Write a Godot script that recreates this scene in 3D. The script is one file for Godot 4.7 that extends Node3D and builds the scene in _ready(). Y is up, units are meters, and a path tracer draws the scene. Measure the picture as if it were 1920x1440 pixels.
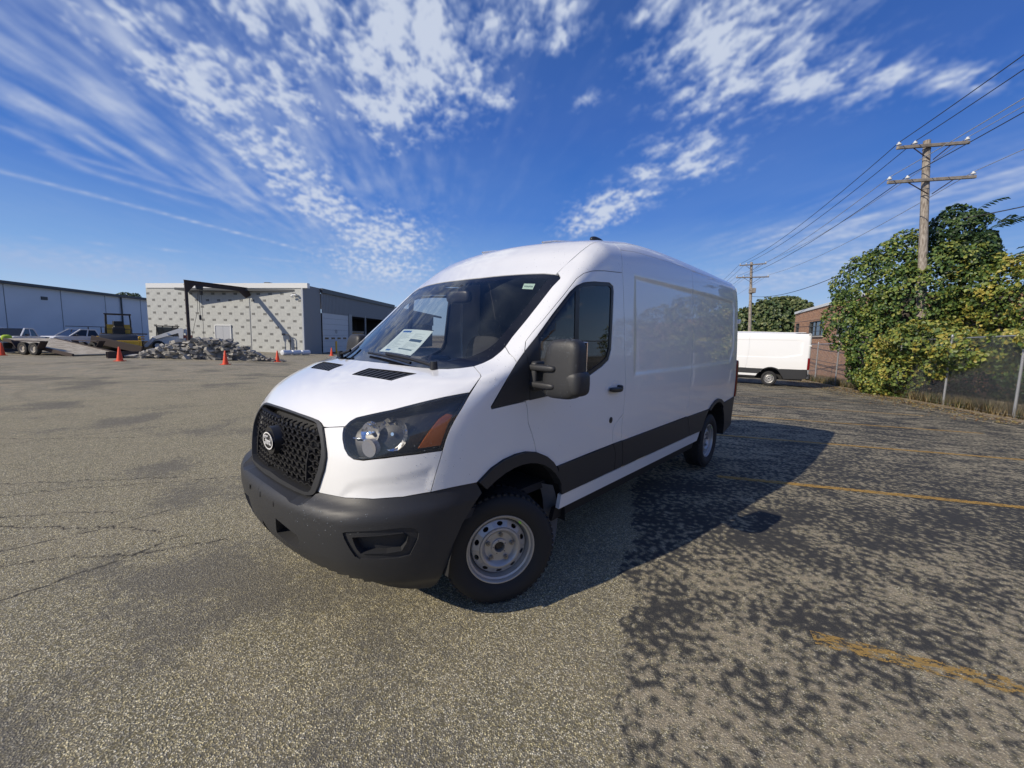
extends Node3D
# A parking lot with a white cargo van. World axes: x = towards the van's nose, y = up, z = towards the van's passenger side; metres.

var used_names := {}
var M := {}          # materials by name

# ------------------------------------------------------------------ mesh builder
class MB:
	var v := PackedVector3Array()
	var n := PackedVector3Array()
	var t := PackedVector2Array()
	var t2 := PackedVector2Array()
	var c := PackedColorArray()
	var use_c := false
	var use_t2 := false
	func tri(a: Vector3, b: Vector3, d: Vector3, na: Vector3, nb: Vector3, nd: Vector3, ta := Vector2(), tb := Vector2(), td := Vector2()) -> void:
		if (b - a).cross(d - a).dot(na + nb + nd) > 0.0:   # front faces run clockwise
			v.append(a); v.append(d); v.append(b)
			n.append(na); n.append(nd); n.append(nb)
			t.append(ta); t.append(td); t.append(tb)
		else:
			v.append(a); v.append(b); v.append(d)
			n.append(na); n.append(nb); n.append(nd)
			t.append(ta); t.append(tb); t.append(td)
	func quad(a: Vector3, b: Vector3, d: Vector3, e: Vector3, na: Vector3, nb: Vector3, nd: Vector3, ne: Vector3) -> void:
		tri(a, b, d, na, nb, nd)
		tri(a, d, e, na, nd, ne)
	func quadt(a: Vector3, b: Vector3, d: Vector3, e: Vector3, nn: Vector3, ta: Vector2, tb: Vector2, td: Vector2, te: Vector2) -> void:
		tri(a, b, d, nn, nn, nn, ta, tb, td)
		tri(a, d, e, nn, nn, nn, ta, td, te)
	func flat(a: Vector3, b: Vector3, d: Vector3, e: Vector3, out: Vector3) -> void:
		var nn := (b - a).cross(d - a)
		if nn.length_squared() < 1e-16:
			nn = (d - a).cross(e - a)
		nn = nn.normalized()
		if nn.dot(out) < 0.0:
			nn = -nn
		quad(a, b, d, e, nn, nn, nn, nn)
	func ftri(a: Vector3, b: Vector3, d: Vector3, out: Vector3) -> void:
		var nn := (b - a).cross(d - a).normalized()
		if nn.dot(out) < 0.0:
			nn = -nn
		tri(a, b, d, nn, nn, nn)
	# box with chamfered edges
	func box(xf: Transform3D, s: Vector3, bev := 0.0) -> void:
		var h := s * 0.5
		var bv := minf(bev, minf(h.x, minf(h.y, h.z)) * 0.9)
		var ctr := xf.origin
		for ax in 3:
			for sg in [-1.0, 1.0]:
				var u := (ax + 1) % 3
				var w := (ax + 2) % 3
				var q := []
				for k in [[-1, -1], [1, -1], [1, 1], [-1, 1]]:
					var p := Vector3()
					p[ax] = sg * h[ax]
					p[u] = k[0] * (h[u] - bv)
					p[w] = k[1] * (h[w] - bv)
					q.append(xf * p)
				var nn := Vector3()
				nn[ax] = sg
				flat(q[0], q[1], q[2], q[3], xf.basis * nn)
		if bv > 0.0:
			for ax in 3:
				var u := (ax + 1) % 3
				var w := (ax + 2) % 3
				for a in [-1.0, 1.0]:
					for b in [-1.0, 1.0]:
						var q := []
						for k in [[-1, 0], [1, 0], [1, 1], [-1, 1]]:
							var p := Vector3()
							p[ax] = k[0] * (h[ax] - bv)
							p[u] = a * (h[u] - (bv if k[1] == 0 else 0.0))
							p[w] = b * (h[w] - (bv if k[1] == 1 else 0.0))
							q.append(xf * p)
						var nn := Vector3()
						nn[u] = a
						nn[w] = b
						flat(q[0], q[1], q[2], q[3], xf.basis * nn)
			for a in [-1.0, 1.0]:
				for b in [-1.0, 1.0]:
					for d in [-1.0, 1.0]:
						var p0 := Vector3(a * h.x, b * (h.y - bv), d * (h.z - bv))
						var p1 := Vector3(a * (h.x - bv), b * h.y, d * (h.z - bv))
						var p2 := Vector3(a * (h.x - bv), b * (h.y - bv), d * h.z)
						ftri(xf * p0, xf * p1, xf * p2, xf.basis * Vector3(a, b, d))
	func bx(cx: float, cy: float, cz: float, sx: float, sy: float, sz: float, bev := 0.0) -> void:
		box(Transform3D(Basis(), Vector3(cx, cy, cz)), Vector3(sx, sy, sz), bev)
	# square bar from a to b
	func bar(a: Vector3, b: Vector3, w: float, h := -1.0, bev := 0.0) -> void:
		var d := b - a
		var l := d.length()
		if l < 1e-6:
			return
		var y := Vector3.UP if absf(d.y) < l * 0.95 else Vector3.RIGHT
		var bz := d / l
		var bxv := y.cross(bz).normalized()
		var by := bz.cross(bxv)
		box(Transform3D(Basis(bxv, by, bz), (a + b) * 0.5), Vector3(w, w if h < 0.0 else h, l), bev)
	func cyl(a: Vector3, b: Vector3, ra: float, rb: float, sides := 12, caps := true) -> void:
		var d := (b - a).normalized()
		var x := d.cross(Vector3.UP if absf(d.y) < 0.9 else Vector3.RIGHT).normalized()
		var y := d.cross(x)
		var sl := (ra - rb) / maxf((b - a).length(), 1e-6)
		for i in sides:
			var p := TAU * i / sides
			var q := TAU * (i + 1) / sides
			var np := x * cos(p) + y * sin(p)
			var nq := x * cos(q) + y * sin(q)
			var sp := (np + d * sl).normalized()
			var sq := (nq + d * sl).normalized()
			quad(a + np * ra, a + nq * ra, b + nq * rb, b + np * rb, sp, sq, sq, sp)
			if caps:
				if ra > 0.0:
					tri(a, a + np * ra, a + nq * ra, -d, -d, -d)
				if rb > 0.0:
					tri(b, b + np * rb, b + nq * rb, d, d, d)
	func tube(pts: Array, r: float, sides := 8) -> void:
		var rings := []
		var px := Vector3()
		for i in pts.size():
			var d: Vector3 = (pts[mini(i + 1, pts.size() - 1)] - pts[maxi(i - 1, 0)]).normalized()
			if i == 0:
				px = d.cross(Vector3.UP if absf(d.y) < 0.9 else Vector3.RIGHT).normalized()
			else:
				px = (px - d * px.dot(d)).normalized()
			var py := d.cross(px)
			var ring := []
			for k in sides:
				var an := TAU * k / sides
				ring.append(px * cos(an) + py * sin(an))
			rings.append(ring)
		for i in pts.size() - 1:
			for k in sides:
				var k2 := (k + 1) % sides
				var a: Vector3 = pts[i]
				var b: Vector3 = pts[i + 1]
				quad(a + rings[i][k] * r, a + rings[i][k2] * r, b + rings[i + 1][k2] * r, b + rings[i + 1][k] * r, rings[i][k], rings[i][k2], rings[i + 1][k2], rings[i + 1][k])
	# profile of [radius, height] turned about the y axis of xf; sharp where the profile bends more than 40 degrees
	func lathe(xf: Transform3D, prof: Array, sides := 32, a0 := 0.0, a1 := TAU) -> void:
		var m := prof.size()
		var ns := []
		for i in m - 1:
			var e: Vector2 = prof[i + 1] - prof[i]
			ns.append(Vector2(e.y, -e.x).normalized())
		for i in m - 1:
			var nA: Vector2 = ns[i]
			var nB: Vector2 = ns[i]
			if i > 0 and ns[i - 1].dot(ns[i]) > 0.76:
				nA = (ns[i - 1] + ns[i]).normalized()
			if i < m - 2 and ns[i + 1].dot(ns[i]) > 0.76:
				nB = (ns[i + 1] + ns[i]).normalized()
			for k in sides:
				var p := a0 + (a1 - a0) * k / sides
				var q := a0 + (a1 - a0) * (k + 1) / sides
				var P := Vector3(cos(p), 0, sin(p))
				var Q := Vector3(cos(q), 0, sin(q))
				var A: Vector2 = prof[i]
				var B: Vector2 = prof[i + 1]
				quad(xf * (P * A.x + Vector3.UP * A.y), xf * (Q * A.x + Vector3.UP * A.y), xf * (Q * B.x + Vector3.UP * B.y), xf * (P * B.x + Vector3.UP * B.y),
					xf.basis * (P * nA.x + Vector3.UP * nA.y), xf.basis * (Q * nA.x + Vector3.UP * nA.y), xf.basis * (Q * nB.x + Vector3.UP * nB.y), xf.basis * (P * nB.x + Vector3.UP * nB.y))
	# flat polygon (pts in the xy plane of xf) given thickness along z
	func prism(xf: Transform3D, pts: PackedVector2Array, z0: float, z1: float) -> void:
		var ix := Geometry2D.triangulate_polygon(pts)
		var nz := xf.basis.z.normalized()
		for i in range(0, ix.size(), 3):
			var a := pts[ix[i]]
			var b := pts[ix[i + 1]]
			var d := pts[ix[i + 2]]
			tri(xf * Vector3(a.x, a.y, z1), xf * Vector3(b.x, b.y, z1), xf * Vector3(d.x, d.y, z1), nz, nz, nz, a, b, d)
			tri(xf * Vector3(a.x, a.y, z0), xf * Vector3(b.x, b.y, z0), xf * Vector3(d.x, d.y, z0), -nz, -nz, -nz, a, b, d)
		var cw := Geometry2D.is_polygon_clockwise(pts)
		for i in pts.size():
			var a := pts[i]
			var b := pts[(i + 1) % pts.size()]
			var e := b - a
			var o := Vector3(e.y, -e.x, 0) * (-1.0 if cw else 1.0)
			flat(xf * Vector3(a.x, a.y, z0), xf * Vector3(b.x, b.y, z0), xf * Vector3(b.x, b.y, z1), xf * Vector3(a.x, a.y, z1), xf.basis * o)
	# ellipsoid with exponents (superquadric), for rounded housings
	func superq(xf: Transform3D, r: Vector3, e1: float, e2: float, nu := 24, nv := 16) -> void:
		var P := func(u: float, w: float) -> Vector3:
			var cw := signf(cos(w)) * pow(absf(cos(w)), e1)
			return Vector3(r.x * cw * signf(cos(u)) * pow(absf(cos(u)), e2), r.y * signf(sin(w)) * pow(absf(sin(w)), e1), r.z * cw * signf(sin(u)) * pow(absf(sin(u)), e2))
		var N := func(u: float, w: float) -> Vector3:
			var cw := signf(cos(w)) * pow(absf(cos(w)), 2.0 - e1)
			return (xf.basis * Vector3(cw * signf(cos(u)) * pow(absf(cos(u)), 2.0 - e2) / r.x, signf(sin(w)) * pow(absf(sin(w)), 2.0 - e1) / r.y, cw * signf(sin(u)) * pow(absf(sin(u)), 2.0 - e2) / r.z)).normalized()
		for i in nu:
			for j in nv:
				var u0 := TAU * i / nu
				var u1 := TAU * (i + 1) / nu
				var w0 := -PI / 2 + PI * j / nv
				var w1 := -PI / 2 + PI * (j + 1) / nv
				quad(xf * P.call(u0, w0), xf * P.call(u1, w0), xf * P.call(u1, w1), xf * P.call(u0, w1), N.call(u0, w0), N.call(u1, w0), N.call(u1, w1), N.call(u0, w1))
	func add_mirrored() -> void:   # adds the mirror image across z = 0
		for i in range(0, v.size(), 3):
			for k in [0, 2, 1]:
				var p := v[i + k]
				var q := n[i + k]
				v.append(Vector3(p.x, p.y, -p.z))
				n.append(Vector3(q.x, q.y, -q.z))
				t.append(t[i + k])
	func mirrored() -> MB:
		var o := MB.new()
		for i in range(0, v.size(), 3):
			for k in [0, 2, 1]:
				var p := v[i + k]
				var q := n[i + k]
				o.v.append(Vector3(p.x, p.y, -p.z))
				o.n.append(Vector3(q.x, q.y, -q.z))
				o.t.append(t[i + k])
		return o
	func mesh() -> ArrayMesh:
		var a := []
		a.resize(Mesh.ARRAY_MAX)
		a[Mesh.ARRAY_VERTEX] = v
		a[Mesh.ARRAY_NORMAL] = n
		a[Mesh.ARRAY_TEX_UV] = t
		if use_c:
			a[Mesh.ARRAY_COLOR] = c
		if use_t2:
			a[Mesh.ARRAY_TEX_UV2] = t2
		var m := ArrayMesh.new()
		if v.size() > 0:
			m.add_surface_from_arrays(Mesh.PRIMITIVE_TRIANGLES, a)
		return m

# ------------------------------------------------------------------ scene helpers
func numbered(called: String) -> String:
	var k: int = used_names.get(called, 0)
	used_names[called] = k + 1
	return called if k == 0 else "%s_%03d" % [called, k]

func tag(o: Node, label := "", category := "", group := "", kind := "") -> void:
	if label: o.set_meta("label", label)
	if category: o.set_meta("category", category)
	if group: o.set_meta("group", group)
	if kind: o.set_meta("kind", kind)

func thing(called: String, label: String, category: String, at := Vector3(), turn := 0.0, group := "") -> Node3D:
	var o := Node3D.new()
	o.name = numbered(called)
	add_child(o)
	o.position = at
	o.rotation.y = turn
	tag(o, label, category, group)
	return o

func part(called: String, mb: MB, mat: Material, parent: Node = null) -> MeshInstance3D:
	return put(called, mb.mesh(), mat, parent)

func put(called: String, mesh: Mesh, mat: Material, parent: Node = null) -> MeshInstance3D:
	var o := MeshInstance3D.new()
	o.mesh = mesh
	o.material_override = mat
	if parent == null:
		o.name = numbered(called)
		add_child(o)
	else:
		var k := 0
		var nm := called
		while parent.has_node(NodePath(nm)):
			k += 1
			nm = "%s_%03d" % [called, k]
		o.name = nm
		parent.add_child(o)
	return o

func lin(r: float, g: float, b: float, a := 1.0) -> Color:
	return Color(r, g, b, a).linear_to_srgb()

func mat(called: String, col: Color, rough := 0.6, metal := 0.0) -> StandardMaterial3D:
	var m := StandardMaterial3D.new()
	m.resource_name = called
	m.albedo_color = col
	m.roughness = rough
	m.metallic = metal
	M[called] = m
	return m

func noise(sd: int, freq: float, oct := 4, type := FastNoiseLite.TYPE_SIMPLEX_SMOOTH) -> FastNoiseLite:
	var f := FastNoiseLite.new()
	f.seed = sd
	f.frequency = freq
	f.noise_type = type
	f.fractal_octaves = oct
	f.fractal_type = FastNoiseLite.FRACTAL_FBM if oct > 1 else FastNoiseLite.FRACTAL_NONE
	return f

# noise picture as bytes, 0..255
func nbytes(f: FastNoiseLite, w: int, h: int, seamless := false) -> PackedByteArray:
	var im: Image = f.get_seamless_image(w, h, false, false, 0.1, true) if seamless else f.get_image(w, h, false, false, true)
	im.convert(Image.FORMAT_L8)
	return im.get_data()

# a noisy two-tone texture for surfaces: mixes colour a and b (linear) by fractal noise
func mottled(a: Color, b: Color, freq: float, sd: int, size := 256, contrast := 1.6) -> ImageTexture:
	var d := nbytes(noise(sd, freq, 5), size, size, true)
	var out := PackedByteArray()
	out.resize(size * size * 3)
	var pal := []
	for i in 256:
		pal.append(a.lerp(b, clampf((i / 255.0 - 0.5) * contrast + 0.5, 0, 1)).linear_to_srgb())
	for i in size * size:
		var c: Color = pal[d[i]]
		out[i * 3] = int(c.r * 255)
		out[i * 3 + 1] = int(c.g * 255)
		out[i * 3 + 2] = int(c.b * 255)
	return ImageTexture.create_from_image(Image.create_from_data(size, size, false, Image.FORMAT_RGB8, out))

func tri_tex(m: StandardMaterial3D, tex: Texture2D, per_metre: float) -> void:
	m.albedo_texture = tex
	m.albedo_color = Color.WHITE
	m.uv1_triplanar = true
	m.uv1_world_triplanar = true
	m.uv1_scale = Vector3.ONE * per_metre

# ground height: flat where the van stands, falling gently behind it
func gy(x: float, z: float) -> float:
	var t := -x - 2.5
	return -0.028 * minf(t * t / (t + 1.0), 38.0) if t > 0.0 else 0.0

func on(x: float, z: float, up := 0.0) -> Vector3:
	return Vector3(x, gy(x, z) + up, z)

# ------------------------------------------------------------------ the scene
func _ready() -> void:
	# camera
	var cam := Camera3D.new()
	cam.name = "camera"
	add_child(cam)
	var f := Vector3(-0.74200, -0.11221, 0.66096).normalized()
	cam.transform = Transform3D(cam_basis(), Vector3(1.84909, 1.65384, -2.57416))
	cam.fov = rad_to_deg(2.0 * atan(720.0 / 778.27))
	cam.near = 0.05
	cam.far = 900.0
	cam.current = true
	# sky, sun, exposure
	var we := WorldEnvironment.new()
	we.name = "environment"
	var e := Environment.new()
	e.background_mode = Environment.BG_SKY
	var sky := Sky.new()
	var ps := PanoramaSkyMaterial.new()
	ps.panorama = make_sky(2048)
	sky.sky_material = ps
	e.sky = sky
	e.tonemap_mode = Environment.TONE_MAPPER_LINEAR
	e.tonemap_exposure = 1.0
	e.sdfgi_enabled = true
	e.ssao_enabled = true
	e.ssil_enabled = true
	we.environment = e
	add_child(we)
	var sun := DirectionalLight3D.new()
	sun.name = "sun"
	sun.light_energy = 1.35
	sun.light_color = Color(1.0, 0.955, 0.88)
	sun.light_angular_distance = 0.5
	sun.shadow_enabled = true
	add_child(sun)
	var to_sun := Vector3(1.55, 1.0, 0.42).normalized()
	sun.look_at_from_position(to_sun * 60.0, Vector3.ZERO)
	make_materials()
	build_ground()
	build_left_buildings()
	build_right_side()
	build_behind()
	build_yard_things()
	build_vans()

func cam_basis() -> Basis:
	var yaw := deg_to_rad(41.69390669)
	var pitch := deg_to_rad(6.44274849)
	var roll := deg_to_rad(1.2624318)
	var f := Vector3(-cos(yaw) * cos(pitch), -sin(pitch), sin(yaw) * cos(pitch))
	var r := f.cross(Vector3.UP).normalized()
	var u := r.cross(f)
	var r2 := r * cos(roll) + u * sin(roll)
	var u2 := u * cos(roll) - r * sin(roll)
	return Basis(r2, u2, -f)

# ------------------------------------------------------------------ sky: blue air and a layer of broken high cloud, laid out on a flat layer above the lot
func make_sky(w: int) -> ImageTexture:
	var h := w / 2
	var half := h / 2
	var data := PackedFloat32Array()
	data.resize(w * h * 3)
	var ramp := [[0.0, 0.45, 0.60, 0.80], [3.0, 0.40, 0.57, 0.80], [8.0, 0.21, 0.395, 0.735], [15.0, 0.066, 0.205, 0.61], [25.0, 0.034, 0.127, 0.465], [36.0, 0.026, 0.094, 0.345], [55.0, 0.021, 0.075, 0.29], [90.0, 0.018, 0.066, 0.26]]
	var puff := noise(11, 1.0, 5)
	puff.fractal_gain = 0.55
	var cell := noise(12, 1.0, 3)
	var big := noise(13, 1.0, 3)
	var wisp := noise(14, 1.0, 4)
	# cloud patches on the layer: u along the wind, v across, half lengths, strength, 1 = thin and streaky
	var blobs := [[1.45, 1.15, 0.8, 0.30, 0.85, 1], [2.0, 0.98, 0.65, 0.30, 1.0, 0], [2.75, 0.92, 0.8, 0.34, 0.95, 0], [3.6, 0.92, 0.9, 0.36, 1.05, 0], [4.7, 0.55, 1.3, 0.60, 1.05, 0], [7.0, 0.8, 2.6, 1.0, 0.95, 0], [9.5, 1.2, 3.5, 1.6, 0.9, 1],
		[1.62, 0.10, 0.55, 0.34, 1.2, 0], [2.02, 0.24, 0.40, 0.28, 1.05, 0], [1.50, 0.48, 0.5, 0.34, 0.9, 0], [2.0, 0.66, 0.45, 0.24, 0.95, 0], [1.45, -0.2, 0.3, 0.14, 0.85, 0], [1.86, -0.25, 0.14, 0.09, 0.95, 0], [1.47, -0.42, 0.12, 0.08, 0.85, 0], [1.34, -0.33, 0.15, 0.12, 0.9, 0],
		[2.6, 0.9, 1.8, 1.0, 0.62, 1], [3.3, 1.4, 1.1, 0.32, 0.85, 1], [1.95, 1.45, 0.9, 0.34, 0.9, 1], [2.6, 1.8, 0.8, 0.24, 0.7, 1], [4.6, 1.0, 2.0, 0.9, 0.6, 1], [2.45, 0.25, 0.2, 0.12, 0.7, 0],
		[1.3, -0.66, 0.13, 0.08, 0.85, 0], [1.40, -0.92, 0.26, 0.24, 1.05, 0], [1.46, -1.15, 0.24, 0.26, 1.05, 0], [1.5, -1.4, 0.22, 0.26, 0.95, 0], [1.22, -0.95, 0.24, 0.26, 0.95, 0], [1.44, -1.66, 0.18, 0.26, 0.9, 0], [1.36, -1.95, 0.14, 0.26, 0.75, 0], [1.68, -1.1, 0.2, 0.2, 0.85, 0], [1.9, -1.25, 0.3, 0.22, 0.6, 0],
		[2.42, -1.24, 0.16, 0.15, 1.05, 0], [2.3, -1.45, 0.22, 0.28, 0.95, 0], [2.12, -1.32, 0.28, 0.28, 0.75, 0], [3.3, -1.30, 0.8, 0.27, 1.1, 0], [2.85, -1.38, 0.35, 0.17, 0.9, 0], [1.8, -0.62, 0.08, 0.05, 0.8, 0],
		[3.4, -3.6, 1.1, 0.9, 0.85, 1], [2.2, -3.3, 0.8, 0.6, 0.8, 1], [6.0, -5.6, 2.6, 2.0, 0.9, 1], [4.2, -4.6, 1.2, 0.9, 0.8, 1], [9.0, 5.9, 3.5, 1.5, 0.95, 1], [7.6, 5.0, 1.6, 1.2, 0.8, 1], [12.0, 2.5, 5.0, 3.0, 0.7, 1]]
	var trails := [[3.30, 2.85, 5.75, 1.52, 0.05, 0.75], [5.5, 5.3, 6.6, 1.75, 0.10, 0.7], [2.95, 2.15, 3.75, 1.55, 0.05, 0.5], [3.25, 2.2, 3.9, 1.85, 0.06, 0.5]]
	var nb := blobs.size()
	for row in half:
		var el := PI / 2 - PI * (row + 0.5) / h
		var deg := rad_to_deg(el)
		var k := 0
		while k < ramp.size() - 2 and ramp[k + 1][0] < deg:
			k += 1
		var q: float = clampf((deg - ramp[k][0]) / (ramp[k + 1][0] - ramp[k][0]), 0, 1)
		var base := Color(lerpf(ramp[k][1], ramp[k + 1][1], q), lerpf(ramp[k][2], ramp[k + 1][2], q), lerpf(ramp[k][3], ramp[k + 1][3], q))
		var iy := 1.0 / tan(maxf(el, 0.02))
		var low := smoothstep(2.0, 9.0, deg)
		for col in w:
			var ar := TAU * (col + 0.5) / w - PI / 2
			var dx := cos(ar) * iy
			var dz := sin(ar) * iy
			var u := -0.616 * dx + 0.788 * dz
			var v := 0.788 * dx + 0.616 * dz
			var cov := 0.0
			var thin := 0.0
			if u > 0.75 and absf(v) < 8.0:
				for b in nb:
					var B: Array = blobs[b]
					var a0: float = (u - B[0]) / B[2]
					if a0 > 2.0 or a0 < -2.0:
						continue
					var a1: float = (v - B[1]) / B[3]
					var rr := a0 * a0 + a1 * a1
					if rr > 4.0:
						continue
					var g: float = B[4] * exp(-rr * 0.9)
					if B[5] == 1:
						thin = maxf(thin, g)
					else:
						cov = maxf(cov, g)
			else:   # the rest of the sky carries the same kind of cloud
				var gb := big.get_noise_2d(u * 0.7 + 40.0, v * 1.1)
				cov = smoothstep(0.08, 0.45, gb) * 0.9
				thin = smoothstep(0.05, 0.5, big.get_noise_2d(u * 0.35 - 20.0, v * 1.3 + 9.0)) * 0.7
			var cl := 0.0
			if cov > 0.03:
				var n1 := puff.get_noise_2d(u * 4.2, v * 6.4)
				var n2 := cell.get_noise_2d(u * 10.0 + 5.0 + n1 * 1.5, v * 14.0)
				var n5 := cell.get_noise_2d(u * 27.0, v * 36.0 + 7.0)
				cl = smoothstep(-0.30, 1.05, cov * 1.15 + n1 * 0.95 + n2 * 0.55 + n5 * 0.25 - 0.50) * clampf(cov * 1.5, 0.0, 1.0) * 0.98
			if thin > 0.03:
				var n3 := wisp.get_noise_2d(u * 0.9, v * 6.5)
				var n4 := puff.get_noise_2d(u * 2.0 + 9.0, v * 5.0)
				cl = maxf(cl, smoothstep(-0.25, 1.25, thin + n3 * 0.7 + n4 * 0.5 - 0.18) * 0.78 * clampf(thin * 1.6, 0.0, 1.0))
			if u > 2.0 and v > 1.0 and v < 6.0:
				for T in trails:
					if u < T[0] - 0.3 or u > T[2] + 0.2:
						continue
					var s: float = clampf((u - T[0]) / (T[2] - T[0]), 0, 1)
					var dv: float = absf(v - lerpf(T[1], T[3], s)) / T[4] / (1.0 + 0.3 * wisp.get_noise_2d(u * 5.0, v * 5.0))
					if dv < 2.5:
						cl = maxf(cl, T[5] * exp(-dv * dv) * (0.75 + 0.5 * puff.get_noise_2d(u * 8.0, v * 8.0)) * smoothstep(T[2] + 0.2, T[2] - 0.2, u))
			# faint general veil
			cl = 1.0 - (1.0 - cl) * (1.0 - clampf(0.05 + 0.06 * wisp.get_noise_2d(u * 0.6 + 3.0, v * 0.9), 0.0, 1.0))
			cl *= lerpf(0.35, 1.0, low)
			var cc := Color(0.42, 0.52, 0.76).lerp(Color(0.64, 0.71, 0.85), smoothstep(0.35, 1.0, cl)) * 0.94
			var p := base.lerp(cc, clampf(cl, 0.0, 0.93))
			var i := (row * w + col) * 3
			data[i] = p.r
			data[i + 1] = p.g
			data[i + 2] = p.b
	for i in range(half * w * 3, w * h * 3, 3):
		data[i] = 0.20
		data[i + 1] = 0.19
		data[i + 2] = 0.17
	return ImageTexture.create_from_image(Image.create_from_data(w, h, false, Image.FORMAT_RGBF, data.to_byte_array()))

# ------------------------------------------------------------------ materials
func make_materials() -> void:
	var m := mat("white_paint", lin(0.84, 0.845, 0.84), 0.32)
	m.clearcoat_enabled = true
	m.clearcoat = 1.0
	m.clearcoat_roughness = 0.02
	m = mat("textured_plastic", lin(0.030, 0.031, 0.034), 0.5)
	m.heightmap_enabled = true
	m.heightmap_texture = ImageTexture.create_from_image(grain_image(256, 0.45, 5))
	m.heightmap_scale = 0.06
	m.uv1_triplanar = true
	m.uv1_scale = Vector3.ONE * 6.0
	mat("black_gloss", lin(0.008, 0.008, 0.010), 0.08)
	mat("black_dull", lin(0.012, 0.012, 0.013), 0.7)
	mat("black_satin", lin(0.018, 0.018, 0.020), 0.38)
	mat("rubber", lin(0.018, 0.018, 0.019), 0.75)
	mat("wheel_silver", lin(0.46, 0.455, 0.445), 0.42, 0.55)
	mat("chrome", lin(0.86, 0.86, 0.88), 0.06, 1.0)
	mat("bolt", lin(0.30, 0.29, 0.28), 0.35, 0.8)
	mat("amber", lin(0.26, 0.065, 0.012), 0.2)
	mat("red_lens", lin(0.16, 0.006, 0.008), 0.12)
	mat("white_print", lin(0.82, 0.82, 0.82), 0.4)
	mat("liner_grey", lin(0.20, 0.20, 0.21), 0.6)
	mat("headliner", lin(0.28, 0.28, 0.28), 0.9)
	mat("seat_cloth", lin(0.035, 0.036, 0.04), 0.9)
	mat("dash", lin(0.03, 0.031, 0.034), 0.6)
	m = mat("windshield", Color(0.05, 0.09, 0.10, 0.22), 0.0)
	m.transparency = BaseMaterial3D.TRANSPARENCY_ALPHA
	m = mat("tinted", Color(0.02, 0.025, 0.03, 0.30), 0.0)
	m.transparency = BaseMaterial3D.TRANSPARENCY_ALPHA
	m = mat("clear_lens", Color(0.7, 0.75, 0.8, 0.04), 0.0)
	m.transparency = BaseMaterial3D.TRANSPARENCY_ALPHA
	m = mat("window_glass", Color(0.03, 0.04, 0.045, 0.75), 0.03)
	m = mat("cone_orange", lin(0.78, 0.075, 0.018), 0.45)
	mat("steel_brown", lin(0.045, 0.030, 0.026), 0.7)
	mat("galvanised", lin(0.42, 0.43, 0.44), 0.45, 0.5)
	mat("machine_yellow", lin(0.72, 0.42, 0.035), 0.4)
	mat("machine_black", lin(0.02, 0.02, 0.022), 0.5)
	mat("drum_steel", lin(0.07, 0.072, 0.075), 0.35, 0.6)
	mat("loader_white", lin(0.72, 0.72, 0.70), 0.45)
	mat("loader_red", lin(0.22, 0.03, 0.03), 0.5)
	mat("truck_white", lin(0.74, 0.75, 0.76), 0.3)
	mat("truck_dark", lin(0.05, 0.055, 0.06), 0.3)
	mat("auto_glass", lin(0.02, 0.024, 0.028), 0.05)
	mat("lime_vest", lin(0.45, 0.62, 0.05), 0.8)
	mat("wire_dark", lin(0.03, 0.03, 0.032), 0.5)
	mat("wire_bright", lin(0.55, 0.56, 0.58), 0.35, 0.6)
	mat("porcelain", lin(0.70, 0.72, 0.74), 0.25)
	mat("trim_dark", lin(0.06, 0.065, 0.07), 0.5)
	mat("trim_light", lin(0.70, 0.71, 0.70), 0.5)
	mat("door_grey", lin(0.42, 0.44, 0.47), 0.5)
	mat("overhead_door", lin(0.50, 0.51, 0.52), 0.5)
	mat("siding", lin(0.20, 0.21, 0.225), 0.45, 0.1)
	mat("sign_red", lin(0.30, 0.02, 0.02), 0.4)
	mat("plywood", lin(0.42, 0.27, 0.12), 0.8)
	mat("tarp_white", lin(0.66, 0.68, 0.72), 0.4)
	mat("stone_trim", lin(0.40, 0.37, 0.32), 0.8)
	mat("frame_white", lin(0.75, 0.75, 0.73), 0.5)
	m = mat("pole_wood", Color.WHITE, 0.85)
	tri_tex(m, mottled(Color(0.16, 0.13, 0.105), Color(0.40, 0.36, 0.31), 0.03, 31, 256, 2.0), 0.8)
	m.uv1_scale = Vector3(2.2, 0.35, 2.2)
	m = mat("wood_weathered", Color.WHITE, 0.85)
	tri_tex(m, mottled(Color(0.20, 0.17, 0.14), Color(0.36, 0.32, 0.27), 0.03, 32, 128, 2.0), 1.0)
	m = mat("deck_wood", Color.WHITE, 0.85)
	tri_tex(m, mottled(Color(0.38, 0.32, 0.23), Color(0.58, 0.52, 0.40), 0.02, 33, 128, 1.8), 0.7)
	m = mat("sheathing", Color.WHITE, 0.7)
	tri_tex(m, mottled(Color(0.42, 0.43, 0.41), Color(0.50, 0.51, 0.48), 0.02, 34, 256, 1.5), 0.25)
	m = mat("panel_wall", Color.WHITE, 0.6)
	tri_tex(m, mottled(Color(0.66, 0.68, 0.70), Color(0.74, 0.76, 0.78), 0.012, 35, 256, 1.4), 0.08)
	m = mat("soil", Color.WHITE, 0.95)
	tri_tex(m, mottled(Color(0.012, 0.011, 0.010), Color(0.045, 0.038, 0.032), 0.05, 36, 128, 2.0), 1.0)
	m = mat("concrete_chunk", Color.WHITE, 0.9)
	tri_tex(m, mottled(Color(0.22, 0.21, 0.19), Color(0.46, 0.44, 0.40), 0.03, 37, 128, 2.0), 0.7)
	m = mat("concrete_dark", Color.WHITE, 0.9)
	tri_tex(m, mottled(Color(0.10, 0.10, 0.10), Color(0.25, 0.24, 0.22), 0.03, 38, 128, 2.0), 0.7)
	m = mat("dry_dirt", Color.WHITE, 0.95)
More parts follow.
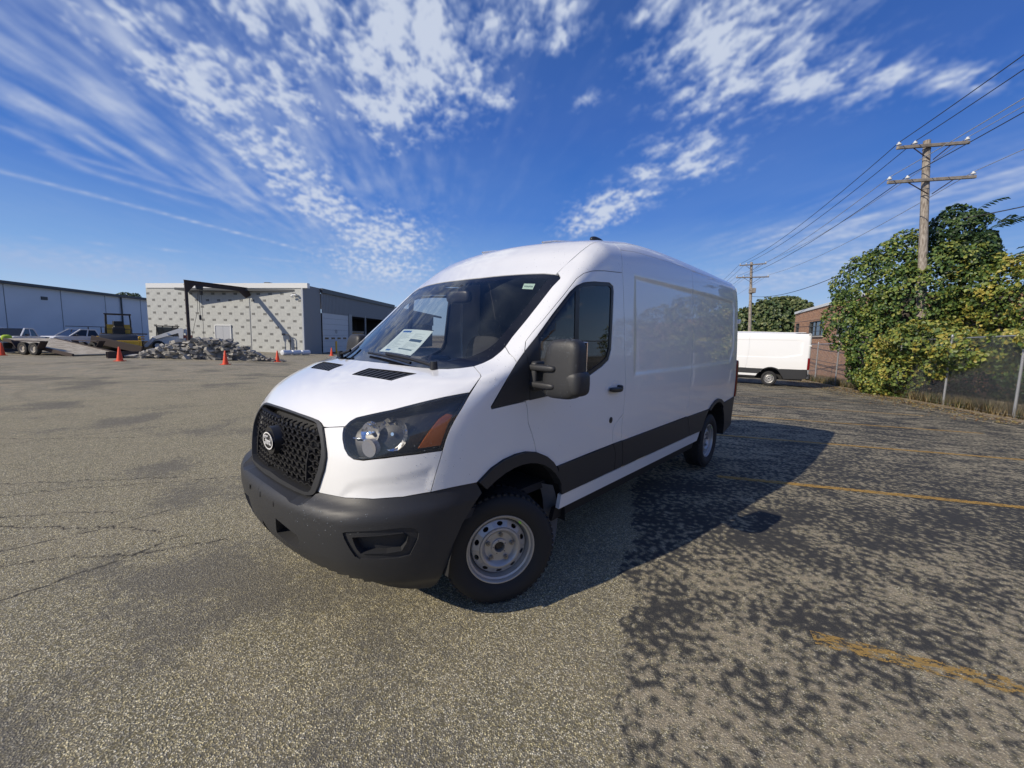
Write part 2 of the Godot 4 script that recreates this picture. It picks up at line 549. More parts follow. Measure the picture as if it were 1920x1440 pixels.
	tri_tex(m, mottled(Color(0.12, 0.09, 0.055), Color(0.34, 0.27, 0.17), 0.03, 39, 256, 2.2), 0.5)
	m = mat("bark", Color.WHITE, 0.9)
	tri_tex(m, mottled(Color(0.05, 0.04, 0.03), Color(0.13, 0.11, 0.09), 0.05, 40, 128, 2.0), 1.0)
	# leaves: colour comes with each copy
	m = mat("leaf", Color.WHITE, 0.5)
	m.vertex_color_use_as_albedo = true
	m.backlight_enabled = true
	m.backlight = Color(0.42, 0.46, 0.20)
	m = mat("frond", lin(0.035, 0.075, 0.028), 0.5)
	m.backlight_enabled = true
	m.backlight = Color(0.3, 0.36, 0.14)

func grain_image(size: int, freq: float, sd: int) -> Image:
	var im := noise(sd, freq, 2).get_seamless_image(size, size, false, false, 0.1, true)
	im.convert(Image.FORMAT_L8)
	return im

# ------------------------------------------------------------------ ground
const SEAL_P := Vector2(-0.65, -1.43)      # a point on the edge of the seal coat
const ALONG := Vector2(0.908, -0.418)      # along that edge
const LINES := Vector2(-0.47, -0.882)      # along the stall lines

func aggregate(size: int) -> Array:        # stones in binder: colour and height
	var cf := noise(21, 0.33, 1, FastNoiseLite.TYPE_CELLULAR)
	cf.cellular_return_type = FastNoiseLite.RETURN_CELL_VALUE
	cf.cellular_jitter = 1.0
	var df := noise(21, 0.33, 1, FastNoiseLite.TYPE_CELLULAR)
	df.cellular_return_type = FastNoiseLite.RETURN_DISTANCE2_SUB
	df.cellular_jitter = 1.0
	var a := nbytes(cf, size, size)
	var d := nbytes(df, size, size)
	var s := nbytes(noise(22, 0.02, 4), size, size, true)
	var fine := nbytes(noise(23, 0.7, 2), size, size, true)
	var col := PackedByteArray()
	col.resize(size * size * 3)
	var hgt := PackedByteArray()
	hgt.resize(size * size)
	var lut := PackedByteArray()
	lut.resize(1025)
	for i in 1025:
		lut[i] = int(Color(i / 1024.0, 0, 0).linear_to_srgb().r * 255.0)
	for i in size * size:
		var c := a[i] / 255.0
		var e := clampf((d[i] / 255.0) * 3.2 - 0.12, 0.0, 1.0)
		var tone := 0.23 + 0.62 * c * c + (0.10 if c > 0.86 else 0.0)
		tone *= 0.78 + 0.44 * fine[i] / 255.0
		tone *= 0.85 + 0.3 * s[i] / 255.0
		var stone := e * clampf(c * 3.0 + 0.1, 0.0, 1.0)
		tone = lerpf(0.13, tone, stone)
		var warm := 0.5 + 0.5 * sin(c * 57.0)
		col[i * 3] = lut[int(clampf(tone * (1.0 + 0.08 * warm), 0, 1) * 1024)]
		col[i * 3 + 1] = lut[int(clampf(tone * (0.93 + 0.01 * warm), 0, 1) * 1024)]
		col[i * 3 + 2] = lut[int(clampf(tone * (0.72 - 0.18 * warm), 0, 1) * 1024)]
		hgt[i] = int(255.0 * clampf(stone * (0.45 + 0.55 * c), 0, 1))
	return [ImageTexture.create_from_image(Image.create_from_data(size, size, false, Image.FORMAT_RGB8, col)), ImageTexture.create_from_image(Image.create_from_data(size, size, false, Image.FORMAT_L8, hgt))]

# what lies over the stones: seal coat, dust, old dark patches, cracks. x0, z0: corner; side: metres
func cover(size: int, x0: float, z0: float, side: float, sd: int, cracks: bool) -> ImageTexture:
	var px := side / size
	var n1 := nbytes(noise(sd, px * 0.22, 4), size, size)
	var n2 := nbytes(noise(sd + 1, px * 1.6, 4), size, size)
	var n3 := nbytes(noise(sd + 2, minf(px * 14.0, 0.45), 3), size, size)
	var n4 := nbytes(noise(sd + 3, px * 0.6, 4), size, size)
	# streaks along the rows of stalls
	var st := noise(sd + 4, 1.0, 4)
	var out := PackedByteArray()
	out.resize(size * size * 4)
	var pal := []
	for c in [Color(0.042, 0.043, 0.046), Color(0.37, 0.31, 0.22), Color(0.12, 0.113, 0.10), Color(0.28, 0.26, 0.225)]:
		var q: Color = c.linear_to_srgb()
		pal.append([int(q.r * 255), int(q.g * 255), int(q.b * 255)])
	for j in size:
		var z := z0 + (j + 0.5) * px
		for k in size:
			var i := j * size + k
			var x := x0 + (k + 0.5) * px
			var rx := x - SEAL_P.x
			var rz := z - SEAL_P.y
			var nd := rx * 0.418 + rz * 0.908          # + on the bare side
			var b1 := n1[i] / 255.0
			var b2 := n2[i] / 255.0
			var b3 := n3[i] / 255.0
			var p := 1
			var al := 0.0
			if nd + (b2 - 0.5) * 0.22 + (b3 - 0.5) * 0.10 < 0.0:
				var al1 := rx * 0.908 - rz * 0.418     # along the rows
				var far := clampf((-al1 - 3.0) / 6.0, 0.0, 1.0)
				var sk := st.get_noise_2d(nd * lerpf(1.2, 0.9, far), al1 * lerpf(1.4, 3.4, far)) * 0.5 + 0.5
				var worn := (b2 - 0.5) * 0.55 + (b3 - 0.5) * 1.7 + (b1 - 0.5) * 0.45 + (sk - 0.5) * lerpf(0.8, 1.5, far)
				worn += 0.16 * clampf(1.0 - absf(rx - 0.5) / 2.5, 0, 1)
				var s := smoothstep(-0.12, 0.42, worn)
				if s > 0.72:
					p = 1
					al = 0.55 * smoothstep(0.72, 1.0, s)
				else:
					p = 0
					al = 0.95 * (1.0 - s / 0.72)
			else:
				var dark := smoothstep(0.50, 0.72, b1 * 0.55 + (n4[i] / 255.0) * 0.45 + (b3 - 0.5) * 0.25)
				var away := clampf((z - 6.0) / 14.0, 0.0, 1.0)
				if dark > 0.3:
					p = 2
					al = (dark - 0.3) * lerpf(0.85, 1.0, away)
				else:
					p = 1 if away < 0.4 or b2 > 0.55 else 3
					al = lerpf(0.12, 0.55, away) * smoothstep(0.35, 0.65, b2) + 0.25 * away
			out[i * 4] = pal[p][0]
			out[i * 4 + 1] = pal[p][1]
			out[i * 4 + 2] = pal[p][2]
			out[i * 4 + 3] = int(255.0 * clampf(al, 0, 1))
	if cracks:
		var rng := RandomNumberGenerator.new()
		rng.seed = 5
		for line in [[3.4, 4.5, 0.4, 2.9], [3.8, 5.4, 0.9, 3.2], [2.6, 3.3, 1.35, 1.7], [3.2, 3.9, 1.6, 2.4], [1.2, 2.2, 2.6, 2.3], [1.0, 1.2, 2.9, 2.2], [5.5, 6.4, -2, 6.5], [0.5, 8.5, -5, 9.4], [4.6, 9.0, 1, 5.8], [2.4, 1.3, 1.2, 1.55]]:
			var a := Vector2(line[0], line[1])
			var b := Vector2(line[2], line[3])
			var steps := int(a.distance_to(b) / px * 1.2)
			var off := 0.0
			for s in steps:
				off = clampf(off + rng.randf_range(-1, 1) * px * 0.8, -0.12, 0.12)
				var q := a.lerp(b, float(s) / steps) + Vector2(-(b - a).normalized().y, (b - a).normalized().x) * off
				var gx := int((q.x - x0) / px)
				var gz := int((q.y - z0) / px)
				if gx < 1 or gz < 1 or gx >= size - 1 or gz >= size - 1 or rng.randf() < 0.15:
					continue
				var i := (gz * size + gx) * 4
				for ch in 3:
					out[i + ch] = [44, 42, 40][ch]
				out[i + 3] = 235
		# curved tyre marks far out on the bare side
		for arc in [[3.0, 16.0, 5.5, 0.2, 1.9], [3.0, 16.0, 7.2, 0.2, 1.9], [-2.0, 13.0, 3.0, -0.6, 1.6], [-2.0, 13.0, 4.4, -0.6, 1.6], [9.0, 12.0, 9.0, 1.6, 2.9]]:
			var steps2 := int(arc[2] * (arc[4] - arc[3]) / px)
			for s in steps2:
				var an: float = lerpf(arc[3], arc[4], float(s) / steps2)
				for w in range(-9, 10):
					var r: float = arc[2] + w * px * 0.7
					var gx := int((arc[0] + r * cos(an) - x0) / px)
					var gz := int((arc[1] + r * sin(an) - z0) / px)
					if gx < 0 or gz < 0 or gx >= size or gz >= size:
						continue
					var i := (gz * size + gx) * 4
					var k := 0.30 * (1.0 - absf(w) / 10.0) * (n3[gz * size + gx] / 255.0) * 1.6
					for ch in 3:
						out[i + ch] = int(lerpf(out[i + ch], [88, 86, 83][ch], clampf(k * 1.5, 0, 1)))
					out[i + 3] = maxi(out[i + 3], int(255 * k))
	return ImageTexture.create_from_image(Image.create_from_data(size, size, false, Image.FORMAT_RGBA8, out))

func sheet(xs: Array, zs: Array, skip: Rect2, up: float, u2o: Vector2, u2s: float) -> MB:
	var b := MB.new()
	b.use_t2 = true
	for i in xs.size() - 1:
		for j in zs.size() - 1:
			var c := Vector2((xs[i] + xs[i + 1]) * 0.5, (zs[j] + zs[j + 1]) * 0.5)
			if skip.has_point(c):
				continue
			var P := []
			for k in [[0, 0], [1, 0], [1, 1], [0, 1]]:
				var x: float = xs[i + k[0]]
				var z: float = zs[j + k[1]]
				P.append(Vector3(x, gy(x, z) + up, z))
			for k in [0, 1, 2, 0, 2, 3]:
				var p: Vector3 = P[k]
				var e := 0.3
				b.v.append(p)
				b.n.append(Vector3(gy(p.x - e, p.z) - gy(p.x + e, p.z), 2 * e, 0).normalized())
				b.t.append(Vector2(p.x, p.z) / 2.6)
				b.t2.append((Vector2(p.x, p.z) - u2o) / u2s)
	return b

func build_ground() -> void:
	var ag := aggregate(1024)
	var x0 := -27.0
	var z0 := -14.0
	var xs := []
	for i in 73:
		xs.append(x0 + i * 0.5)
	var zs := []
	for i in 73:
		zs.append(z0 + i * 0.5)
	var near := StandardMaterial3D.new()
	near.resource_name = "asphalt"
	near.albedo_texture = ag[0]
	near.roughness = 0.88
	near.metallic_specular = 0.35
	near.heightmap_enabled = true
	near.heightmap_texture = ag[1]
	near.heightmap_scale = 0.4
	near.detail_enabled = true
	near.detail_uv_layer = BaseMaterial3D.DETAIL_UV_2
	near.detail_blend_mode = BaseMaterial3D.BLEND_MODE_MIX
	near.texture_repeat = true
	var far := near.duplicate()
	near.detail_albedo = cover(1792, x0, z0, 36.0, 51, true)
	far.resource_name = "asphalt_far"
	far.detail_albedo = cover(640, -110.0, -80.0, 200.0, 71, false)
	var o := part("parking_lot", sheet(xs, zs, Rect2(), 0.0, Vector2(x0, z0), 36.0), near)
	tag(o, "", "", "", "structure")
	var xl := [-420.0, -160.0, -90.0, -60.0, -46.0, -40.0, -35.0, -31.0] + xs + [12.0, 20.0, 40.0, 90.0, 300.0]
	var zl := [-300.0, -120.0, -60.0, -35.0, -22.0] + zs + [26.0, 32.0, 40.0, 50.0, 70.0, 110.0, 200.0, 400.0]
	o = part("yard_ground", sheet(xl, zl, Rect2(x0, z0, 36.0, 36.0), 0.0, Vector2(-110, -80), 200.0), far)
	tag(o, "", "", "", "structure")
	build_markings()

func worn_paint(col: Color, sd: int, keep: float) -> StandardMaterial3D:
	var a := nbytes(noise(sd, 0.05, 5), 256, 256, true)
	var b := nbytes(noise(sd + 1, 0.35, 2), 256, 256, true)
	var out := PackedByteArray()
	out.resize(256 * 256 * 4)
	var c1 := col.linear_to_srgb()
	for i in 256 * 256:
		var k := 0.8 + 0.4 * a[i] / 255.0
		out[i * 4] = int(clampf(c1.r * k, 0, 1) * 255)
		out[i * 4 + 1] = int(clampf(c1.g * k, 0, 1) * 255)
		out[i * 4 + 2] = int(clampf(c1.b * k, 0, 1) * 255)
		out[i * 4 + 3] = 255 if a[i] * 0.55 + b[i] * 0.45 < keep * 255.0 else 0
	var m := StandardMaterial3D.new()
	m.albedo_texture = ImageTexture.create_from_image(Image.create_from_data(256, 256, false, Image.FORMAT_RGBA8, out))
	m.transparency = BaseMaterial3D.TRANSPARENCY_ALPHA_SCISSOR
	m.alpha_scissor_threshold = 0.5
	m.roughness = 0.85
	return m

func stripe(called: String, a: Vector2, b: Vector2, w: float, m: Material, up := 0.004) -> void:
	var mb := MB.new()
	var d := (b - a).normalized()
	var s := Vector2(-d.y, d.x) * w * 0.5
	var n := maxi(1, int(a.distance_to(b) / 0.5))
	for i in n:
		var p := a.lerp(b, float(i) / n)
		var q := a.lerp(b, float(i + 1) / n)
		var l0 := a.distance_to(p)
		var l1 := a.distance_to(q)
		var P := [p - s, p + s, q + s, q - s]
		var T := [Vector2(l0 * 0.7, 0), Vector2(l0 * 0.7, w * 2.0), Vector2(l1 * 0.7, w * 2.0), Vector2(l1 * 0.7, 0)]
		mb.quadt(on(P[0].x, P[0].y, up), on(P[1].x, P[1].y, up), on(P[2].x, P[2].y, up), on(P[3].x, P[3].y, up), Vector3.UP, T[0], T[1], T[2], T[3])
	var o := part(called, mb, m)
	tag(o, "", "", "", "structure")

func build_markings() -> void:
	var yel := worn_paint(Color(0.50, 0.30, 0.07), 61, 0.56)
	var faint := worn_paint(Color(0.44, 0.28, 0.08), 63, 0.50)
	var pale := worn_paint(Color(0.46, 0.40, 0.28), 65, 0.52)
	stripe("parking_line", Vector2(-0.93, -2.42), Vector2(-0.93, -2.42) + Vector2(-0.335, -0.942) * 5.0, 0.125, faint)
	for k in 9:
		var s := Vector2(-3.62, -1.16) + Vector2(-2.72, 1.0) * k
		stripe("parking_line", s, s + Vector2(-0.47, -0.882) * (5.4 + 0.25 * k), 0.11, yel if k < 4 else faint)
	# the line along the fence and the concrete edge beyond it
	var A := Vector2(-30.7, 0.56)
	var along := Vector2(0.916, -0.4)
	var inn := Vector2(0.4, 0.916)
	stripe("edge_line", A + inn * 1.5 + along * 1.0, A + inn * 1.5 + along * 26.0, 0.13, pale)
	stripe("edge_line", A + inn * 2.6 - along * 1.0, A + inn * 2.6 + along * 9.0, 0.12, pale)
	# strip of dirt and leaf litter under the fence, bare earth behind it
	var mb := MB.new()
	for i in 60:
		for j in 6:
			var P := []
			for kk in [[0, 0], [1, 0], [1, 1], [0, 1]]:
				var q: Vector2 = A + along * ((i + kk[0]) * 0.7 - 6.0) + inn * (0.55 - (j + kk[1]) * 1.3 + (0.18 * sin((i + kk[0]) * 1.7) if j + kk[1] == 0 else 0.0))
				P.append(on(q.x, q.y, 0.012 + 0.03 * (j + kk[1]) + (0.05 * sin(i * 2.3 + j) if j > 0 else 0.0) * (1 if kk[1] == 0 else 1)))
			mb.flat(P[0], P[1], P[2], P[3], Vector3.UP)
	tag(part("dirt_verge", mb, M.dry_dirt), "", "", "", "structure")

# ------------------------------------------------------------------ buildings on the far left
# a wall as a panel on a frame: origin at its foot, k along dir, y up
func wall_xf(p: Vector3, dir: Vector2) -> Transform3D:
	var x := Vector3(dir.x, 0, dir.y).normalized()
	var z := x.cross(Vector3.UP)
	return Transform3D(Basis(x, Vector3.UP, z), p)

func label_material() -> StandardMaterial3D:
	# sheathing print: two small blocks of bars per 1.22 m square
	var s := 256
	var im := Image.create(s, s, false, Image.FORMAT_RGB8)
	var base := mottled(Color(0.43, 0.44, 0.42), Color(0.50, 0.51, 0.48), 0.012, 41, s, 1.3).get_image()
	im.blit_rect(base, Rect2i(0, 0, s, s), Vector2i())
	for p in [Vector2i(32, 60), Vector2i(160, 188)]:
		for b in 5:
			im.fill_rect(Rect2i(p.x + b * 15, p.y, 11 if b % 2 == 0 else 8, 44), Color(0.13, 0.13, 0.14))
	for y in [0, 128]:
		im.fill_rect(Rect2i(0, y, s, 1), Color(0.60, 0.60, 0.58))
	var m := StandardMaterial3D.new()
	m.albedo_texture = ImageTexture.create_from_image(im)
	m.roughness = 0.75
	m.resource_name = "printed_sheathing"
	return m

func build_left_buildings() -> void:
	# long grey warehouse
	var w := thing("warehouse", "long low pale grey warehouse with a dark roof edge at far left", "warehouse", Vector3(-8.82, 0, 78.73))
	var X := wall_xf(Vector3.ZERO, Vector2(0.647, -0.763))
	var mb := MB.new()
	mb.box(X * Transform3D(Basis(), Vector3(35, 2.9, 6.0)), Vector3(70, 6.1, 12))
	var body := part("wall", mb, M.panel_wall, w)
	mb = MB.new()
	mb.box(X * Transform3D(Basis(), Vector3(35, 5.97, 5.8)), Vector3(70.5, 0.28, 12.6))
	part("roof_edge", mb, M.trim_dark, w)
	for i in 11:
		mb = MB.new()
		mb.box(X * Transform3D(Basis(), Vector3(2.0 + i * 6.1, 2.8, -0.015)), Vector3(0.05, 6.0, 0.03))
		part("wall_joint", mb, M.siding, body)
	mb = MB.new()
	mb.cyl(X * Vector3(5.6, 0, -0.12), X * Vector3(5.6, 5.8, -0.12), 0.09, 0.09, 8)
	part("downspout", mb, M.trim_dark, w)
	mb = MB.new()
	mb.box(X * Transform3D(Basis(), Vector3(16.2, 4.75, -0.03)), Vector3(0.7, 0.35, 0.1))
	part("wall_vent", mb, M.trim_dark, w)

	# grey building under construction: printed sheathing on its front, siding and doors on its side
	var P := Vector3(-13.9, 0, 36.9)
	var g := thing("shop_building", "grey building in printed sheathing with a white overhead door on its side", "building", P)
	var F := wall_xf(Vector3.ZERO, Vector2(0.525, 0.851))
	if (F.basis.z).dot(Vector3(0.851, 0, -0.525)) < 0.0:
		F.basis.z = -F.basis.z
	var lab := label_material()
	mb = MB.new()
	for i in 17:
		var k0 := i * 1.0
		for p in [[Vector3(k0, -0.6, 0), Vector3(k0 + 1, -0.6, 0), Vector3(k0 + 1, 5.62, 0), Vector3(k0, 5.62, 0)]]:
			mb.quadt(F * p[0], F * p[1], F * p[2], F * p[3], F.basis.z, Vector2(p[0].x, -p[0].y) / 1.22, Vector2(p[1].x, -p[1].y) / 1.22, Vector2(p[2].x, -p[2].y) / 1.22, Vector2(p[3].x, -p[3].y) / 1.22)
	part("front_wall", mb, lab, g)
	mb = MB.new()
	mb.box(F * Transform3D(Basis(), Vector3(8.2, 5.84, -0.1)), Vector3(17.4, 0.44, 0.35))
	part("parapet_trim", mb, M.trim_light, g)
	mb = MB.new()
	mb.box(F * Transform3D(Basis(), Vector3(0.07, 2.6, 0.02)), Vector3(0.16, 6.4, 0.10))
	part("corner_trim", mb, M.door_grey, g)
	mb = MB.new()
	mb.box(F * Transform3D(Basis(), Vector3(5.55, 2.4, 0.01)), Vector3(0.06, 6.0, 0.03))
	part("wall_joint", mb, M.siding, g)
	# double door
	var dd := Node3D.new()
	dd.name = "double_door"
	g.add_child(dd)
	mb = MB.new()
	for s in [[7.66, 0.08, 2.4], [9.38, 0.08, 2.4]]:
		mb.box(F * Transform3D(Basis(), Vector3(s[0], 0.93, 0.03)), Vector3(s[1], s[2] + 0.1, 0.12))
	mb.box(F * Transform3D(Basis(), Vector3(8.52, 2.17, 0.03)), Vector3(1.8, 0.09, 0.13))
	part("door_frame", mb, M.trim_light, dd)
	for s in [8.09, 8.95]:
		mb = MB.new()
		mb.box(F * Transform3D(Basis(), Vector3(s, 0.9, 0.02)), Vector3(0.84, 2.44, 0.06))
		part("door_leaf", mb, M.door_grey, dd)
	mb = MB.new()
	mb.box(F * Transform3D(Basis(), Vector3(8.62, 0.8, 0.08)), Vector3(0.10, 0.14, 0.06), 0.01)
	part("door_handle", mb, M.trim_dark, dd)
	# wall lights at both sides of the corner
	for s in [F * Transform3D(Basis(), Vector3(0.75, 5.02, 0.14))]:
		mb = MB.new()
		mb.box(s, Vector3(0.5, 0.12, 0.16), 0.02)
		mb.box(s * Transform3D(Basis(Vector3.RIGHT, 0.6), Vector3(0.16, -0.16, 0.12)), Vector3(0.22, 0.26, 0.12), 0.03)
		mb.box(s * Transform3D(Basis(Vector3.RIGHT, 0.6), Vector3(-0.16, -0.05, 0.12)), Vector3(0.2, 0.2, 0.12), 0.03)
		part("flood_light", mb, M.trim_light, g)
	# gooseneck pipe by the corner
	mb = MB.new()
	var pts := [F * Vector3(1.2, -0.35, 0.35), F * Vector3(1.2, 1.1, 0.35)]
	for i in 7:
		var an := PI * 0.5 * i / 6.0
		pts.append(F * Vector3(1.2 + 0.35 - 0.35 * cos(an), 1.1 + 0.35 * sin(an), 0.35))
	pts.append(F * Vector3(1.95, 1.45, 0.35))
	mb.tube(pts, 0.045, 8)
	part("gooseneck_pipe", mb, M.trim_dark, g)

	# side
	var S := wall_xf(Vector3.ZERO, Vector2(-0.78, 0.625))
	if (S.basis.z).dot(Vector3(-0.625, 0, -0.78)) < 0.0:
		S.basis.z = -S.basis.z
	mb = MB.new()
	mb.quadt(S * Vector3(0, -0.6, 0), S * Vector3(3.05, -0.6, 0), S * Vector3(3.05, 5.95, 0), S * Vector3(0, 5.95, 0), S.basis.z, Vector2(0, 0), Vector2(0.01, 0), Vector2(0.01, 0.01), Vector2(0, 0.01))
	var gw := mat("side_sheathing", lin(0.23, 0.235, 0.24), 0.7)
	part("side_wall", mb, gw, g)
	# ribbed siding band
	mb = MB.new()
	var k := 3.05
	while k < 48.0:
		var st := 0.30
		var y0 := 3.62
		var y1 := 5.55
		var q := [Vector2(0, 0.06), Vector2(0.2, 0.06), Vector2(0.22, 0.10), Vector2(0.28, 0.10), Vector2(0.30, 0.06)]
		for i in 4:
			var a: Vector2 = q[i]
			var b: Vector2 = q[i + 1]
			mb.flat(S * Vector3(k + a.x, y0, a.y), S * Vector3(k + b.x, y0, b.y), S * Vector3(k + b.x, y1, b.y), S * Vector3(k + a.x, y1, a.y), S.basis.z)
		k += st
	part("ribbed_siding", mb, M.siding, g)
	mb = MB.new()
	mb.box(S * Transform3D(Basis(), Vector3(13.5, 5.75, 0.1)), Vector3(21, 0.42, 0.3))
	mb.box(S * Transform3D(Basis(), Vector3(40.0, 5.62, 0.08)), Vector3(30, 0.36, 0.3))
	part("eave_trim", mb, M.trim_dark, g)
	mb = MB.new()
	mb.box(S * Transform3D(Basis(), Vector3(25.3, 4.6, 0.12)), Vector3(0.3, 2.1, 0.12))
	part("pilaster", mb, M.trim_dark, g)
	# overhead door 10
	var od := Node3D.new()
	od.name = "overhead_door"
	g.add_child(od)
	for i in 7:
		mb = MB.new()
		mb.box(S * Transform3D(Basis(), Vector3(6.1, -0.02 + i * 0.57, 0.02)), Vector3(5.7, 0.56, 0.05), 0.012)
		part("door_panel", mb, M.overhead_door, od)
	for i in 4:
		mb = MB.new()
		mb.box(S * Transform3D(Basis(), Vector3(4.0 + i * 1.32, 1.12, 0.05)), Vector3(0.74, 0.18, 0.03), 0.01)
		part("door_window", mb, M.auto_glass, od)
	var tm := TextMesh.new()
	tm.text = "10"
	var sf := SystemFont.new()
	sf.font_names = PackedStringArray(["Droid Sans"])
	tm.font = sf
	tm.font_size = 64
	tm.pixel_size = 0.0085
	tm.depth = 0.01
	var num := put("door_number", tm, M.trim_dark, od)
	var TB := Basis(-S.basis.x, Vector3.UP, S.basis.z)
	if TB.determinant() < 0.0:
		TB.x = -TB.x
	num.transform = Transform3D(TB, S * Vector3(5.95, 1.82, 0.055))
	for s in [[9.35, 0.8], [24.9, 0.5], [13.6, 0.22]]:
		mb = MB.new()
		mb.box(S * Transform3D(Basis(), Vector3(s[0], 1.6, 0.05)), Vector3(s[1], 4.4, 0.14))
		part("door_post", mb, M.siding, g)
	# open bay: back wall, and beams seen inside
	mb = MB.new()
	mb.box(S * Transform3D(Basis(), Vector3(17, 1.6, -6)), Vector3(15.6, 4.6, 0.2))
	mb.box(S * Transform3D(Basis(), Vector3(9.4, 1.6, -3)), Vector3(0.2, 4.6, 6))
	mb.box(S * Transform3D(Basis(), Vector3(25.0, 1.6, -3)), Vector3(0.2, 4.6, 6))
	mb.box(S * Transform3D(Basis(), Vector3(17.2, 3.75, -3)), Vector3(15.6, 0.2, 6))
	part("bay_wall", mb, M.trim_dark, g)
	mb = MB.new()
	mb.box(S * Transform3D(Basis(), Vector3(37, 1.6, -0.4)), Vector3(23, 4.4, 0.3))
	mb.box(S * Transform3D(Basis(), Vector3(24, 5.4, -6.2)), Vector3(47.8, 0.2, 12))
	part("roof_deck", mb, M.trim_dark, g)
	for s in [[4.0, 0.2], [11.9, 0.3]]:
		mb = MB.new()
		mb.box(F * Transform3D(Basis(), Vector3(s[0], 6.12, -0.6)), Vector3(0.5, 0.14, 0.5))
		part("roof_vent", mb, M.trim_dark, g)
	# plywood crate in the bay
	var c := thing("plywood_crate", "tan plywood box standing in the open bay beside the overhead door", "crate", P + S * Vector3(13.5, -0.45, -1.5))
	mb = MB.new()
	mb.box(Transform3D(S.basis, S.basis * Vector3(0, 1.55, 0)), Vector3(3.4, 1.5, 1.2), 0.02)
	part("box", mb, M.plywood, c)
	mb = MB.new()
	for y in [0.82, 2.32]:
		mb.box(Transform3D(S.basis, S.basis * Vector3(0, y, 0.62)), Vector3(3.6, 0.16, 0.08))
	for x in [-1.72, 1.72]:
		mb.box(Transform3D(S.basis, S.basis * Vector3(x, 1.15, 0.62)), Vector3(0.14, 2.5, 0.07))
	part("frame", mb, M.wood_weathered, c)
	# stop sign and bollard by the door
	var ss := thing("stop_sign", "small round red stop sign on a low post before overhead door 10", "sign", P + S * Vector3(6.2, -0.36, 2.2))
	mb = MB.new()
	mb.cyl(Vector3(0, 0, 0), Vector3(0, 1.2, 0), 0.035, 0.035, 8)
	part("post", mb, M.trim_dark, ss)
	mb = MB.new()
	var oc := PackedVector2Array()
	for i in 8:
		oc.append(Vector2(cos(TAU * (i + 0.5) / 8), sin(TAU * (i + 0.5) / 8)) * 0.36)
	mb.prism(Transform3D(S.basis, S.basis * Vector3(0, 1.42, 0.05)), oc, -0.01, 0.01)
	var plate := part("plate", mb, M.sign_red, ss)
	var tm2: TextMesh = tm.duplicate()
	tm2.text = "STOP"
	tm2.pixel_size = 0.0028
	var w2 := put("lettering", tm2, M.white_print, plate)
	w2.transform = Transform3D(TB, S.basis * Vector3(0, 1.42, 0.062))
	for i in 2:
		var bo := thing("bollard", ["yellow bollard at left in front of overhead door 10", "dark bollard right of the stop sign by the overhead door"][i], "bollard", P + S * Vector3([3.6, 9.3][i], -0.36, 1.2))
		mb = MB.new()
		mb.lathe(Transform3D(), [Vector2(0.09, 0), Vector2(0.09, 1.15), Vector2(0.07, 1.22), Vector2(0.0, 1.24)], 12)
		part("post", mb, [M.machine_yellow, M.trim_dark][i], bo)
	# far tree top above the warehouse
	var rng := RandomNumberGenerator.new()
	rng.seed = 77
	leafy("distant_tree", "small round tree top showing above the long warehouse roof", "tree", [[-8.3, 7.2, 100.5, 1.4, 0.9], [-9.4, 7.15, 99.4, 1.0, 0.8]], 1500, 0.22, [Color(0.05, 0.09, 0.04), Color(0.09, 0.12, 0.05)], rng, [Vector3(-8.6, -0.4, 100), Vector3(-8.6, 6.8, 100)], 0.2, "")

# ------------------------------------------------------------------ plants
func leaf_mesh() -> ArrayMesh:
	var mb := MB.new()
	var mid := [Vector3(0, 0, -0.5), Vector3(0, 0.05, 0.0), Vector3(0, -0.06, 0.55)]
	for s in [-1.0, 1.0]:
		var w1 := Vector3(0.42 * s, 0.16, -0.18)
		var w2 := Vector3(0.30 * s, 0.12, 0.22)
		var n1 := Vector3(-0.3 * s, 0.95, 0).normalized()
		mb.tri(mid[0], w1, mid[1], n1, n1, n1)
		mb.tri(mid[1], w1, w2, n1, n1, n1)
		mb.tri(mid[1], w2, mid[2], n1, n1, n1)
	mb.use_c = true
	for i in mb.v.size():
		mb.c.append(Color.WHITE)
	return mb.mesh()

var leaf_shared: ArrayMesh

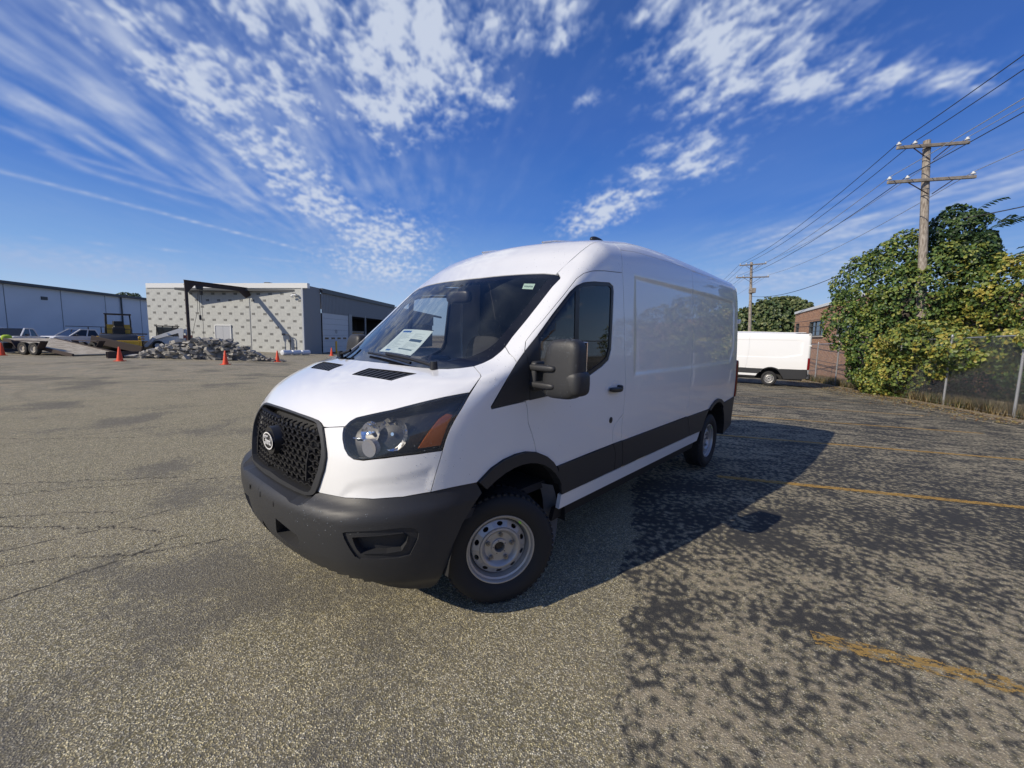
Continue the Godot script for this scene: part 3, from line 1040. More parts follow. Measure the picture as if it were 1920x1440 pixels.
# leaves spread over lumps [x, y, z, radius across, radius up]; cols are linear colours
func foliage(lumps: Array, count: int, size: float, cols: Array, rng: RandomNumberGenerator, inner := 0.25, droop := 0.3) -> MultiMeshInstance3D:
	if leaf_shared == null:
		leaf_shared = leaf_mesh()
	var gapn := noise(rng.randi() % 1000, 1.0, 3)
	var tot := 0.0
	for L in lumps:
		tot += L[3] * (L[3] + 2.0 * L[4])
	var xf: Array[Transform3D] = []
	var cc: Array[Color] = []
	for L in lumps:
		var n := int(count * L[3] * (L[3] + 2.0 * L[4]) / tot)
		var c := Vector3(L[0], L[1], L[2])
		var tries := 0
		var made := 0
		while made < n and tries < n * 6:
			tries += 1
			var d := Vector3(rng.randfn(), rng.randfn(), rng.randfn()).normalized()
			var rr := 1.0 if rng.randf() > inner else sqrt(rng.randf_range(0.25, 1.0))
			var g := gapn.get_noise_3d((c.x + d.x * L[3]) * 1.3, (c.y + d.y * L[4]) * 1.3, (c.z + d.z * L[3]) * 1.3)
			rr *= 1.0 + 0.26 * g + rng.randf_range(-0.05, 0.05)
			if g < -0.12 and rng.randf() < 0.75:
				continue
			var p := c + Vector3(d.x * L[3], d.y * L[4], d.z * L[3]) * rr
			var hid := false
			for K in lumps:
				if K == L:
					continue
				var q := (p - Vector3(K[0], K[1], K[2])) / Vector3(K[3], K[4], K[3])
				if q.length_squared() < 0.55:
					hid = true
					break
			if hid or p.y < gy(p.x, p.z) + 0.03:
				continue
			made += 1
			var up := (d + Vector3(rng.randfn(), rng.randfn() + 0.35, rng.randfn()) * 0.55).normalized()
			var fw := (Vector3(rng.randfn(), rng.randfn() - droop * 2.0, rng.randfn())).normalized()
			var x := fw.cross(up).normalized()
			var s := size * rng.randf_range(0.65, 1.3)
			xf.append(Transform3D(Basis(x, up, x.cross(up)).scaled(Vector3.ONE * s), p))
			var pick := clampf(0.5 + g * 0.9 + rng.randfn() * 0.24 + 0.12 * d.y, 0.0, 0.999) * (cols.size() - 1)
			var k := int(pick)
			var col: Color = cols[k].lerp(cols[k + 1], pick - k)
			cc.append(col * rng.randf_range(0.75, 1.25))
	var mm := MultiMesh.new()
	mm.transform_format = MultiMesh.TRANSFORM_3D
	mm.use_colors = true
	mm.mesh = leaf_shared
	mm.instance_count = xf.size()
	for i in xf.size():
		mm.set_instance_transform(i, xf[i])
		mm.set_instance_color(i, cc[i])
	var o := MultiMeshInstance3D.new()
	o.multimesh = mm
	o.material_override = M.leaf
	return o

func leafy(called: String, label: String, category: String, lumps: Array, count: int, size: float, cols: Array, rng: RandomNumberGenerator, trunk: Array, tr: float, group: String) -> Node3D:
	var base: Vector3 = trunk[0]
	var t := thing(called, label, category, base, 0.0, group)
	var mb := MB.new()
	for i in trunk.size() - 1:
		mb.cyl(trunk[i] - base, trunk[i + 1] - base, tr * (1.0 - 0.7 * i / trunk.size()), tr * (1.0 - 0.7 * (i + 1) / trunk.size()), 9)
	for L in lumps:
		var a: Vector3 = trunk[-1].lerp(trunk[0], rng.randf_range(0.0, 0.45)) - base
		mb.cyl(a, Vector3(L[0], L[1], L[2]) - base, tr * 0.35, tr * 0.08, 6)
	part("trunk", mb, M.bark, t)
	var fo := foliage(lumps, count, size, cols, rng)
	fo.name = "crown"
	t.add_child(fo)
	fo.position = -base
	tag(fo, "", "", "", "stuff")
	return t

# ailanthus frond: a bent stalk with pairs of leaflets
func frond_mesh(sd: int) -> ArrayMesh:
	var rng := RandomNumberGenerator.new()
	rng.seed = sd
	var mb := MB.new()
	var pts := []
	for i in 9:
		var s := i / 8.0
		pts.append(Vector3(0, 0.22 * s - 0.42 * s * s, s))
	mb.tube(pts, 0.006, 4)
	for i in range(1, 9):
		for sg in [-1.0, 1.0]:
			var p: Vector3 = pts[i]
			var l := 0.26 * (1.0 - 0.45 * absf(i / 8.0 - 0.45)) * rng.randf_range(0.85, 1.1)
			var d := Vector3(sg, -0.45 + rng.randf_range(-0.2, 0.1), 0.35).normalized()
			var w := Vector3(0, 0.0, 0.045)
			var up := d.cross(w).normalized()
			if up.y < 0:
				up = -up
			var m := p + d * l * 0.4
			mb.tri(p, m + w, m - w, up, up, up)
			mb.tri(m + w, m - w, p + d * l + Vector3(0, -0.04, 0), up, up, up)
	return mb.mesh()

# ------------------------------------------------------------------ right side: fence, brick building, poles, vines
const FA := Vector2(-30.7, 0.56)      # first fence post
const FD := Vector2(0.9165, -0.4)     # along the fence, towards the camera
const FN := Vector2(0.4, 0.9165)      # across it, into the lot

func fence_at(s: float, off := 0.0) -> Vector3:
	var q := FA + FD * s + FN * off
	return on(q.x, q.y)

func chain_link() -> StandardMaterial3D:
	var s := 128
	var im := Image.create(s, s, false, Image.FORMAT_RGBA8)
	im.fill(Color(0.62, 0.63, 0.64, 0))
	for i in s:
		for w in range(-5, 6):
			for d in [i, s - 1 - i]:
				im.set_pixel(posmod(i + w, s), d, Color(0.60, 0.61, 0.62, 1))
	var m := StandardMaterial3D.new()
	m.resource_name = "chain_link"
	m.albedo_texture = ImageTexture.create_from_image(im)
	m.transparency = BaseMaterial3D.TRANSPARENCY_ALPHA_SCISSOR
	m.alpha_scissor_threshold = 0.5
	m.metallic = 0.4
	m.roughness = 0.5
	return m

func brick_face(mb: MB, X: Transform3D, x0: float, x1: float, y0: float, y1: float) -> void:
	if x1 - x0 > 0.01 and y1 - y0 > 0.01:
		mb.quadt(X * Vector3(x0, y0, 0), X * Vector3(x1, y0, 0), X * Vector3(x1, y1, 0), X * Vector3(x0, y1, 0), X.basis.z, Vector2(x0, -y0) / 1.6, Vector2(x1, -y0) / 1.6, Vector2(x1, -y1) / 1.6, Vector2(x0, -y1) / 1.6)

func brick_material(a: Color, b: Color, mortar: Color, sd: int) -> StandardMaterial3D:
	# far brickwork: 8 x 24 bricks in a 1.6 m square, with relief
	var s := 512
	var im := Image.create(s, s, false, Image.FORMAT_RGB8)
	var hi := Image.create(s, s, false, Image.FORMAT_L8)
	im.fill(mortar.linear_to_srgb())
	hi.fill(Color(0.2, 0.2, 0.2))
	var rng := RandomNumberGenerator.new()
	rng.seed = sd
	for r in 24:
		var y := int(r * s / 24.0)
		var y2 := int((r + 1) * s / 24.0)
		for k in 8:
			var x := int((k + (0.5 if r % 2 else 0.0)) * s / 8.0)
			var c := a.lerp(b, clampf(rng.randfn(0.5, 0.28), 0, 1)) * rng.randf_range(0.85, 1.12)
			if rng.randf() < 0.06:
				c = c * 0.55
			for seg in [x, x - s]:
				im.fill_rect(Rect2i(seg, y, 60, y2 - y - 4), c.linear_to_srgb())
				hi.fill_rect(Rect2i(seg, y, 60, y2 - y - 4), Color(0.9, 0.9, 0.9))
	var m := StandardMaterial3D.new()
	m.albedo_texture = ImageTexture.create_from_image(im)
	m.heightmap_enabled = true
	m.heightmap_texture = ImageTexture.create_from_image(hi)
	m.heightmap_scale = 1.0
	m.roughness = 0.85
	m.resource_name = "brickwork"
	return m

# a window set into a wall frame X: opening x0..x1, y0..y1, set back; grid of panes
func window_in(parent: Node, X: Transform3D, x0: float, x1: float, y0: float, y1: float, nx: int, ny: int, frame: Material, sill: Material, back := 0.12) -> void:
	var wn := Node3D.new()
	var k := 0
	var nm := "window"
	while parent.has_node(NodePath(nm)):
		k += 1
		nm = "window_%03d" % k
	wn.name = nm
	parent.add_child(wn, true)
	var mb := MB.new()
	var t := 0.06
	for s in [[x0 + t / 2, (y0 + y1) / 2, t, y1 - y0], [x1 - t / 2, (y0 + y1) / 2, t, y1 - y0], [(x0 + x1) / 2, y0 + t / 2, x1 - x0 - 2 * t, t], [(x0 + x1) / 2, y1 - t / 2, x1 - x0 - 2 * t, t]]:
		mb.box(X * Transform3D(Basis(), Vector3(s[0], s[1], -back + 0.02)), Vector3(s[2], s[3], 0.10))
	for i in range(1, nx):
		mb.box(X * Transform3D(Basis(), Vector3(lerpf(x0, x1, float(i) / nx), (y0 + y1) / 2, -back)), Vector3(0.045, y1 - y0 - 2 * t, 0.06))
	for j in range(1, ny):
		mb.box(X * Transform3D(Basis(), Vector3((x0 + x1) / 2, lerpf(y0, y1, float(j) / ny), -back - 0.004)), Vector3(x1 - x0 - 2 * t, 0.04, 0.05))
	# reveals
	for s in [[x0, 1.0], [x1, -1.0]]:
		mb.flat(X * Vector3(s[0], y0, 0), X * Vector3(s[0], y1, 0), X * Vector3(s[0], y1, -back - 0.05), X * Vector3(s[0], y0, -back - 0.05), X.basis.x * s[1])
	mb.flat(X * Vector3(x0, y1, 0), X * Vector3(x1, y1, 0), X * Vector3(x1, y1, -back - 0.05), X * Vector3(x0, y1, -back - 0.05), -X.basis.y)
	part("frame", mb, frame, wn)
	for i in nx:
		for j in ny:
			mb = MB.new()
			var a := X * Vector3(lerpf(x0 + t * 0.5, x1 - t * 0.5, float(i) / nx), lerpf(y0 + t * 0.5, y1 - t * 0.5, float(j) / ny), -back - 0.02)
			var b := X * Vector3(lerpf(x0 + t * 0.5, x1 - t * 0.5, float(i + 1) / nx), lerpf(y0 + t * 0.5, y1 - t * 0.5, float(j) / ny), -back - 0.02)
			var h := X.basis.y * (y1 - y0 - t) / ny
			mb.flat(a, b, b + h, a + h, X.basis.z)
			part("pane", mb, M.window_glass, wn)
	mb = MB.new()
	mb.box(X * Transform3D(Basis(), Vector3((x0 + x1) / 2, y0 - 0.05, 0.0)), Vector3(x1 - x0 + 0.24, 0.10, 0.24), 0.01)
	part("sill", mb, sill, wn)

func brick_house(called: String, label: String, p: Vector3, dir: Vector2, toward: Vector3, L: float, y0: float, y1: float, depth: float, wins: Array, brick: Material, frame: Material, sill: Material, ny: int) -> Node3D:
	var h := thing(called, label, "building", p)
	var X := wall_xf(Vector3.ZERO, dir)
	if X.basis.z.dot(toward) < 0.0:
		X.basis.z = -X.basis.z
	var mb := MB.new()
	var x := 0.0
	for w in wins:
		brick_face(mb, X, x, w[0], y0, y1)
		brick_face(mb, X, w[0], w[1], y0, w[2])
		brick_face(mb, X, w[0], w[1], w[3], y1)
		x = w[1]
	brick_face(mb, X, x, L, y0, y1)
	# ends and back
	for s in [0.0, L]:
		var E := X * Transform3D(Basis(Vector3(0, 0, -1), Vector3(0, 1, 0), Vector3(1.0 if s > 0 else -1.0, 0, 0)), Vector3(s, 0, 0))
		brick_face(mb, E, 0, depth, y0, y1)
	part("wall", mb, brick, h)
	mb = MB.new()
	mb.box(X * Transform3D(Basis(), Vector3(L / 2, y1 - 0.1, -depth / 2)), Vector3(L - 0.1, 0.15, depth - 0.1))
	part("roof", mb, M.trim_dark, h)
	mb = MB.new()
	mb.box(X * Transform3D(Basis(), Vector3(L / 2, y1 + 0.10, -0.12)), Vector3(L + 0.2, 0.22, 0.42), 0.02)
	part("coping", mb, M.trim_light, h)
	for w in wins:
		window_in(h, X, w[0], w[1], w[2], w[3], w[4], ny, frame, sill)
	return h

func utility_pole(label: String, base: Vector3, top: Vector3, r: float, armdir: Vector3, arms: Array, box: bool) -> Array:
	var t := thing("utility_pole", label, "utility pole", base, 0.0, "utility poles along the fence")
	var b := Vector3.ZERO
	var e := top - base
	var mb := MB.new()
	mb.cyl(b, e, r * 1.25, r * 0.85, 14)
	part("pole", mb, M.pole_wood, t)
	var ends := []
	var ax := armdir.normalized()
	var side := ax.cross(Vector3.UP).normalized()
	for A in arms:
		var c: Vector3 = e - (e.normalized()) * A[0] + side * (r + 0.05)
		var tilt: Vector3 = (ax + Vector3.UP * A[3]).normalized()
		mb = MB.new()
		mb.bar(c - tilt * A[1], c + tilt * A[2], 0.10, 0.13, 0.012)
		var arm := part("crossarm", mb, M.wood_weathered, t)
		for s in [-1.0, 1.0]:
			mb = MB.new()
			var q: float = (A[1] if s < 0 else A[2]) * 0.52
			mb.bar(c + tilt * s * q + Vector3(0, -0.05, 0), c - e.normalized() * 0.62 + side * 0.02 + tilt * s * 0.08, 0.03, 0.03)
			part("brace", mb, M.steel_brown, arm)
		for k in A[4]:
			var pnt: Vector3 = c + tilt * k + Vector3(0, 0.06, 0)
			mb = MB.new()
			mb.lathe(Transform3D(Basis(), pnt), [Vector2(0.015, 0), Vector2(0.015, 0.05), Vector2(0.085, 0.055), Vector2(0.09, 0.09), Vector2(0.05, 0.12), Vector2(0.055, 0.15), Vector2(0.03, 0.175), Vector2(0, 0.18)], 12)
			part("insulator", mb, M.porcelain, arm)
			ends.append(base + pnt + Vector3(0, 0.16, 0))
	# bands round the pole
	for y in [0.35, 1.15, 2.1, 3.1]:
		mb = MB.new()
		mb.cyl(e - e.normalized() * y, e - e.normalized() * (y + 0.04), r * 0.95, r * 0.95, 14)
		part("band", mb, M.trim_dark, t)
	if box:
		mb = MB.new()
		mb.box(Transform3D(Basis(Vector3.UP, 0.6), e - e.normalized() * 3.3 + side * 0.3), Vector3(0.75, 0.55, 0.5), 0.03)
		part("equipment_box", mb, M.wood_weathered, t)
	return ends

func wire(label: String, a: Vector3, b: Vector3, sag: float, r: float, m: Material) -> void:
	var mb := MB.new()
	var pts := []
	for i in 25:
		var s := i / 24.0
		pts.append(a.lerp(b, s) - a + Vector3.DOWN * sag * 4.0 * s * (1.0 - s))
	mb.tube(pts, r, 5)
	var o := part("wire", mb, m)
	o.position = a
	tag(o, label, "wire", "wires on the utility poles")

func build_right_side() -> void:
	var rng := RandomNumberGenerator.new()
	rng.seed = 9
	# chain link fence, 8 ft high
	var H := 2.45
	var fe := thing("chain_link_fence", "galvanised chain link fence along the right edge of the lot", "fence", fence_at(0))
	var o := fe.position
	var mb: MB
	for i in range(-4, 17):
		mb = MB.new()
		var p := fence_at(i * 3.05) - o
		mb.cyl(p - Vector3(0, 0.2, 0), p + Vector3(0, H + 0.04, 0), 0.034, 0.034, 10)
		mb.lathe(Transform3D(Basis(), p + Vector3(0, H + 0.04, 0)), [Vector2(0.04, 0), Vector2(0.035, 0.03), Vector2(0, 0.05)], 10)
		part("post", mb, M.galvanised, fe)
		if i < 16:
			var q := fence_at((i + 1) * 3.05) - o
			mb = MB.new()
			mb.cyl(p + Vector3(0, H - 0.05, 0), q + Vector3(0, H - 0.05, 0), 0.021, 0.021, 8)
			part("rail", mb, M.galvanised, fe)
	var cl := chain_link()
	var un := Vector3(FN.x, 0, FN.y) * 0.03
	mb = MB.new()
	for i in range(-12, 48):
		var p := fence_at(i * 1.017) - o + un
		var q := fence_at((i + 1) * 1.017) - o + un
		var up := Vector3.UP
		var k := 1.0 / 0.072
		mb.quadt(p + up * 0.06, q + up * 0.06, q + up * (H - 0.05), p + up * (H - 0.05), un.normalized(), Vector2(i * 1.017 * k, 0), Vector2((i + 1) * 1.017 * k, 0), Vector2((i + 1) * 1.017 * k, -2.34 * k), Vector2(i * 1.017 * k, -2.34 * k))
	part("mesh", mb, cl, fe)
	mb = MB.new()
	mb.tube([fence_at(-12) - o + Vector3(0, 0.09, 0) + un, fence_at(0) - o + Vector3(0, 0.09, 0) + un, fence_at(24) - o + Vector3(0, 0.09, 0) + un, fence_at(48) - o + Vector3(0, 0.09, 0) + un], 0.006, 4)
	part("tension_wire", mb, M.galvanised, fe)

	# brick building behind the fence (its far end is the left one)
	var warm := brick_material(Color(0.36, 0.17, 0.095), Color(0.50, 0.29, 0.17), Color(0.40, 0.34, 0.27), 3)
	var L := 19.0
	var dir := Vector2(0.949, -0.314)
	var P := Vector3(-45.0, 0, 3.9)
	brick_house("brick_building", "low brown brick building with dark steel windows behind the fence", P, dir, Vector3(0.3, 0, 0.95), L, -1.6, 4.35, 14.0,
		[[0.6, 1.9, 2.35, 3.45, 2], [5.5, 9.7, 2.25, 3.4, 3], [12.8, 16.6, 2.25, 3.4, 3]], warm, M.trim_dark, M.stone_trim, 3)
	# cables strung along the brick wall
	var X := Vector3(0.314, 0, 0.949)
	for i in 4:
		var y: float = [0.55, 0.28, 3.55, 1.35][i]
		var a: Vector3 = P + X * 0.35 + Vector3(0.949, 0, -0.314) * [4.0, 4.0, 0.5, -8.0][i] + Vector3(0, y + [0.1, 0.15, 0.0, 1.0][i], 0)
		var b := P + X * 0.35 + Vector3(0.949, 0, -0.314) * 24.0 + Vector3(0, y, 0)
		wire(["upper dark cable low across the brick wall behind the fence", "lower dark cable low across the brick wall behind the fence", "dark cable under the brick building's roof line", "grey cable from the trees to the brick wall's windows"][i], a, b, 0.15, 0.02, M.wire_dark)

	# utility poles and their wires
	var arm := Vector3(-0.68, 0.0, -0.733)
	var e1 := utility_pole("tall weathered wooden utility pole with two crossarms above the vines", Vector3(-23.35, -0.62, -3.85), Vector3(-24.23, 10.5, -3.12), 0.15, arm,
		[[0.28, 1.5, 1.65, 0.10, [-1.42, -0.72, 1.55]], [1.75, 1.85, 1.98, 0.09, [-1.78, -1.0, 1.86]]], false)
	var e2 := utility_pole("thin distant wooden utility pole with two crossarms behind the far van", Vector3(-52.4, -1.1, 9.0), Vector3(-53.2, 10.85, 9.8), 0.16, arm,
		[[0.3, 1.5, 1.6, 0.10, [-1.42, -0.72, 1.55]], [1.75, 1.85, 1.95, 0.05, [-1.78, -1.0, 1.86]]], true)
	var nxt := Vector3(29.2, 0.1, -13.0)
	var far := Vector3(-60.0, 0.0, 26.0)
	var names := ["dark wire on the nearest end of the upper crossarm", "dark wire on the inner insulator of the upper crossarm", "bright wire on the outer end of the upper crossarm", "bright wire on the nearest end of the lower crossarm", "bright wire on the inner insulator of the lower crossarm", "bright wire on the outer end of the lower crossarm"]
	for i in 6:
		var m: Material = M.wire_dark if i < 2 or i == 4 else M.wire_bright
		wire(names[i] + ", between both poles", e1[i], e2[i], 0.55, 0.016, m)
		wire(names[i] + ", running overhead to the right", e1[i], e1[i] + nxt, 0.5, 0.016, m)
		wire(names[i] + ", running on beyond the distant pole", e2[i], e2[i] + far, 0.5, 0.016, m)
	wire("thick service cable from the near pole down towards the distant pole", Vector3(-23.9, 6.6, -3.5), Vector3(-52.6, 6.9, 9.3), 0.9, 0.022, M.wire_dark)
	wire("sagging cable leaving the vine top to the right", Vector3(-24.6, 7.1, -4.6), Vector3(-21.0, 8.6, -13.5), 0.35, 0.022, M.wire_dark)

	# vines over the fence and the trees behind it
	var greens := [Color(0.018, 0.042, 0.014), Color(0.04, 0.085, 0.022), Color(0.075, 0.135, 0.032), Color(0.13, 0.19, 0.04), Color(0.23, 0.25, 0.05)]
	var yell := [Color(0.03, 0.06, 0.016), Color(0.07, 0.12, 0.028), Color(0.14, 0.19, 0.04), Color(0.23, 0.26, 0.05), Color(0.36, 0.30, 0.06)]
	leafy("vine_covered_tree", "big tree smothered in green vines round the near utility pole", "tree",
		[[-24.65, 2.86, -1.1, 0.94, 1.51], [-24.7, 4.25, -1.68, 1.31, 1.62], [-25.02, 5.21, -2.63, 1.27, 1.38], [-24.54, 3.43, -3.15, 1.66, 1.86], [-24.1, 1.58, -2.22, 1.02, 1.58], [-25.04, 4.6, -4.27, 1.61, 1.49], [-26.14, 6.51, -2.91, 0.7, 0.64], [-24.18, 0.54, -1.73, 0.54, 0.8], [-25.2, 1.6, -2.6, 1.4, 2.0]],
		19000, 0.125, greens, rng, [Vector3(-25.2, -0.7, -3.2), Vector3(-25.0, 2.0, -3.1), Vector3(-25.1, 4.6, -3.2)], 0.28, "")
	leafy("vine_hedge", "mass of yellow green vines hanging on the chain link fence", "vine",
		[[-22.11, 0.45, -3.2, 0.86, 0.95], [-22.96, 0.05, -2.55, 0.75, 0.7], [-21.54, 1.81, -3.84, 1.35, 0.85], [-19.05, 1.46, -4.88, 1.07, 0.58], [-20.02, 0.95, -4.3, 0.66, 0.5], [-20.6, 1.75, -4.3, 0.9, 0.6], [-22.4, 1.5, -3.3, 0.8, 1.0], [-18.11, 1.93, -5.57, 0.63, 0.34], [-16.6, 1.9, -6.1, 0.7, 0.4], [-23.2, 1.0, -2.7, 0.7, 1.0]],
		11000, 0.12, yell, rng, [Vector3(-21.9, -0.5, -3.9), Vector3(-21.9, 0.8, -3.9), Vector3(-21.6, 1.6, -4.0)], 0.06, "")
	leafy("vine_thicket", "vine covered thicket with yellowing leaves at the right edge behind the fence", "tree",
		[[-24.9, 4.04, -5.72, 1.52, 1.41], [-24.13, 3.62, -6.44, 1.26, 1.62], [-22.99, 3.48, -7.45, 1.63, 1.74], [-22.09, 2.83, -8.82, 1.76, 1.82], [-25.4, 2.6, -6.0, 1.6, 1.4], [-24.2, 1.6, -7.6, 1.6, 1.6], [-21.3, 2.2, -10.6, 1.7, 1.7]],
		17000, 0.13, yell, rng, [Vector3(-24.4, -0.6, -7.0), Vector3(-24.2, 1.8, -6.9), Vector3(-24.0, 3.4, -6.9)], 0.2, "")
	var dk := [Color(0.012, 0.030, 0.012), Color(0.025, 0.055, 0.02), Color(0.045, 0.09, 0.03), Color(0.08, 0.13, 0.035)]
	var ai := leafy("ailanthus_tree", "dark ailanthus tree with long feathery fronds rising beside the pole", "tree",
		[[-26.24, 6.88, -4.48, 1.03, 1.02], [-25.97, 5.59, -4.99, 1.0, 0.9], [-26.3, 6.2, -5.2, 0.7, 0.7]],
		5200, 0.14, dk, rng, [Vector3(-26.4, -0.7, -5.2), Vector3(-26.2, 3.0, -5.0), Vector3(-26.2, 6.0, -4.8)], 0.16, "")
	var fm := [frond_mesh(1), frond_mesh(2), frond_mesh(3)]
	var fb := [[-25.9, 7.5, -5.0, 9], [-25.4, 6.7, -5.7, 7], [-24.7, 5.45, -6.9, 10], [-24.0, 5.3, -8.0, 8], [-25.3, 5.0, -5.9, 5]]
	for b in fb:
		for i in b[3]:
			var fr := put("frond", fm[rng.randi() % 3], M.frond, ai)
			var an := rng.randf() * TAU
			fr.transform = Transform3D(Basis(Vector3.UP, an).rotated(Vector3(cos(an), 0, -sin(an)), rng.randf_range(-0.5, 0.2)).scaled(Vector3.ONE * rng.randf_range(0.75, 1.15)), Vector3(b[0], b[1], b[2]) - ai.position + Vector3(rng.randf_range(-0.2, 0.2), rng.randf_range(-0.15, 0.15), rng.randf_range(-0.2, 0.2)))
	mb = MB.new()
	mb.tube([Vector3(0.2, 3.4, -0.4), Vector3(1.2, 4.9, -1.4), Vector3(2.0, 6.0, -2.3)], 0.05, 6)
	part("branch", mb, M.bark, ai)
	leafy("background_tree", "bushy dark green tree behind the far van and distant pole", "tree",
		[[-70.8, 4.1, 10.1, 4.5, 3.8], [-68.7, 3.24, 12.3, 3.2, 3.5], [-70.7, 5.0, 7.4, 2.4, 2.7], [-72.0, 6.3, 9.1, 2.9, 2.1], [-69.5, 1.5, 9.6, 5.0, 2.6]],
		15000, 0.42, [Color(0.02, 0.045, 0.018), Color(0.045, 0.08, 0.03), Color(0.085, 0.125, 0.045), Color(0.15, 0.17, 0.06)], rng, [Vector3(-70.5, -1.1, 10), Vector3(-70.5, 2, 10), Vector3(-70.8, 4.5, 9.6)], 0.4, "")
	# dim hedge closing the gap behind the fence
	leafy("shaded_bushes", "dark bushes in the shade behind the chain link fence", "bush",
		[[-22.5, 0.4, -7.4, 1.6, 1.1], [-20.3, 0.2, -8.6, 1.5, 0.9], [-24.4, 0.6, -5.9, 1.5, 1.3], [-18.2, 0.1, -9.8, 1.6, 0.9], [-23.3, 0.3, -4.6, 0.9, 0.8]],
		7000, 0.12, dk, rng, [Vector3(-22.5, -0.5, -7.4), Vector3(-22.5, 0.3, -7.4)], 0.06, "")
	# dry weeds and grass at the foot of the fence
	var gm := MB.new()
	gm.use_c = true
	for i in 3:
		var a := i * 2.1
		var w := Vector3(cos(a), 0, sin(a)) * 0.008
		var tip := Vector3(cos(a + 1.0) * 0.12, 0.34, sin(a + 1.0) * 0.12)
		gm.tri(-w, w, tip, Vector3(0.3, 0.8, 0.4).normalized(), Vector3(0.3, 0.8, 0.4).normalized(), Vector3.UP)
	for i in gm.v.size():
		gm.c.append(Color.WHITE)
	var mm := MultiMesh.new()
	mm.transform_format = MultiMesh.TRANSFORM_3D
	mm.use_colors = true
	mm.mesh = gm.mesh()
	mm.instance_count = 9000
	for i in 9000:
		var s := rng.randf_range(-4.0, 20.0)
		var off := 0.15 - absf(rng.randfn()) * 0.9
		if rng.randf() < 0.35:
			off = rng.randf_range(-5.0, 0.0)
		var p := fence_at(s, off)
		mm.set_instance_transform(i, Transform3D(Basis(Vector3.UP, rng.randf() * TAU).scaled(Vector3.ONE * rng.randf_range(0.4, 1.3)), p + Vector3(0, 0.02, 0)))
		mm.set_instance_color(i, [Color(0.30, 0.22, 0.10), Color(0.22, 0.17, 0.08), Color(0.10, 0.14, 0.04), Color(0.36, 0.28, 0.15)][rng.randi() % 4])
	var gi := MultiMeshInstance3D.new()
	gi.name = "dry_grass"
	gi.multimesh = mm
	gi.material_override = M.leaf
	add_child(gi)
	tag(gi, "dry tan grass and weeds along the foot of the fence", "grass", "", "stuff")
	# fallen leaves on the asphalt by the fence
	mm = MultiMesh.new()
	mm.transform_format = MultiMesh.TRANSFORM_3D
	mm.use_colors = true
	mm.mesh = leaf_shared
	mm.instance_count = 1600
	for i in 1600:
		var s := rng.randf_range(0.0, 17.0)
		var p := fence_at(s, 0.4 + absf(rng.randfn()) * 0.9)
		mm.set_instance_transform(i, Transform3D(Basis(Vector3.UP, rng.randf() * TAU).rotated(Vector3.RIGHT, rng.randfn() * 0.25).scaled(Vector3.ONE * rng.randf_range(0.05, 0.1)), p + Vector3(0, 0.018, 0)))
		mm.set_instance_color(i, [Color(0.34, 0.20, 0.08), Color(0.42, 0.32, 0.10), Color(0.20, 0.11, 0.05), Color(0.45, 0.40, 0.30)][rng.randi() % 4])
	gi = MultiMeshInstance3D.new()
	gi.name = "fallen_leaves"
	gi.multimesh = mm
	gi.material_override = M.leaf
	add_child(gi)
	tag(gi, "scattered brown fallen leaves on the asphalt below the vines", "leaves", "", "stuff")
	# parked car half seen behind the fence, and a low concrete wall
	var wl := thing("concrete_kerb", "low pale concrete edging behind the fence under the bushes", "kerb", fence_at(12.5, -1.6))
	mb = MB.new()
	mb.bar(fence_at(9.0, -1.5) - wl.position + Vector3(0, 0.1, 0), fence_at(18.0, -1.5) - wl.position + Vector3(0, 0.1, 0), 0.3, 0.34, 0.03)
	part("edging", mb, M.dry_dirt, wl)
	pickup("parked_car", "grey car half hidden behind the fence and bushes at far right", fence_at(19.0, -6.0), 2.2, M.truck_dark, 0)

# ------------------------------------------------------------------ what the van's side mirrors: a brick building and more vines beyond the frame
func build_behind() -> void:
	var rng := RandomNumberGenerator.new()
	rng.seed = 19
	var br := brick_material(Color(0.30, 0.17, 0.11), Color(0.42, 0.27, 0.18), Color(0.34, 0.29, 0.24), 4)
	var q := FA + FD * 20.0 - FN * 6.0
	brick_house("brick_office", "brick building with white framed windows mirrored in the van's side", Vector3(q.x, -0.1, q.y), FD, Vector3(FN.x, 0, FN.y), 34.0, -1.2, 4.7, 12.0,
		[[2.0, 3.4, 2.3, 3.5, 2], [3.9, 5.0, 2.3, 3.5, 1], [7.2, 8.6, 2.3, 3.5, 2], [9.1, 10.4, 2.3, 3.5, 2], [13.0, 14.4, 2.3, 3.5, 2], [15.0, 16.4, 2.3, 3.5, 2], [20.0, 21.4, 2.3, 3.5, 2], [22.0, 23.4, 2.3, 3.5, 2], [28.0, 29.4, 2.3, 3.5, 2]], br, M.frame_white, M.frame_white, 2)

# ------------------------------------------------------------------ things in the yard on the left
func cone(label: String, p: Vector3, s: float, turn: float) -> void:
	var t := thing("traffic_cone", label, "traffic cone", p, turn, "orange traffic cones in the yard")
	var mb := MB.new()
	mb.lathe(Transform3D(Basis().scaled(Vector3.ONE * s), Vector3(0, 0.03, 0)), [Vector2(0.155, 0.0), Vector2(0.15, 0.015), Vector2(0.135, 0.02), Vector2(0.033, 0.68), Vector2(0.027, 0.695), Vector2(0.0, 0.697)], 24)
	part("body", mb, M.cone_orange, t)
	mb = MB.new()
	var q := PackedVector2Array()
	for i in 4:
		for k in [[-1, 0.8], [1, 0.8]]:
			var a := PI / 2 * i
			q.append(Vector2(0.19 * s, 0.155 * s * k[0]).rotated(a))
	mb.prism(Transform3D(Basis(Vector3.RIGHT, Vector3.FORWARD, Vector3.UP), Vector3.ZERO), q, 0.0, 0.03)
	part("base", mb, M.cone_orange, t)

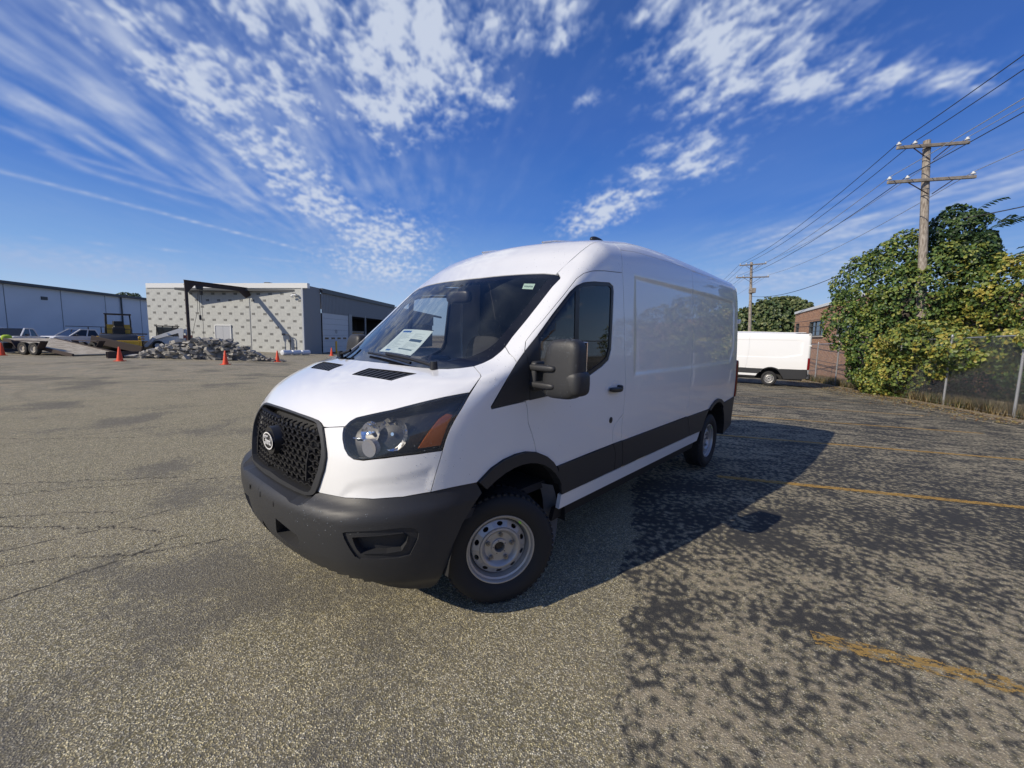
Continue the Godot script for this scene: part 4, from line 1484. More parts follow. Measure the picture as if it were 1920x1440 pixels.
func wheel_lathe(mb_tyre: MB, mb_rim: MB, c: Vector3, axis: Vector3, R: float, w: float, rim: float) -> void:
	var y := axis.normalized()
	var x := y.cross(Vector3.UP).normalized()
	var X := Transform3D(Basis(x, y, x.cross(y)), c)
	var h := w / 2
	mb_tyre.lathe(X, [Vector2(rim, -h * 0.8), Vector2(R * 0.86, -h), Vector2(R * 0.97, -h * 0.86), Vector2(R, -h * 0.5), Vector2(R, h * 0.5), Vector2(R * 0.97, h * 0.86), Vector2(R * 0.86, h), Vector2(rim, h * 0.8)], 28)
	mb_rim.lathe(X, [Vector2(0, h * 0.45), Vector2(rim * 0.35, h * 0.45), Vector2(rim * 0.4, h * 0.3), Vector2(rim * 0.75, h * 0.25), Vector2(rim * 0.85, h * 0.7), Vector2(rim * 1.01, h * 0.86)], 28)

func pickup(called: String, label: String, p: Vector3, turn: float, paint: Material, kind: int) -> Node3D:
	# extruded side outlines narrowed at the roof; nose towards +x
	var t := thing(called, label, "car" if kind == 0 else "pickup truck", p, turn)
	var W := 0.92
	var mb := MB.new()
	var low := PackedVector2Array([Vector2(-2.4, 0.35), Vector2(-2.45, 0.85), Vector2(0.55, 0.98), Vector2(2.1, 0.93), Vector2(2.35, 0.78), Vector2(2.4, 0.35)])
	mb.prism(Transform3D(), low, -W, W)
	part("body", mb, paint, t)
	mb = MB.new()
	var cab := [Vector2(-0.75, 0.9), Vector2(-0.55, 1.48), Vector2(0.45, 1.50), Vector2(1.25, 0.96)] if kind == 1 else [Vector2(-2.1, 0.86), Vector2(-1.5, 1.42), Vector2(0.3, 1.45), Vector2(1.25, 0.96)]
	var glass := MB.new()
	var zt := 0.72
	var zb := 0.88
	for i in 3:
		var a: Vector2 = cab[i]
		var b: Vector2 = cab[i + 1]
		var za := zb if i == 0 else zt
		var zc := zb if i == 2 else zt
		var tgt := glass if i != 1 else mb
		tgt.flat(Vector3(a.x, a.y, -za), Vector3(b.x, b.y, -zc), Vector3(b.x, b.y, zc), Vector3(a.x, a.y, za), Vector3(b.y - a.y, 1, 0).normalized())
	for s in [-1.0, 1.0]:
		var q := [Vector3(cab[0].x, cab[0].y, zb * s), Vector3(cab[1].x, cab[1].y, zt * s), Vector3(cab[2].x, cab[2].y, zt * s), Vector3(cab[3].x, cab[3].y, zb * s)]
		glass.flat(q[0], q[1], q[2], q[3], Vector3(0, 0.3, s))
		for e in [[0, 1], [1, 2], [2, 3]]:
			mb.bar(q[e[0]], q[e[1]], 0.07)
		var m0: Vector3 = q[0].lerp(q[3], 0.45)
		mb.bar(m0, q[1].lerp(q[2], 0.5), 0.06)
	part("cab", mb, paint, t)
	part("window", glass, M.auto_glass, t)
	mb = MB.new()
	mb.box(Transform3D(Basis(), Vector3(2.40, 0.70, 0)), Vector3(0.06, 0.34, 1.5), 0.02)
	mb.box(Transform3D(Basis(), Vector3(2.40, 0.43, 0)), Vector3(0.10, 0.16, 1.8), 0.02)
	part("grille", mb, M.truck_dark, t)
	for s in [-1.0, 1.0]:
		mb = MB.new()
		mb.box(Transform3D(Basis(), Vector3(2.37, 0.74, 0.78 * s)), Vector3(0.10, 0.18, 0.24), 0.03)
		part("headlight", mb, M.porcelain, t)
		mb = MB.new()
		mb.box(Transform3D(Basis(), Vector3(0.85, 1.05, 1.02 * s)), Vector3(0.12, 0.16, 0.2), 0.04)
		part("wing_mirror", mb, M.truck_dark, t)
	for x in [-1.55, 1.5]:
		for s in [-1.0, 1.0]:
			var tb := MB.new()
			var rb := MB.new()
			wheel_lathe(tb, rb, Vector3(x, 0.36, 0.80 * s), Vector3(0, 0, s), 0.36, 0.25, 0.22)
			var wn := Node3D.new()
			wn.name = "wheel" if not t.has_node("wheel") else "wheel_%03d" % int(x * 2 + s + 9)
			t.add_child(wn, true)
			part("tyre", tb, M.rubber, wn)
			part("rim", rb, M.wheel_silver, wn)
	return t

func slab_mesh(rng: RandomNumberGenerator) -> ArrayMesh:
	# broken slab: irregular outline, uneven faces
	var n := rng.randi_range(5, 7)
	var top := []
	var bot := []
	for i in n:
		var a := TAU * (i + rng.randf_range(-0.3, 0.3)) / n
		var r := rng.randf_range(0.6, 1.0)
		top.append(Vector3(cos(a) * r, rng.randf_range(0.14, 0.30), sin(a) * r * 0.75))
		bot.append(Vector3(cos(a + 0.1) * r * rng.randf_range(0.85, 1.1), -rng.randf_range(0.14, 0.26), sin(a) * r * 0.75))
	var mb := MB.new()
	var ct := Vector3(0, 0.27, 0)
	var cb := Vector3(0, -0.24, 0)
	for i in n:
		var k := (i + 1) % n
		mb.ftri(ct, top[i], top[k], Vector3.UP)
		mb.ftri(cb, bot[i], bot[k], Vector3.DOWN)
		var o: Vector3 = (top[i] + top[k]) * Vector3(1, 0, 1)
		mb.ftri(top[i], top[k], bot[k], o)
		mb.ftri(top[i], bot[k], bot[i], o)
	return mb.mesh()

func build_yard_things() -> void:
	var rng := RandomNumberGenerator.new()
	rng.seed = 4
	cone("orange cone at the far left edge beside the dark trailer", on(3.54, 34.38), 1.0, 0.2)
	cone("orange cone in front of the yellow road roller's wheel", on(-0.61, 26.46), 1.0, 0.9)
	cone("orange cone standing before the rubble pile", on(-4.09, 21.98), 0.96, 0.4)
	cone("orange cone between the rubble pile and the white rolls", on(-7.24, 24.18), 0.92, 1.2)
	cone("orange cone by the stop sign near overhead door 10", on(-14.83, 33.58), 0.98, 0.6)

	# rubble
	var pile := thing("rubble_pile", "pile of broken grey concrete slabs behind an orange cone", "rubble pile", on(-4.2, 26.0))
	var shapes := []
	for i in 10:
		shapes.append(slab_mesh(rng))
	for i in 285:
		var s := rng.randf()
		var along := Vector3(-2.0, 0, 28.6).lerp(Vector3(-6.9, 0, 24.6), s)
		var across := rng.randfn() * 0.62
		var top: float = 1.0 * exp(-pow((s - 0.38) / 0.26, 2)) + 0.75 * exp(-pow((s - 0.68) / 0.15, 2)) * 0.9 + 0.22
		if s > 0.85:
			across *= 0.6
		var y: float = maxf(0.0, top * exp(-across * across * 0.75) - 0.12 - rng.randf() * rng.randf() * 0.4)
		var p := along + Vector3(0.75, 0, 0.66) * across * -1.3
		p.y = gy(p.x, p.z) + y + 0.05
		var sz := rng.randf_range(0.14, 0.40) * (1.15 if s < 0.6 else 0.85)
		var o := put("concrete_chunk", shapes[rng.randi() % 10], M.concrete_chunk if rng.randf() < (0.75 if s < 0.6 else 0.4) else M.concrete_dark, pile)
		o.transform = Transform3D(Basis.from_euler(Vector3(rng.randfn() * 0.45, rng.randf() * TAU, rng.randfn() * 0.45)).scaled(Vector3(sz, sz * rng.randf_range(0.5, 1.0), sz)), p - pile.position)
	var heap := MB.new()      # the packed inside of the pile
	for i in 22:
		for k in 10:
			var P := []
			for c in [[0, 0], [1, 0], [1, 1], [0, 1]]:
				var s: float = (i + c[0]) / 22.0
				var a: float = ((k + c[1]) / 10.0 - 0.5) * 3.6
				var top: float = 1.0 * exp(-pow((s - 0.38) / 0.26, 2)) + 0.68 * exp(-pow((s - 0.68) / 0.15, 2)) + 0.1
				var y: float = top * exp(-a * a * 0.75) - 0.22
				var p := Vector3(-2.0, 0, 28.6).lerp(Vector3(-6.9, 0, 24.6), s) + Vector3(0.75, 0, 0.66) * a * -1.3
				p.y = gy(p.x, p.z) + y
				P.append(p - pile.position)
			heap.flat(P[0], P[1], P[2], P[3], Vector3.UP)
	part("packed_debris", heap, M.concrete_dark, pile)

	# jib crane
	var cb := on(-6.0, 39.9)
	var cr := thing("jib_crane", "brown steel jib crane standing before the sheathed building", "crane", cb)
	var topy := 5.55
	var tip := Vector3(-10.7, 5.42, 41.35) - cb
	var head := Vector3(0, topy, 0)
	var jd := (Vector3(tip.x, 0, tip.z)).normalized()
	var mb := MB.new()
	mb.box(Transform3D(Basis(), Vector3(0, topy / 2, 0)), Vector3(0.20, topy, 0.20), 0.01)
	part("post", mb, M.steel_brown, cr)
	mb = MB.new()
	for s in [Vector3(0.55, 0, 0.2), Vector3(-0.5, 0, 0.35), Vector3(0.1, 0, -0.6)]:
		mb.bar(Vector3(0, 1.0, 0), s, 0.07)
	part("brace", mb, M.steel_brown, cr)
	mb = MB.new()      # I beam
	for y in [0.17, -0.17]:
		mb.bar(head - jd * 0.12 + Vector3(0, y, 0), tip + Vector3(0, y, 0), 0.22, 0.035)
	mb.bar(head - jd * 0.12, tip, 0.04, 0.31)
	part("beam", mb, M.steel_brown, cr)
	mb = MB.new()
	var JB := Basis(jd, Vector3.UP, jd.cross(Vector3.UP))
	mb.prism(Transform3D(JB, head), PackedVector2Array([Vector2(0, -0.18), Vector2(0.62, -0.18), Vector2(0.1, -0.75), Vector2(0, -0.75)]), -0.06, 0.06)
	mb.prism(Transform3D(JB, tip), PackedVector2Array([Vector2(-0.75, -0.15), Vector2(0.05, 0.2), Vector2(0.35, -0.45), Vector2(-0.05, -0.75), Vector2(-0.3, -0.55)]), -0.07, 0.07)
	part("gusset", mb, M.steel_brown, cr)
	var tr := head.lerp(tip, 0.2)
	mb = MB.new()
	mb.box(Transform3D(JB, tr + Vector3(0, -0.32, 0)), Vector3(0.5, 0.3, 0.25), 0.03)
	mb.cyl(tr + Vector3(-0.1, -0.55, 0), tr + Vector3(-0.1, -0.9, 0), 0.14, 0.1, 10)
	var ho := part("hoist", mb, M.machine_black, cr)
	mb = MB.new()
	mb.tube([tr + Vector3(0.05, -0.6, 0), tr + Vector3(0.05, -3.0, 0)], 0.02, 5)
	mb.tube([tr + Vector3(-0.12, -0.6, 0), tr + Vector3(-0.12, -4.9, 0)], 0.016, 5)
	mb.tube([tr + Vector3(0.12, -0.6, 0.05), tr + Vector3(0.2, -2.2, 0.05), tr + Vector3(0.6, -4.0, 0.1), tr + Vector3(0.7, -4.9, 0.1)], 0.016, 5)
	mb.box(Transform3D(Basis(), tr + Vector3(0.05, -2.75, 0)), Vector3(0.16, 0.4, 0.14), 0.03)
	part("cable", mb, M.machine_black, ho)

	# wrapped rolls on the ground by the building
	var names := ["white plastic wrapped roll lying nearest the orange cone", "middle white wrapped roll on the ground by the grey building", "right white wrapped roll on the ground by the grey building"]
	for i in 3:
		var a := Vector3(-10.6, 0, 33.2).lerp(Vector3(-13.3, 0, 34.4), i / 3.0 + 0.02)
		var b := Vector3(-10.6, 0, 33.2).lerp(Vector3(-13.3, 0, 34.4), (i + 1) / 3.0 - 0.02)
		var ro := thing("wrapped_roll", names[i], "roll", on(a.x, a.z), 0.0, "white rolls by the building")
		mb = MB.new()
		var d := (b - a).normalized()
		var X := Transform3D(Basis(Vector3.UP.cross(d).normalized(), d, Vector3.UP.cross(d).cross(d).normalized()), Vector3(0, 0.22, 0))
		mb.lathe(X, [Vector2(0, 0), Vector2(0.15, 0.0), Vector2(0.20, 0.03), Vector2(0.215, 0.2), Vector2(0.20, 0.5), Vector2(0.215, 0.75), Vector2(0.2, a.distance_to(b) - 0.04), Vector2(0.1, a.distance_to(b)), Vector2(0, a.distance_to(b))], 14)
		part("wrap", mb, M.tarp_white, ro)

	build_roller()
	build_loader()
	build_trailer()
	# dark soil heap
	var so := thing("soil_heap", "heap of black soil behind the trailer at far left", "soil heap", on(8.0, 41.0))
	mb = MB.new()
	var sn := noise(81, 0.9, 4)
	for i in 34:
		for k in 20:
			var P := []
			for c in [[0, 0], [1, 0], [1, 1], [0, 1]]:
				var x: float = (i + c[0]) * 0.32 - 5.4
				var z: float = (k + c[1]) * 0.32 - 3.2
				var r := x * x / 26.0 + z * z / 8.5
				P.append(Vector3(x, maxf(-0.1, 1.75 * (1.0 - r) + 0.28 * sn.get_noise_2d(x * 1.5, z * 1.5)), z))
			mb.flat(P[0], P[1], P[2], P[3], Vector3.UP)
	part("heap", mb, M.soil, so)
	# trucks behind the trailer
	pickup("white_pickup", "white pickup truck with a dark grille behind the tilted trailer deck", on(3.3, 45.0), 1.15, M.truck_white, 1)
	var p2 := pickup("white_pickup", "white pickup truck beside the stack of lumber near the warehouse", on(-0.2, 47.5), 0.45, M.truck_white, 1)
	var rk := MB.new()
	for x in [-2.3, -0.9]:
		for s in [-0.8, 0.8]:
			rk.bar(Vector3(x, 0.9, s), Vector3(x, 1.75, s), 0.05)
	for s in [-0.8, 0.8]:
		rk.bar(Vector3(-2.4, 1.75, s), Vector3(0.6, 1.75, s), 0.05)
	part("ladder_rack", rk, M.machine_black, p2)
	var lu := thing("lumber_stack", "stack of weathered boards between the white pickup and the road roller", "lumber", on(-2.6, 46.0), 0.5)
	for i in 16:
		mb = MB.new()
		mb.box(Transform3D(Basis(Vector3.UP, rng.randf_range(-0.06, 0.06)), Vector3(rng.randf_range(-0.2, 0.2), 0.55 + (i / 4) * 0.22, (i % 4) * 0.32 - 0.5)), Vector3(rng.randf_range(2.6, 3.4), 0.10, 0.26), 0.01)
		part("board", mb, [M.wood_weathered, M.plywood, M.steel_brown][rng.randi() % 3], lu)
	mb = MB.new()
	mb.box(Transform3D(Basis(), Vector3(0, 0.35, 0)), Vector3(3.2, 0.25, 1.5), 0.02)
	for x in [-1.0, 1.0]:
		for s in [-0.6, 0.6]:
			mb.cyl(Vector3(x, 0.3, s - 0.1), Vector3(x, 0.3, s + 0.1), 0.3, 0.3, 14)
	part("cart", mb, M.machine_black, lu)
	var ve := thing("lime_bag", "bright lime green bag lying between the soil heap and the white pickup", "bag", on(3.6, 41.8))
	mb = MB.new()
	mb.superq(Transform3D(Basis(), Vector3(0, 0.85, 0)), Vector3(0.26, 0.22, 0.2), 0.8, 0.8, 14, 10)
	part("bag", mb, M.lime_vest, ve)
	mb = MB.new()
	mb.bx(0, 0.32, 0, 0.7, 0.64, 0.6, 0.03)
	part("crate", mb, M.wood_weathered, ve)

func build_roller() -> void:
	# local axes: +x forward (drum end), z to its left
	var t := thing("road_roller", "yellow single drum road roller with a black canopy", "road roller", on(-1.95, 41.2), 0.0)
	t.transform.basis = Basis(Vector3(0.10, 0, -0.995), Vector3.UP, Vector3(0.995, 0, 0.10))
	var mb := MB.new()
	# rear hood: a wedge
	mb.prism(Transform3D(), PackedVector2Array([Vector2(-1.5, 0.75), Vector2(-1.5, 1.05), Vector2(-1.3, 1.35), Vector2(-0.2, 1.95), Vector2(0.0, 1.95), Vector2(0.2, 0.95), Vector2(-0.1, 0.75)]), -0.72, 0.72)
	var hood := part("hood", mb, M.machine_yellow, t)
	mb = MB.new()
	mb.box(Transform3D(Basis(), Vector3(-1.25, 1.02, 0.73)), Vector3(0.28, 0.4, 0.02), 0.005)
	part("louvre", mb, mat("machine_ochre", lin(0.45, 0.22, 0.02), 0.5), hood)
	for s in [-1.0, 1.0]:
		var tb := MB.new()
		var rb := MB.new()
		wheel_lathe(tb, rb, Vector3(-0.15, 0.62, 0.78 * s), Vector3(0, 0, s), 0.62, 0.45, 0.34)
		# lugs
		for i in 22:
			var an := TAU * i / 22
			tb.box(Transform3D(Basis(Vector3(0, 0, 1), an), Vector3(-0.15 + cos(an) * 0.62, 0.62 + sin(an) * 0.62, 0.78 * s + (0.1 if i % 2 else -0.1))), Vector3(0.06, 0.08, 0.24))
		var wn := Node3D.new()
		wn.name = "wheel" if s < 0 else "wheel_001"
		t.add_child(wn, true)
		part("tyre", tb, M.rubber, wn)
		part("rim", rb, M.machine_yellow, wn)
	# platform, seat, canopy
	mb = MB.new()
	mb.box(Transform3D(Basis(), Vector3(0.75, 1.12, 0)), Vector3(1.1, 0.3, 1.5), 0.04)
	mb.box(Transform3D(Basis(), Vector3(1.05, 1.45, 0)), Vector3(0.3, 0.6, 0.7), 0.05)
	mb.box(Transform3D(Basis(), Vector3(0.35, 1.6, 0)), Vector3(0.5, 0.5, 0.6), 0.08)
	mb.box(Transform3D(Basis(), Vector3(0.15, 1.95, 0)), Vector3(0.12, 0.5, 0.6), 0.05)
	part("platform", mb, M.machine_black, t)
	mb = MB.new()
	for x in [[-0.05, -0.25], [0.95, 0.95]]:
		for s in [-0.68, 0.68]:
			mb.tube([Vector3(x[0], 1.25, s), Vector3(x[1], 2.2, s), Vector3(x[1] + 0.05, 2.65, s * 0.96)], 0.045, 8)
	part("canopy_post", mb, M.machine_black, t)
	mb = MB.new()
	mb.box(Transform3D(Basis(), Vector3(0.55, 2.70, 0)), Vector3(1.7, 0.09, 1.5), 0.03)
	part("canopy", mb, M.machine_black, t)
	mb = MB.new()
	for s in [-0.72, 0.72]:
		mb.tube([Vector3(1.1, 1.25, s), Vector3(1.1, 1.75, s), Vector3(1.55, 1.75, s), Vector3(1.7, 1.6, s), Vector3(1.7, 1.1, s)], 0.025, 6)
	mb.tube([Vector3(1.7, 1.6, -0.72), Vector3(1.7, 1.6, 0.72)], 0.025, 6)
	part("handrail", mb, M.machine_black, t)
	mb = MB.new()
	mb.cyl(Vector3(-0.3, 1.9, 0.3), Vector3(-0.3, 2.2, 0.3), 0.05, 0.04, 8)
	part("exhaust", mb, M.machine_black, t)
	# drum and its frame
	mb = MB.new()
	mb.lathe(Transform3D(Basis(Vector3.RIGHT, PI / 2), Vector3(2.55, 0.62, 0)), [Vector2(0, -0.78), Vector2(0.5, -0.78), Vector2(0.5, -1.0), Vector2(0.60, -1.0), Vector2(0.62, -0.97), Vector2(0.62, 0.97), Vector2(0.60, 1.0), Vector2(0.5, 1.0), Vector2(0.5, 0.78), Vector2(0, 0.78)], 40)
	part("drum", mb, M.drum_steel, t)
	mb = MB.new()
	for s in [-1.0, 1.0]:
		mb.box(Transform3D(Basis(), Vector3(2.45, 0.60, 1.12 * s)), Vector3(1.65, 0.42, 0.16), 0.03)
		mb.box(Transform3D(Basis(), Vector3(1.85, 0.92, 1.12 * s)), Vector3(0.5, 0.32, 0.16), 0.03)
	for x in [1.68, 3.3]:
		mb.box(Transform3D(Basis(), Vector3(x, 0.62, 0)), Vector3(0.14, 0.36, 2.1), 0.03)
	mb.box(Transform3D(Basis(), Vector3(1.35, 0.72, 0)), Vector3(0.6, 0.35, 0.5), 0.04)
	var df := part("drum_frame", mb, M.machine_yellow, t)
	mb = MB.new()
	for s in [-1.0, 1.0]:
		for q in [[1.75, 0.5], [1.75, 0.72], [3.15, 0.5], [3.15, 0.72], [2.5, 0.6]]:
			mb.cyl(Vector3(q[0], q[1], 1.19 * s), Vector3(q[0], q[1], 1.225 * s), 0.04, 0.035, 8)
	part("bolt", mb, M.machine_black, df)

func build_loader() -> void:
	var t := thing("skid_steer_loader", "white skid steer loader with a red rear door behind the roller", "loader", on(-5.1, 41.6), 0.0)
	t.transform.basis = Basis(Vector3(0.88, 0, 0.48), Vector3.UP, Vector3(-0.48, 0, 0.88))
	var mb := MB.new()
	mb.box(Transform3D(Basis(), Vector3(0, 0.75, 0)), Vector3(2.2, 0.8, 1.3), 0.06)
	part("body", mb, M.loader_white, t)
	mb = MB.new()
	mb.box(Transform3D(Basis(), Vector3(-1.15, 0.80, 0)), Vector3(0.22, 0.95, 1.5), 0.05)
	for i in 5:
		mb.box(Transform3D(Basis(), Vector3(-1.27, 0.5 + i * 0.15, 0)), Vector3(0.03, 0.05, 1.2), 0.01)
	part("rear_door", mb, M.loader_red, t)
	mb = MB.new()
	for x in [-0.35, 0.75]:
		for s in [-0.52, 0.52]:
			mb.bar(Vector3(x, 1.1, s), Vector3(x * 0.95, 1.95, s), 0.07)
	mb.box(Transform3D(Basis(), Vector3(0.2, 1.98, 0)), Vector3(1.3, 0.08, 1.15), 0.03)
	mb.box(Transform3D(Basis(), Vector3(-0.36, 1.5, 0)), Vector3(0.03, 0.8, 1.0))
	var cab := part("cab", mb, M.machine_black, t)
	mb = MB.new()
	mb.box(Transform3D(Basis(), Vector3(0.2, 1.55, 0.53)), Vector3(0.95, 0.7, 0.015))
	mb.box(Transform3D(Basis(), Vector3(0.2, 1.55, -0.53)), Vector3(0.95, 0.7, 0.015))
	part("window", mb, M.auto_glass, cab)
	for s in [-0.72, 0.72]:
		mb = MB.new()
		mb.prism(Transform3D(Basis(), Vector3(0, 0, s)), PackedVector2Array([Vector2(-1.1, 1.0), Vector2(-1.15, 1.75), Vector2(-0.95, 1.85), Vector2(0.9, 1.1), Vector2(1.5, 0.45), Vector2(1.5, 0.25), Vector2(1.3, 0.3), Vector2(0.75, 0.9), Vector2(-0.8, 1.45), Vector2(-0.85, 1.0)]), -0.09, 0.09)
		part("lift_arm", mb, M.loader_white, t)
		for x in [-0.6, 0.6]:
			var tb := MB.new()
			var rb := MB.new()
			wheel_lathe(tb, rb, Vector3(x, 0.4, s), Vector3(0, 0, s), 0.4, 0.26, 0.2)
			var wn := Node3D.new()
			wn.name = "wheel" if not t.has_node("wheel") else "wheel_%03d" % int(x * 5 + s * 2 + 9)
			t.add_child(wn, true)
			part("tyre", tb, M.rubber, wn)
			part("rim", rb, M.loader_white, wn)
	mb = MB.new()
	mb.prism(Transform3D(Basis(Vector3(1, 0, 0), Vector3.UP, Vector3(0, 0, 1)), Vector3(1.55, 0.05, 0)), PackedVector2Array([Vector2(0, 0), Vector2(0.8, 0.0), Vector2(0.8, 0.05), Vector2(0.1, 0.1), Vector2(0.05, 0.55), Vector2(0, 0.55)]), -0.85, 0.85)
	part("bucket", mb, M.machine_black, t)

func build_trailer() -> void:
	# tilted deck trailer: origin at the near low corner, x across to the right, z towards its front
	var t := thing("tilt_trailer", "flatbed equipment trailer with its tan wooden deck tilted to the ground", "trailer", on(0.85, 32.2), 0.0)
	var ax := Vector3(0.50, 0, 0.866)
	var wx := Vector3(-0.866, 0, 0.50)
	t.transform.basis = Basis(wx, Vector3.UP, ax)
	var W := 2.25
	var L := 5.2
	var rise := 0.82
	for i in 9:
		var mb := MB.new()
		var x0 := W * i / 9.0
		var a := Vector3(x0 + 0.005, 0.10, 0.0)
		var b := Vector3(x0 + W / 9.0 - 0.005, 0.10, 0.0)
		var up := Vector3(0, rise, L)
		mb.flat(a, b, b + up, a + up, Vector3.UP)
		mb.flat(a, b, b - Vector3(0, 0.05, 0), a - Vector3(0, 0.05, 0), Vector3.BACK * -1)
		part("deck_board", mb, M.deck_wood, t)
	var mb := MB.new()
	for x in [-0.06, W + 0.06]:
		mb.bar(Vector3(x, 0.05, -0.1), Vector3(x, rise + 0.03, L), 0.10, 0.20, 0.01)
	for i in 5:
		var s := 0.1 + i * 0.2
		mb.bar(Vector3(0, 0.02 + rise * s, L * s), Vector3(W, 0.02 + rise * s, L * s), 0.08, 0.10)
	part("frame", mb, M.steel_brown, t)
	mb = MB.new()
	for x in [-0.3, W + 0.3]:
		mb.box(Transform3D(Basis(), Vector3(x, 0.82, 2.75)), Vector3(0.36, 0.04, 1.9), 0.01)
		mb.box(Transform3D(Basis(Vector3.RIGHT, 0.9), Vector3(x, 0.62, 1.75)), Vector3(0.36, 0.04, 0.55), 0.01)
		mb.box(Transform3D(Basis(Vector3.RIGHT, -0.9), Vector3(x, 0.62, 3.75)), Vector3(0.36, 0.04, 0.55), 0.01)
	part("fender", mb, M.steel_brown, t)
	for x in [-0.3, W + 0.3]:
		for z in [2.35, 3.2]:
			var tb := MB.new()
			var rb := MB.new()
			wheel_lathe(tb, rb, Vector3(x, 0.37, z), Vector3(-1 if x < 0 else 1, 0, 0), 0.37, 0.24, 0.21)
			var wn := Node3D.new()
			wn.name = "wheel" if not t.has_node("wheel") else "wheel_%03d" % int(x * 3 + z * 4)
			t.add_child(wn, true)
			part("tyre", tb, M.rubber, wn)
			part("rim", rb, M.stone_trim, wn)
	mb = MB.new()
	mb.bar(Vector3(0.2, 0.55, 4.2), Vector3(0.2, 0.55, 7.0), 0.14, 0.16)
	mb.bar(Vector3(W - 0.2, 0.55, 4.2), Vector3(W - 0.2, 0.55, 7.0), 0.14, 0.16)
	mb.bar(Vector3(0.2, 0.55, 7.0), Vector3(W / 2, 0.55, 9.0), 0.14, 0.16)
	mb.bar(Vector3(W - 0.2, 0.55, 7.0), Vector3(W / 2, 0.55, 9.0), 0.14, 0.16)
	mb.box(Transform3D(Basis(), Vector3(W / 2, 0.62, 6.2)), Vector3(W, 0.08, 1.6), 0.02)
	mb.box(Transform3D(Basis(), Vector3(-0.1, 0.5, 5.4)), Vector3(0.4, 0.35, 1.1), 0.03)
	part("tongue", mb, M.machine_black, t)
	# loose steel beam and ramp on the ground beside it
	var r := thing("steel_channel", "rusty steel channel lying on the ground behind the left cone", "steel beam", on(-0.35, 29.4), 0.0)
	r.transform.basis = Basis(Vector3(-0.99, 0, 0.12), Vector3.UP, Vector3(-0.12, 0, -0.99))
	mb = MB.new()
	mb.prism(Transform3D(Basis(Vector3(0, 0, 1), Vector3.UP, Vector3(-1, 0, 0)), Vector3.ZERO), PackedVector2Array([Vector2(-0.2, 0), Vector2(0.2, 0), Vector2(0.2, 0.36), Vector2(0.15, 0.36), Vector2(0.15, 0.05), Vector2(-0.15, 0.05), Vector2(-0.15, 0.36), Vector2(-0.2, 0.36)]), -2.3, 0.0)
	part("channel", mb, M.steel_brown, r)
	var rp := thing("loading_ramp", "rusty brown loading ramp plate beyond the trailer's tan deck", "ramp", on(-1.4, 36.8), 0.0)
	rp.transform.basis = Basis(Vector3(-0.75, 0, -0.66), Vector3.UP, Vector3(0.66, 0, -0.75))
	mb = MB.new()
	mb.box(Transform3D(Basis(Vector3(0, 0, 1), -0.22), Vector3(0, 0.55, 0)), Vector3(3.2, 0.5, 0.12), 0.02)
	mb.bar(Vector3(-1.4, 0, 0), Vector3(-1.4, 0.75, 0), 0.1)
	mb.bar(Vector3(1.3, 0, 0), Vector3(1.3, 0.3, 0), 0.1)
	part("plate", mb, M.steel_brown, rp)

# ------------------------------------------------------------------ the van's outer surface
# Smooth curves give the half width, the roof and hood line and the front; their rounded intersection is the body.
const CURVES := {
	"Wy": [[0.2, 0.45, 0.7, 1.0, 1.15, 1.35, 1.7, 2.0, 2.2, 2.4, 2.6], [0.96, 0.9851, 1.0002, 1.0128, 1.0144, 1.0099, 0.9964, 0.9792, 0.9633, 0.9313, 0.8804]],
	"T0": [[-4.95, -4.5, -3.5, -2.4, -1.7, -1.3, -1.0, -0.8, -0.62, -0.4, 0.0, 0.3, 0.42, 0.6, 0.8, 0.93, 1.02, 1.1], [2.5534, 2.5526, 2.572, 2.5851, 2.5613, 2.5075, 2.4529, 2.348, 2.215, 2.0559, 1.7324, 1.5134, 1.4679, 1.4139, 1.3585, 1.2863, 1.1887, 0.944]],
	"Sh": [[-5, -1.2, -0.8, -0.4, 0.3, 0.6, 1.0], [0.0103, 0.0642, 0.1192, 0.1879, 0.2525, 0.2017, 0.1371]],
	"Cr": [[-5, -1.0, -0.6, 0.3, 0.5, 1.0], [0.0145, 0.0617, 0.0222, 0.0098, -0.0068, 0.0678]],
	"F0": [[0.2, 0.35, 0.5, 0.65, 0.8, 1.0, 1.15, 1.25, 1.4], [0.8005, 0.9313, 0.9888, 1.0119, 1.0271, 1.0156, 0.9902, 0.9344, 0.7569]],
	"Ks": [[-5, -1.4, -0.7, 0.2, 0.5, 1.0], [0.1884, 0.1934, 0.0923, 0.0577, 0.0692, 0.1197]],
	"Fb": [[0.2, 0.27, 0.33, 0.4, 0.48, 0.56, 0.64, 0.7, 0.75, 0.79, 0.83, 0.87], [0.6587, 0.809, 0.8404, 0.9759, 1.0446, 1.0835, 1.0992, 1.1052, 1.1058, 1.0916, 1.0455, 1.0137]],
	"Wx": [[-5, -4.6, -3, -0.6, 0, 0.4, 0.7, 1.0], [-0.03, -0.012, 0, 0, -0.004, -0.02, -0.06, -0.14]],
}
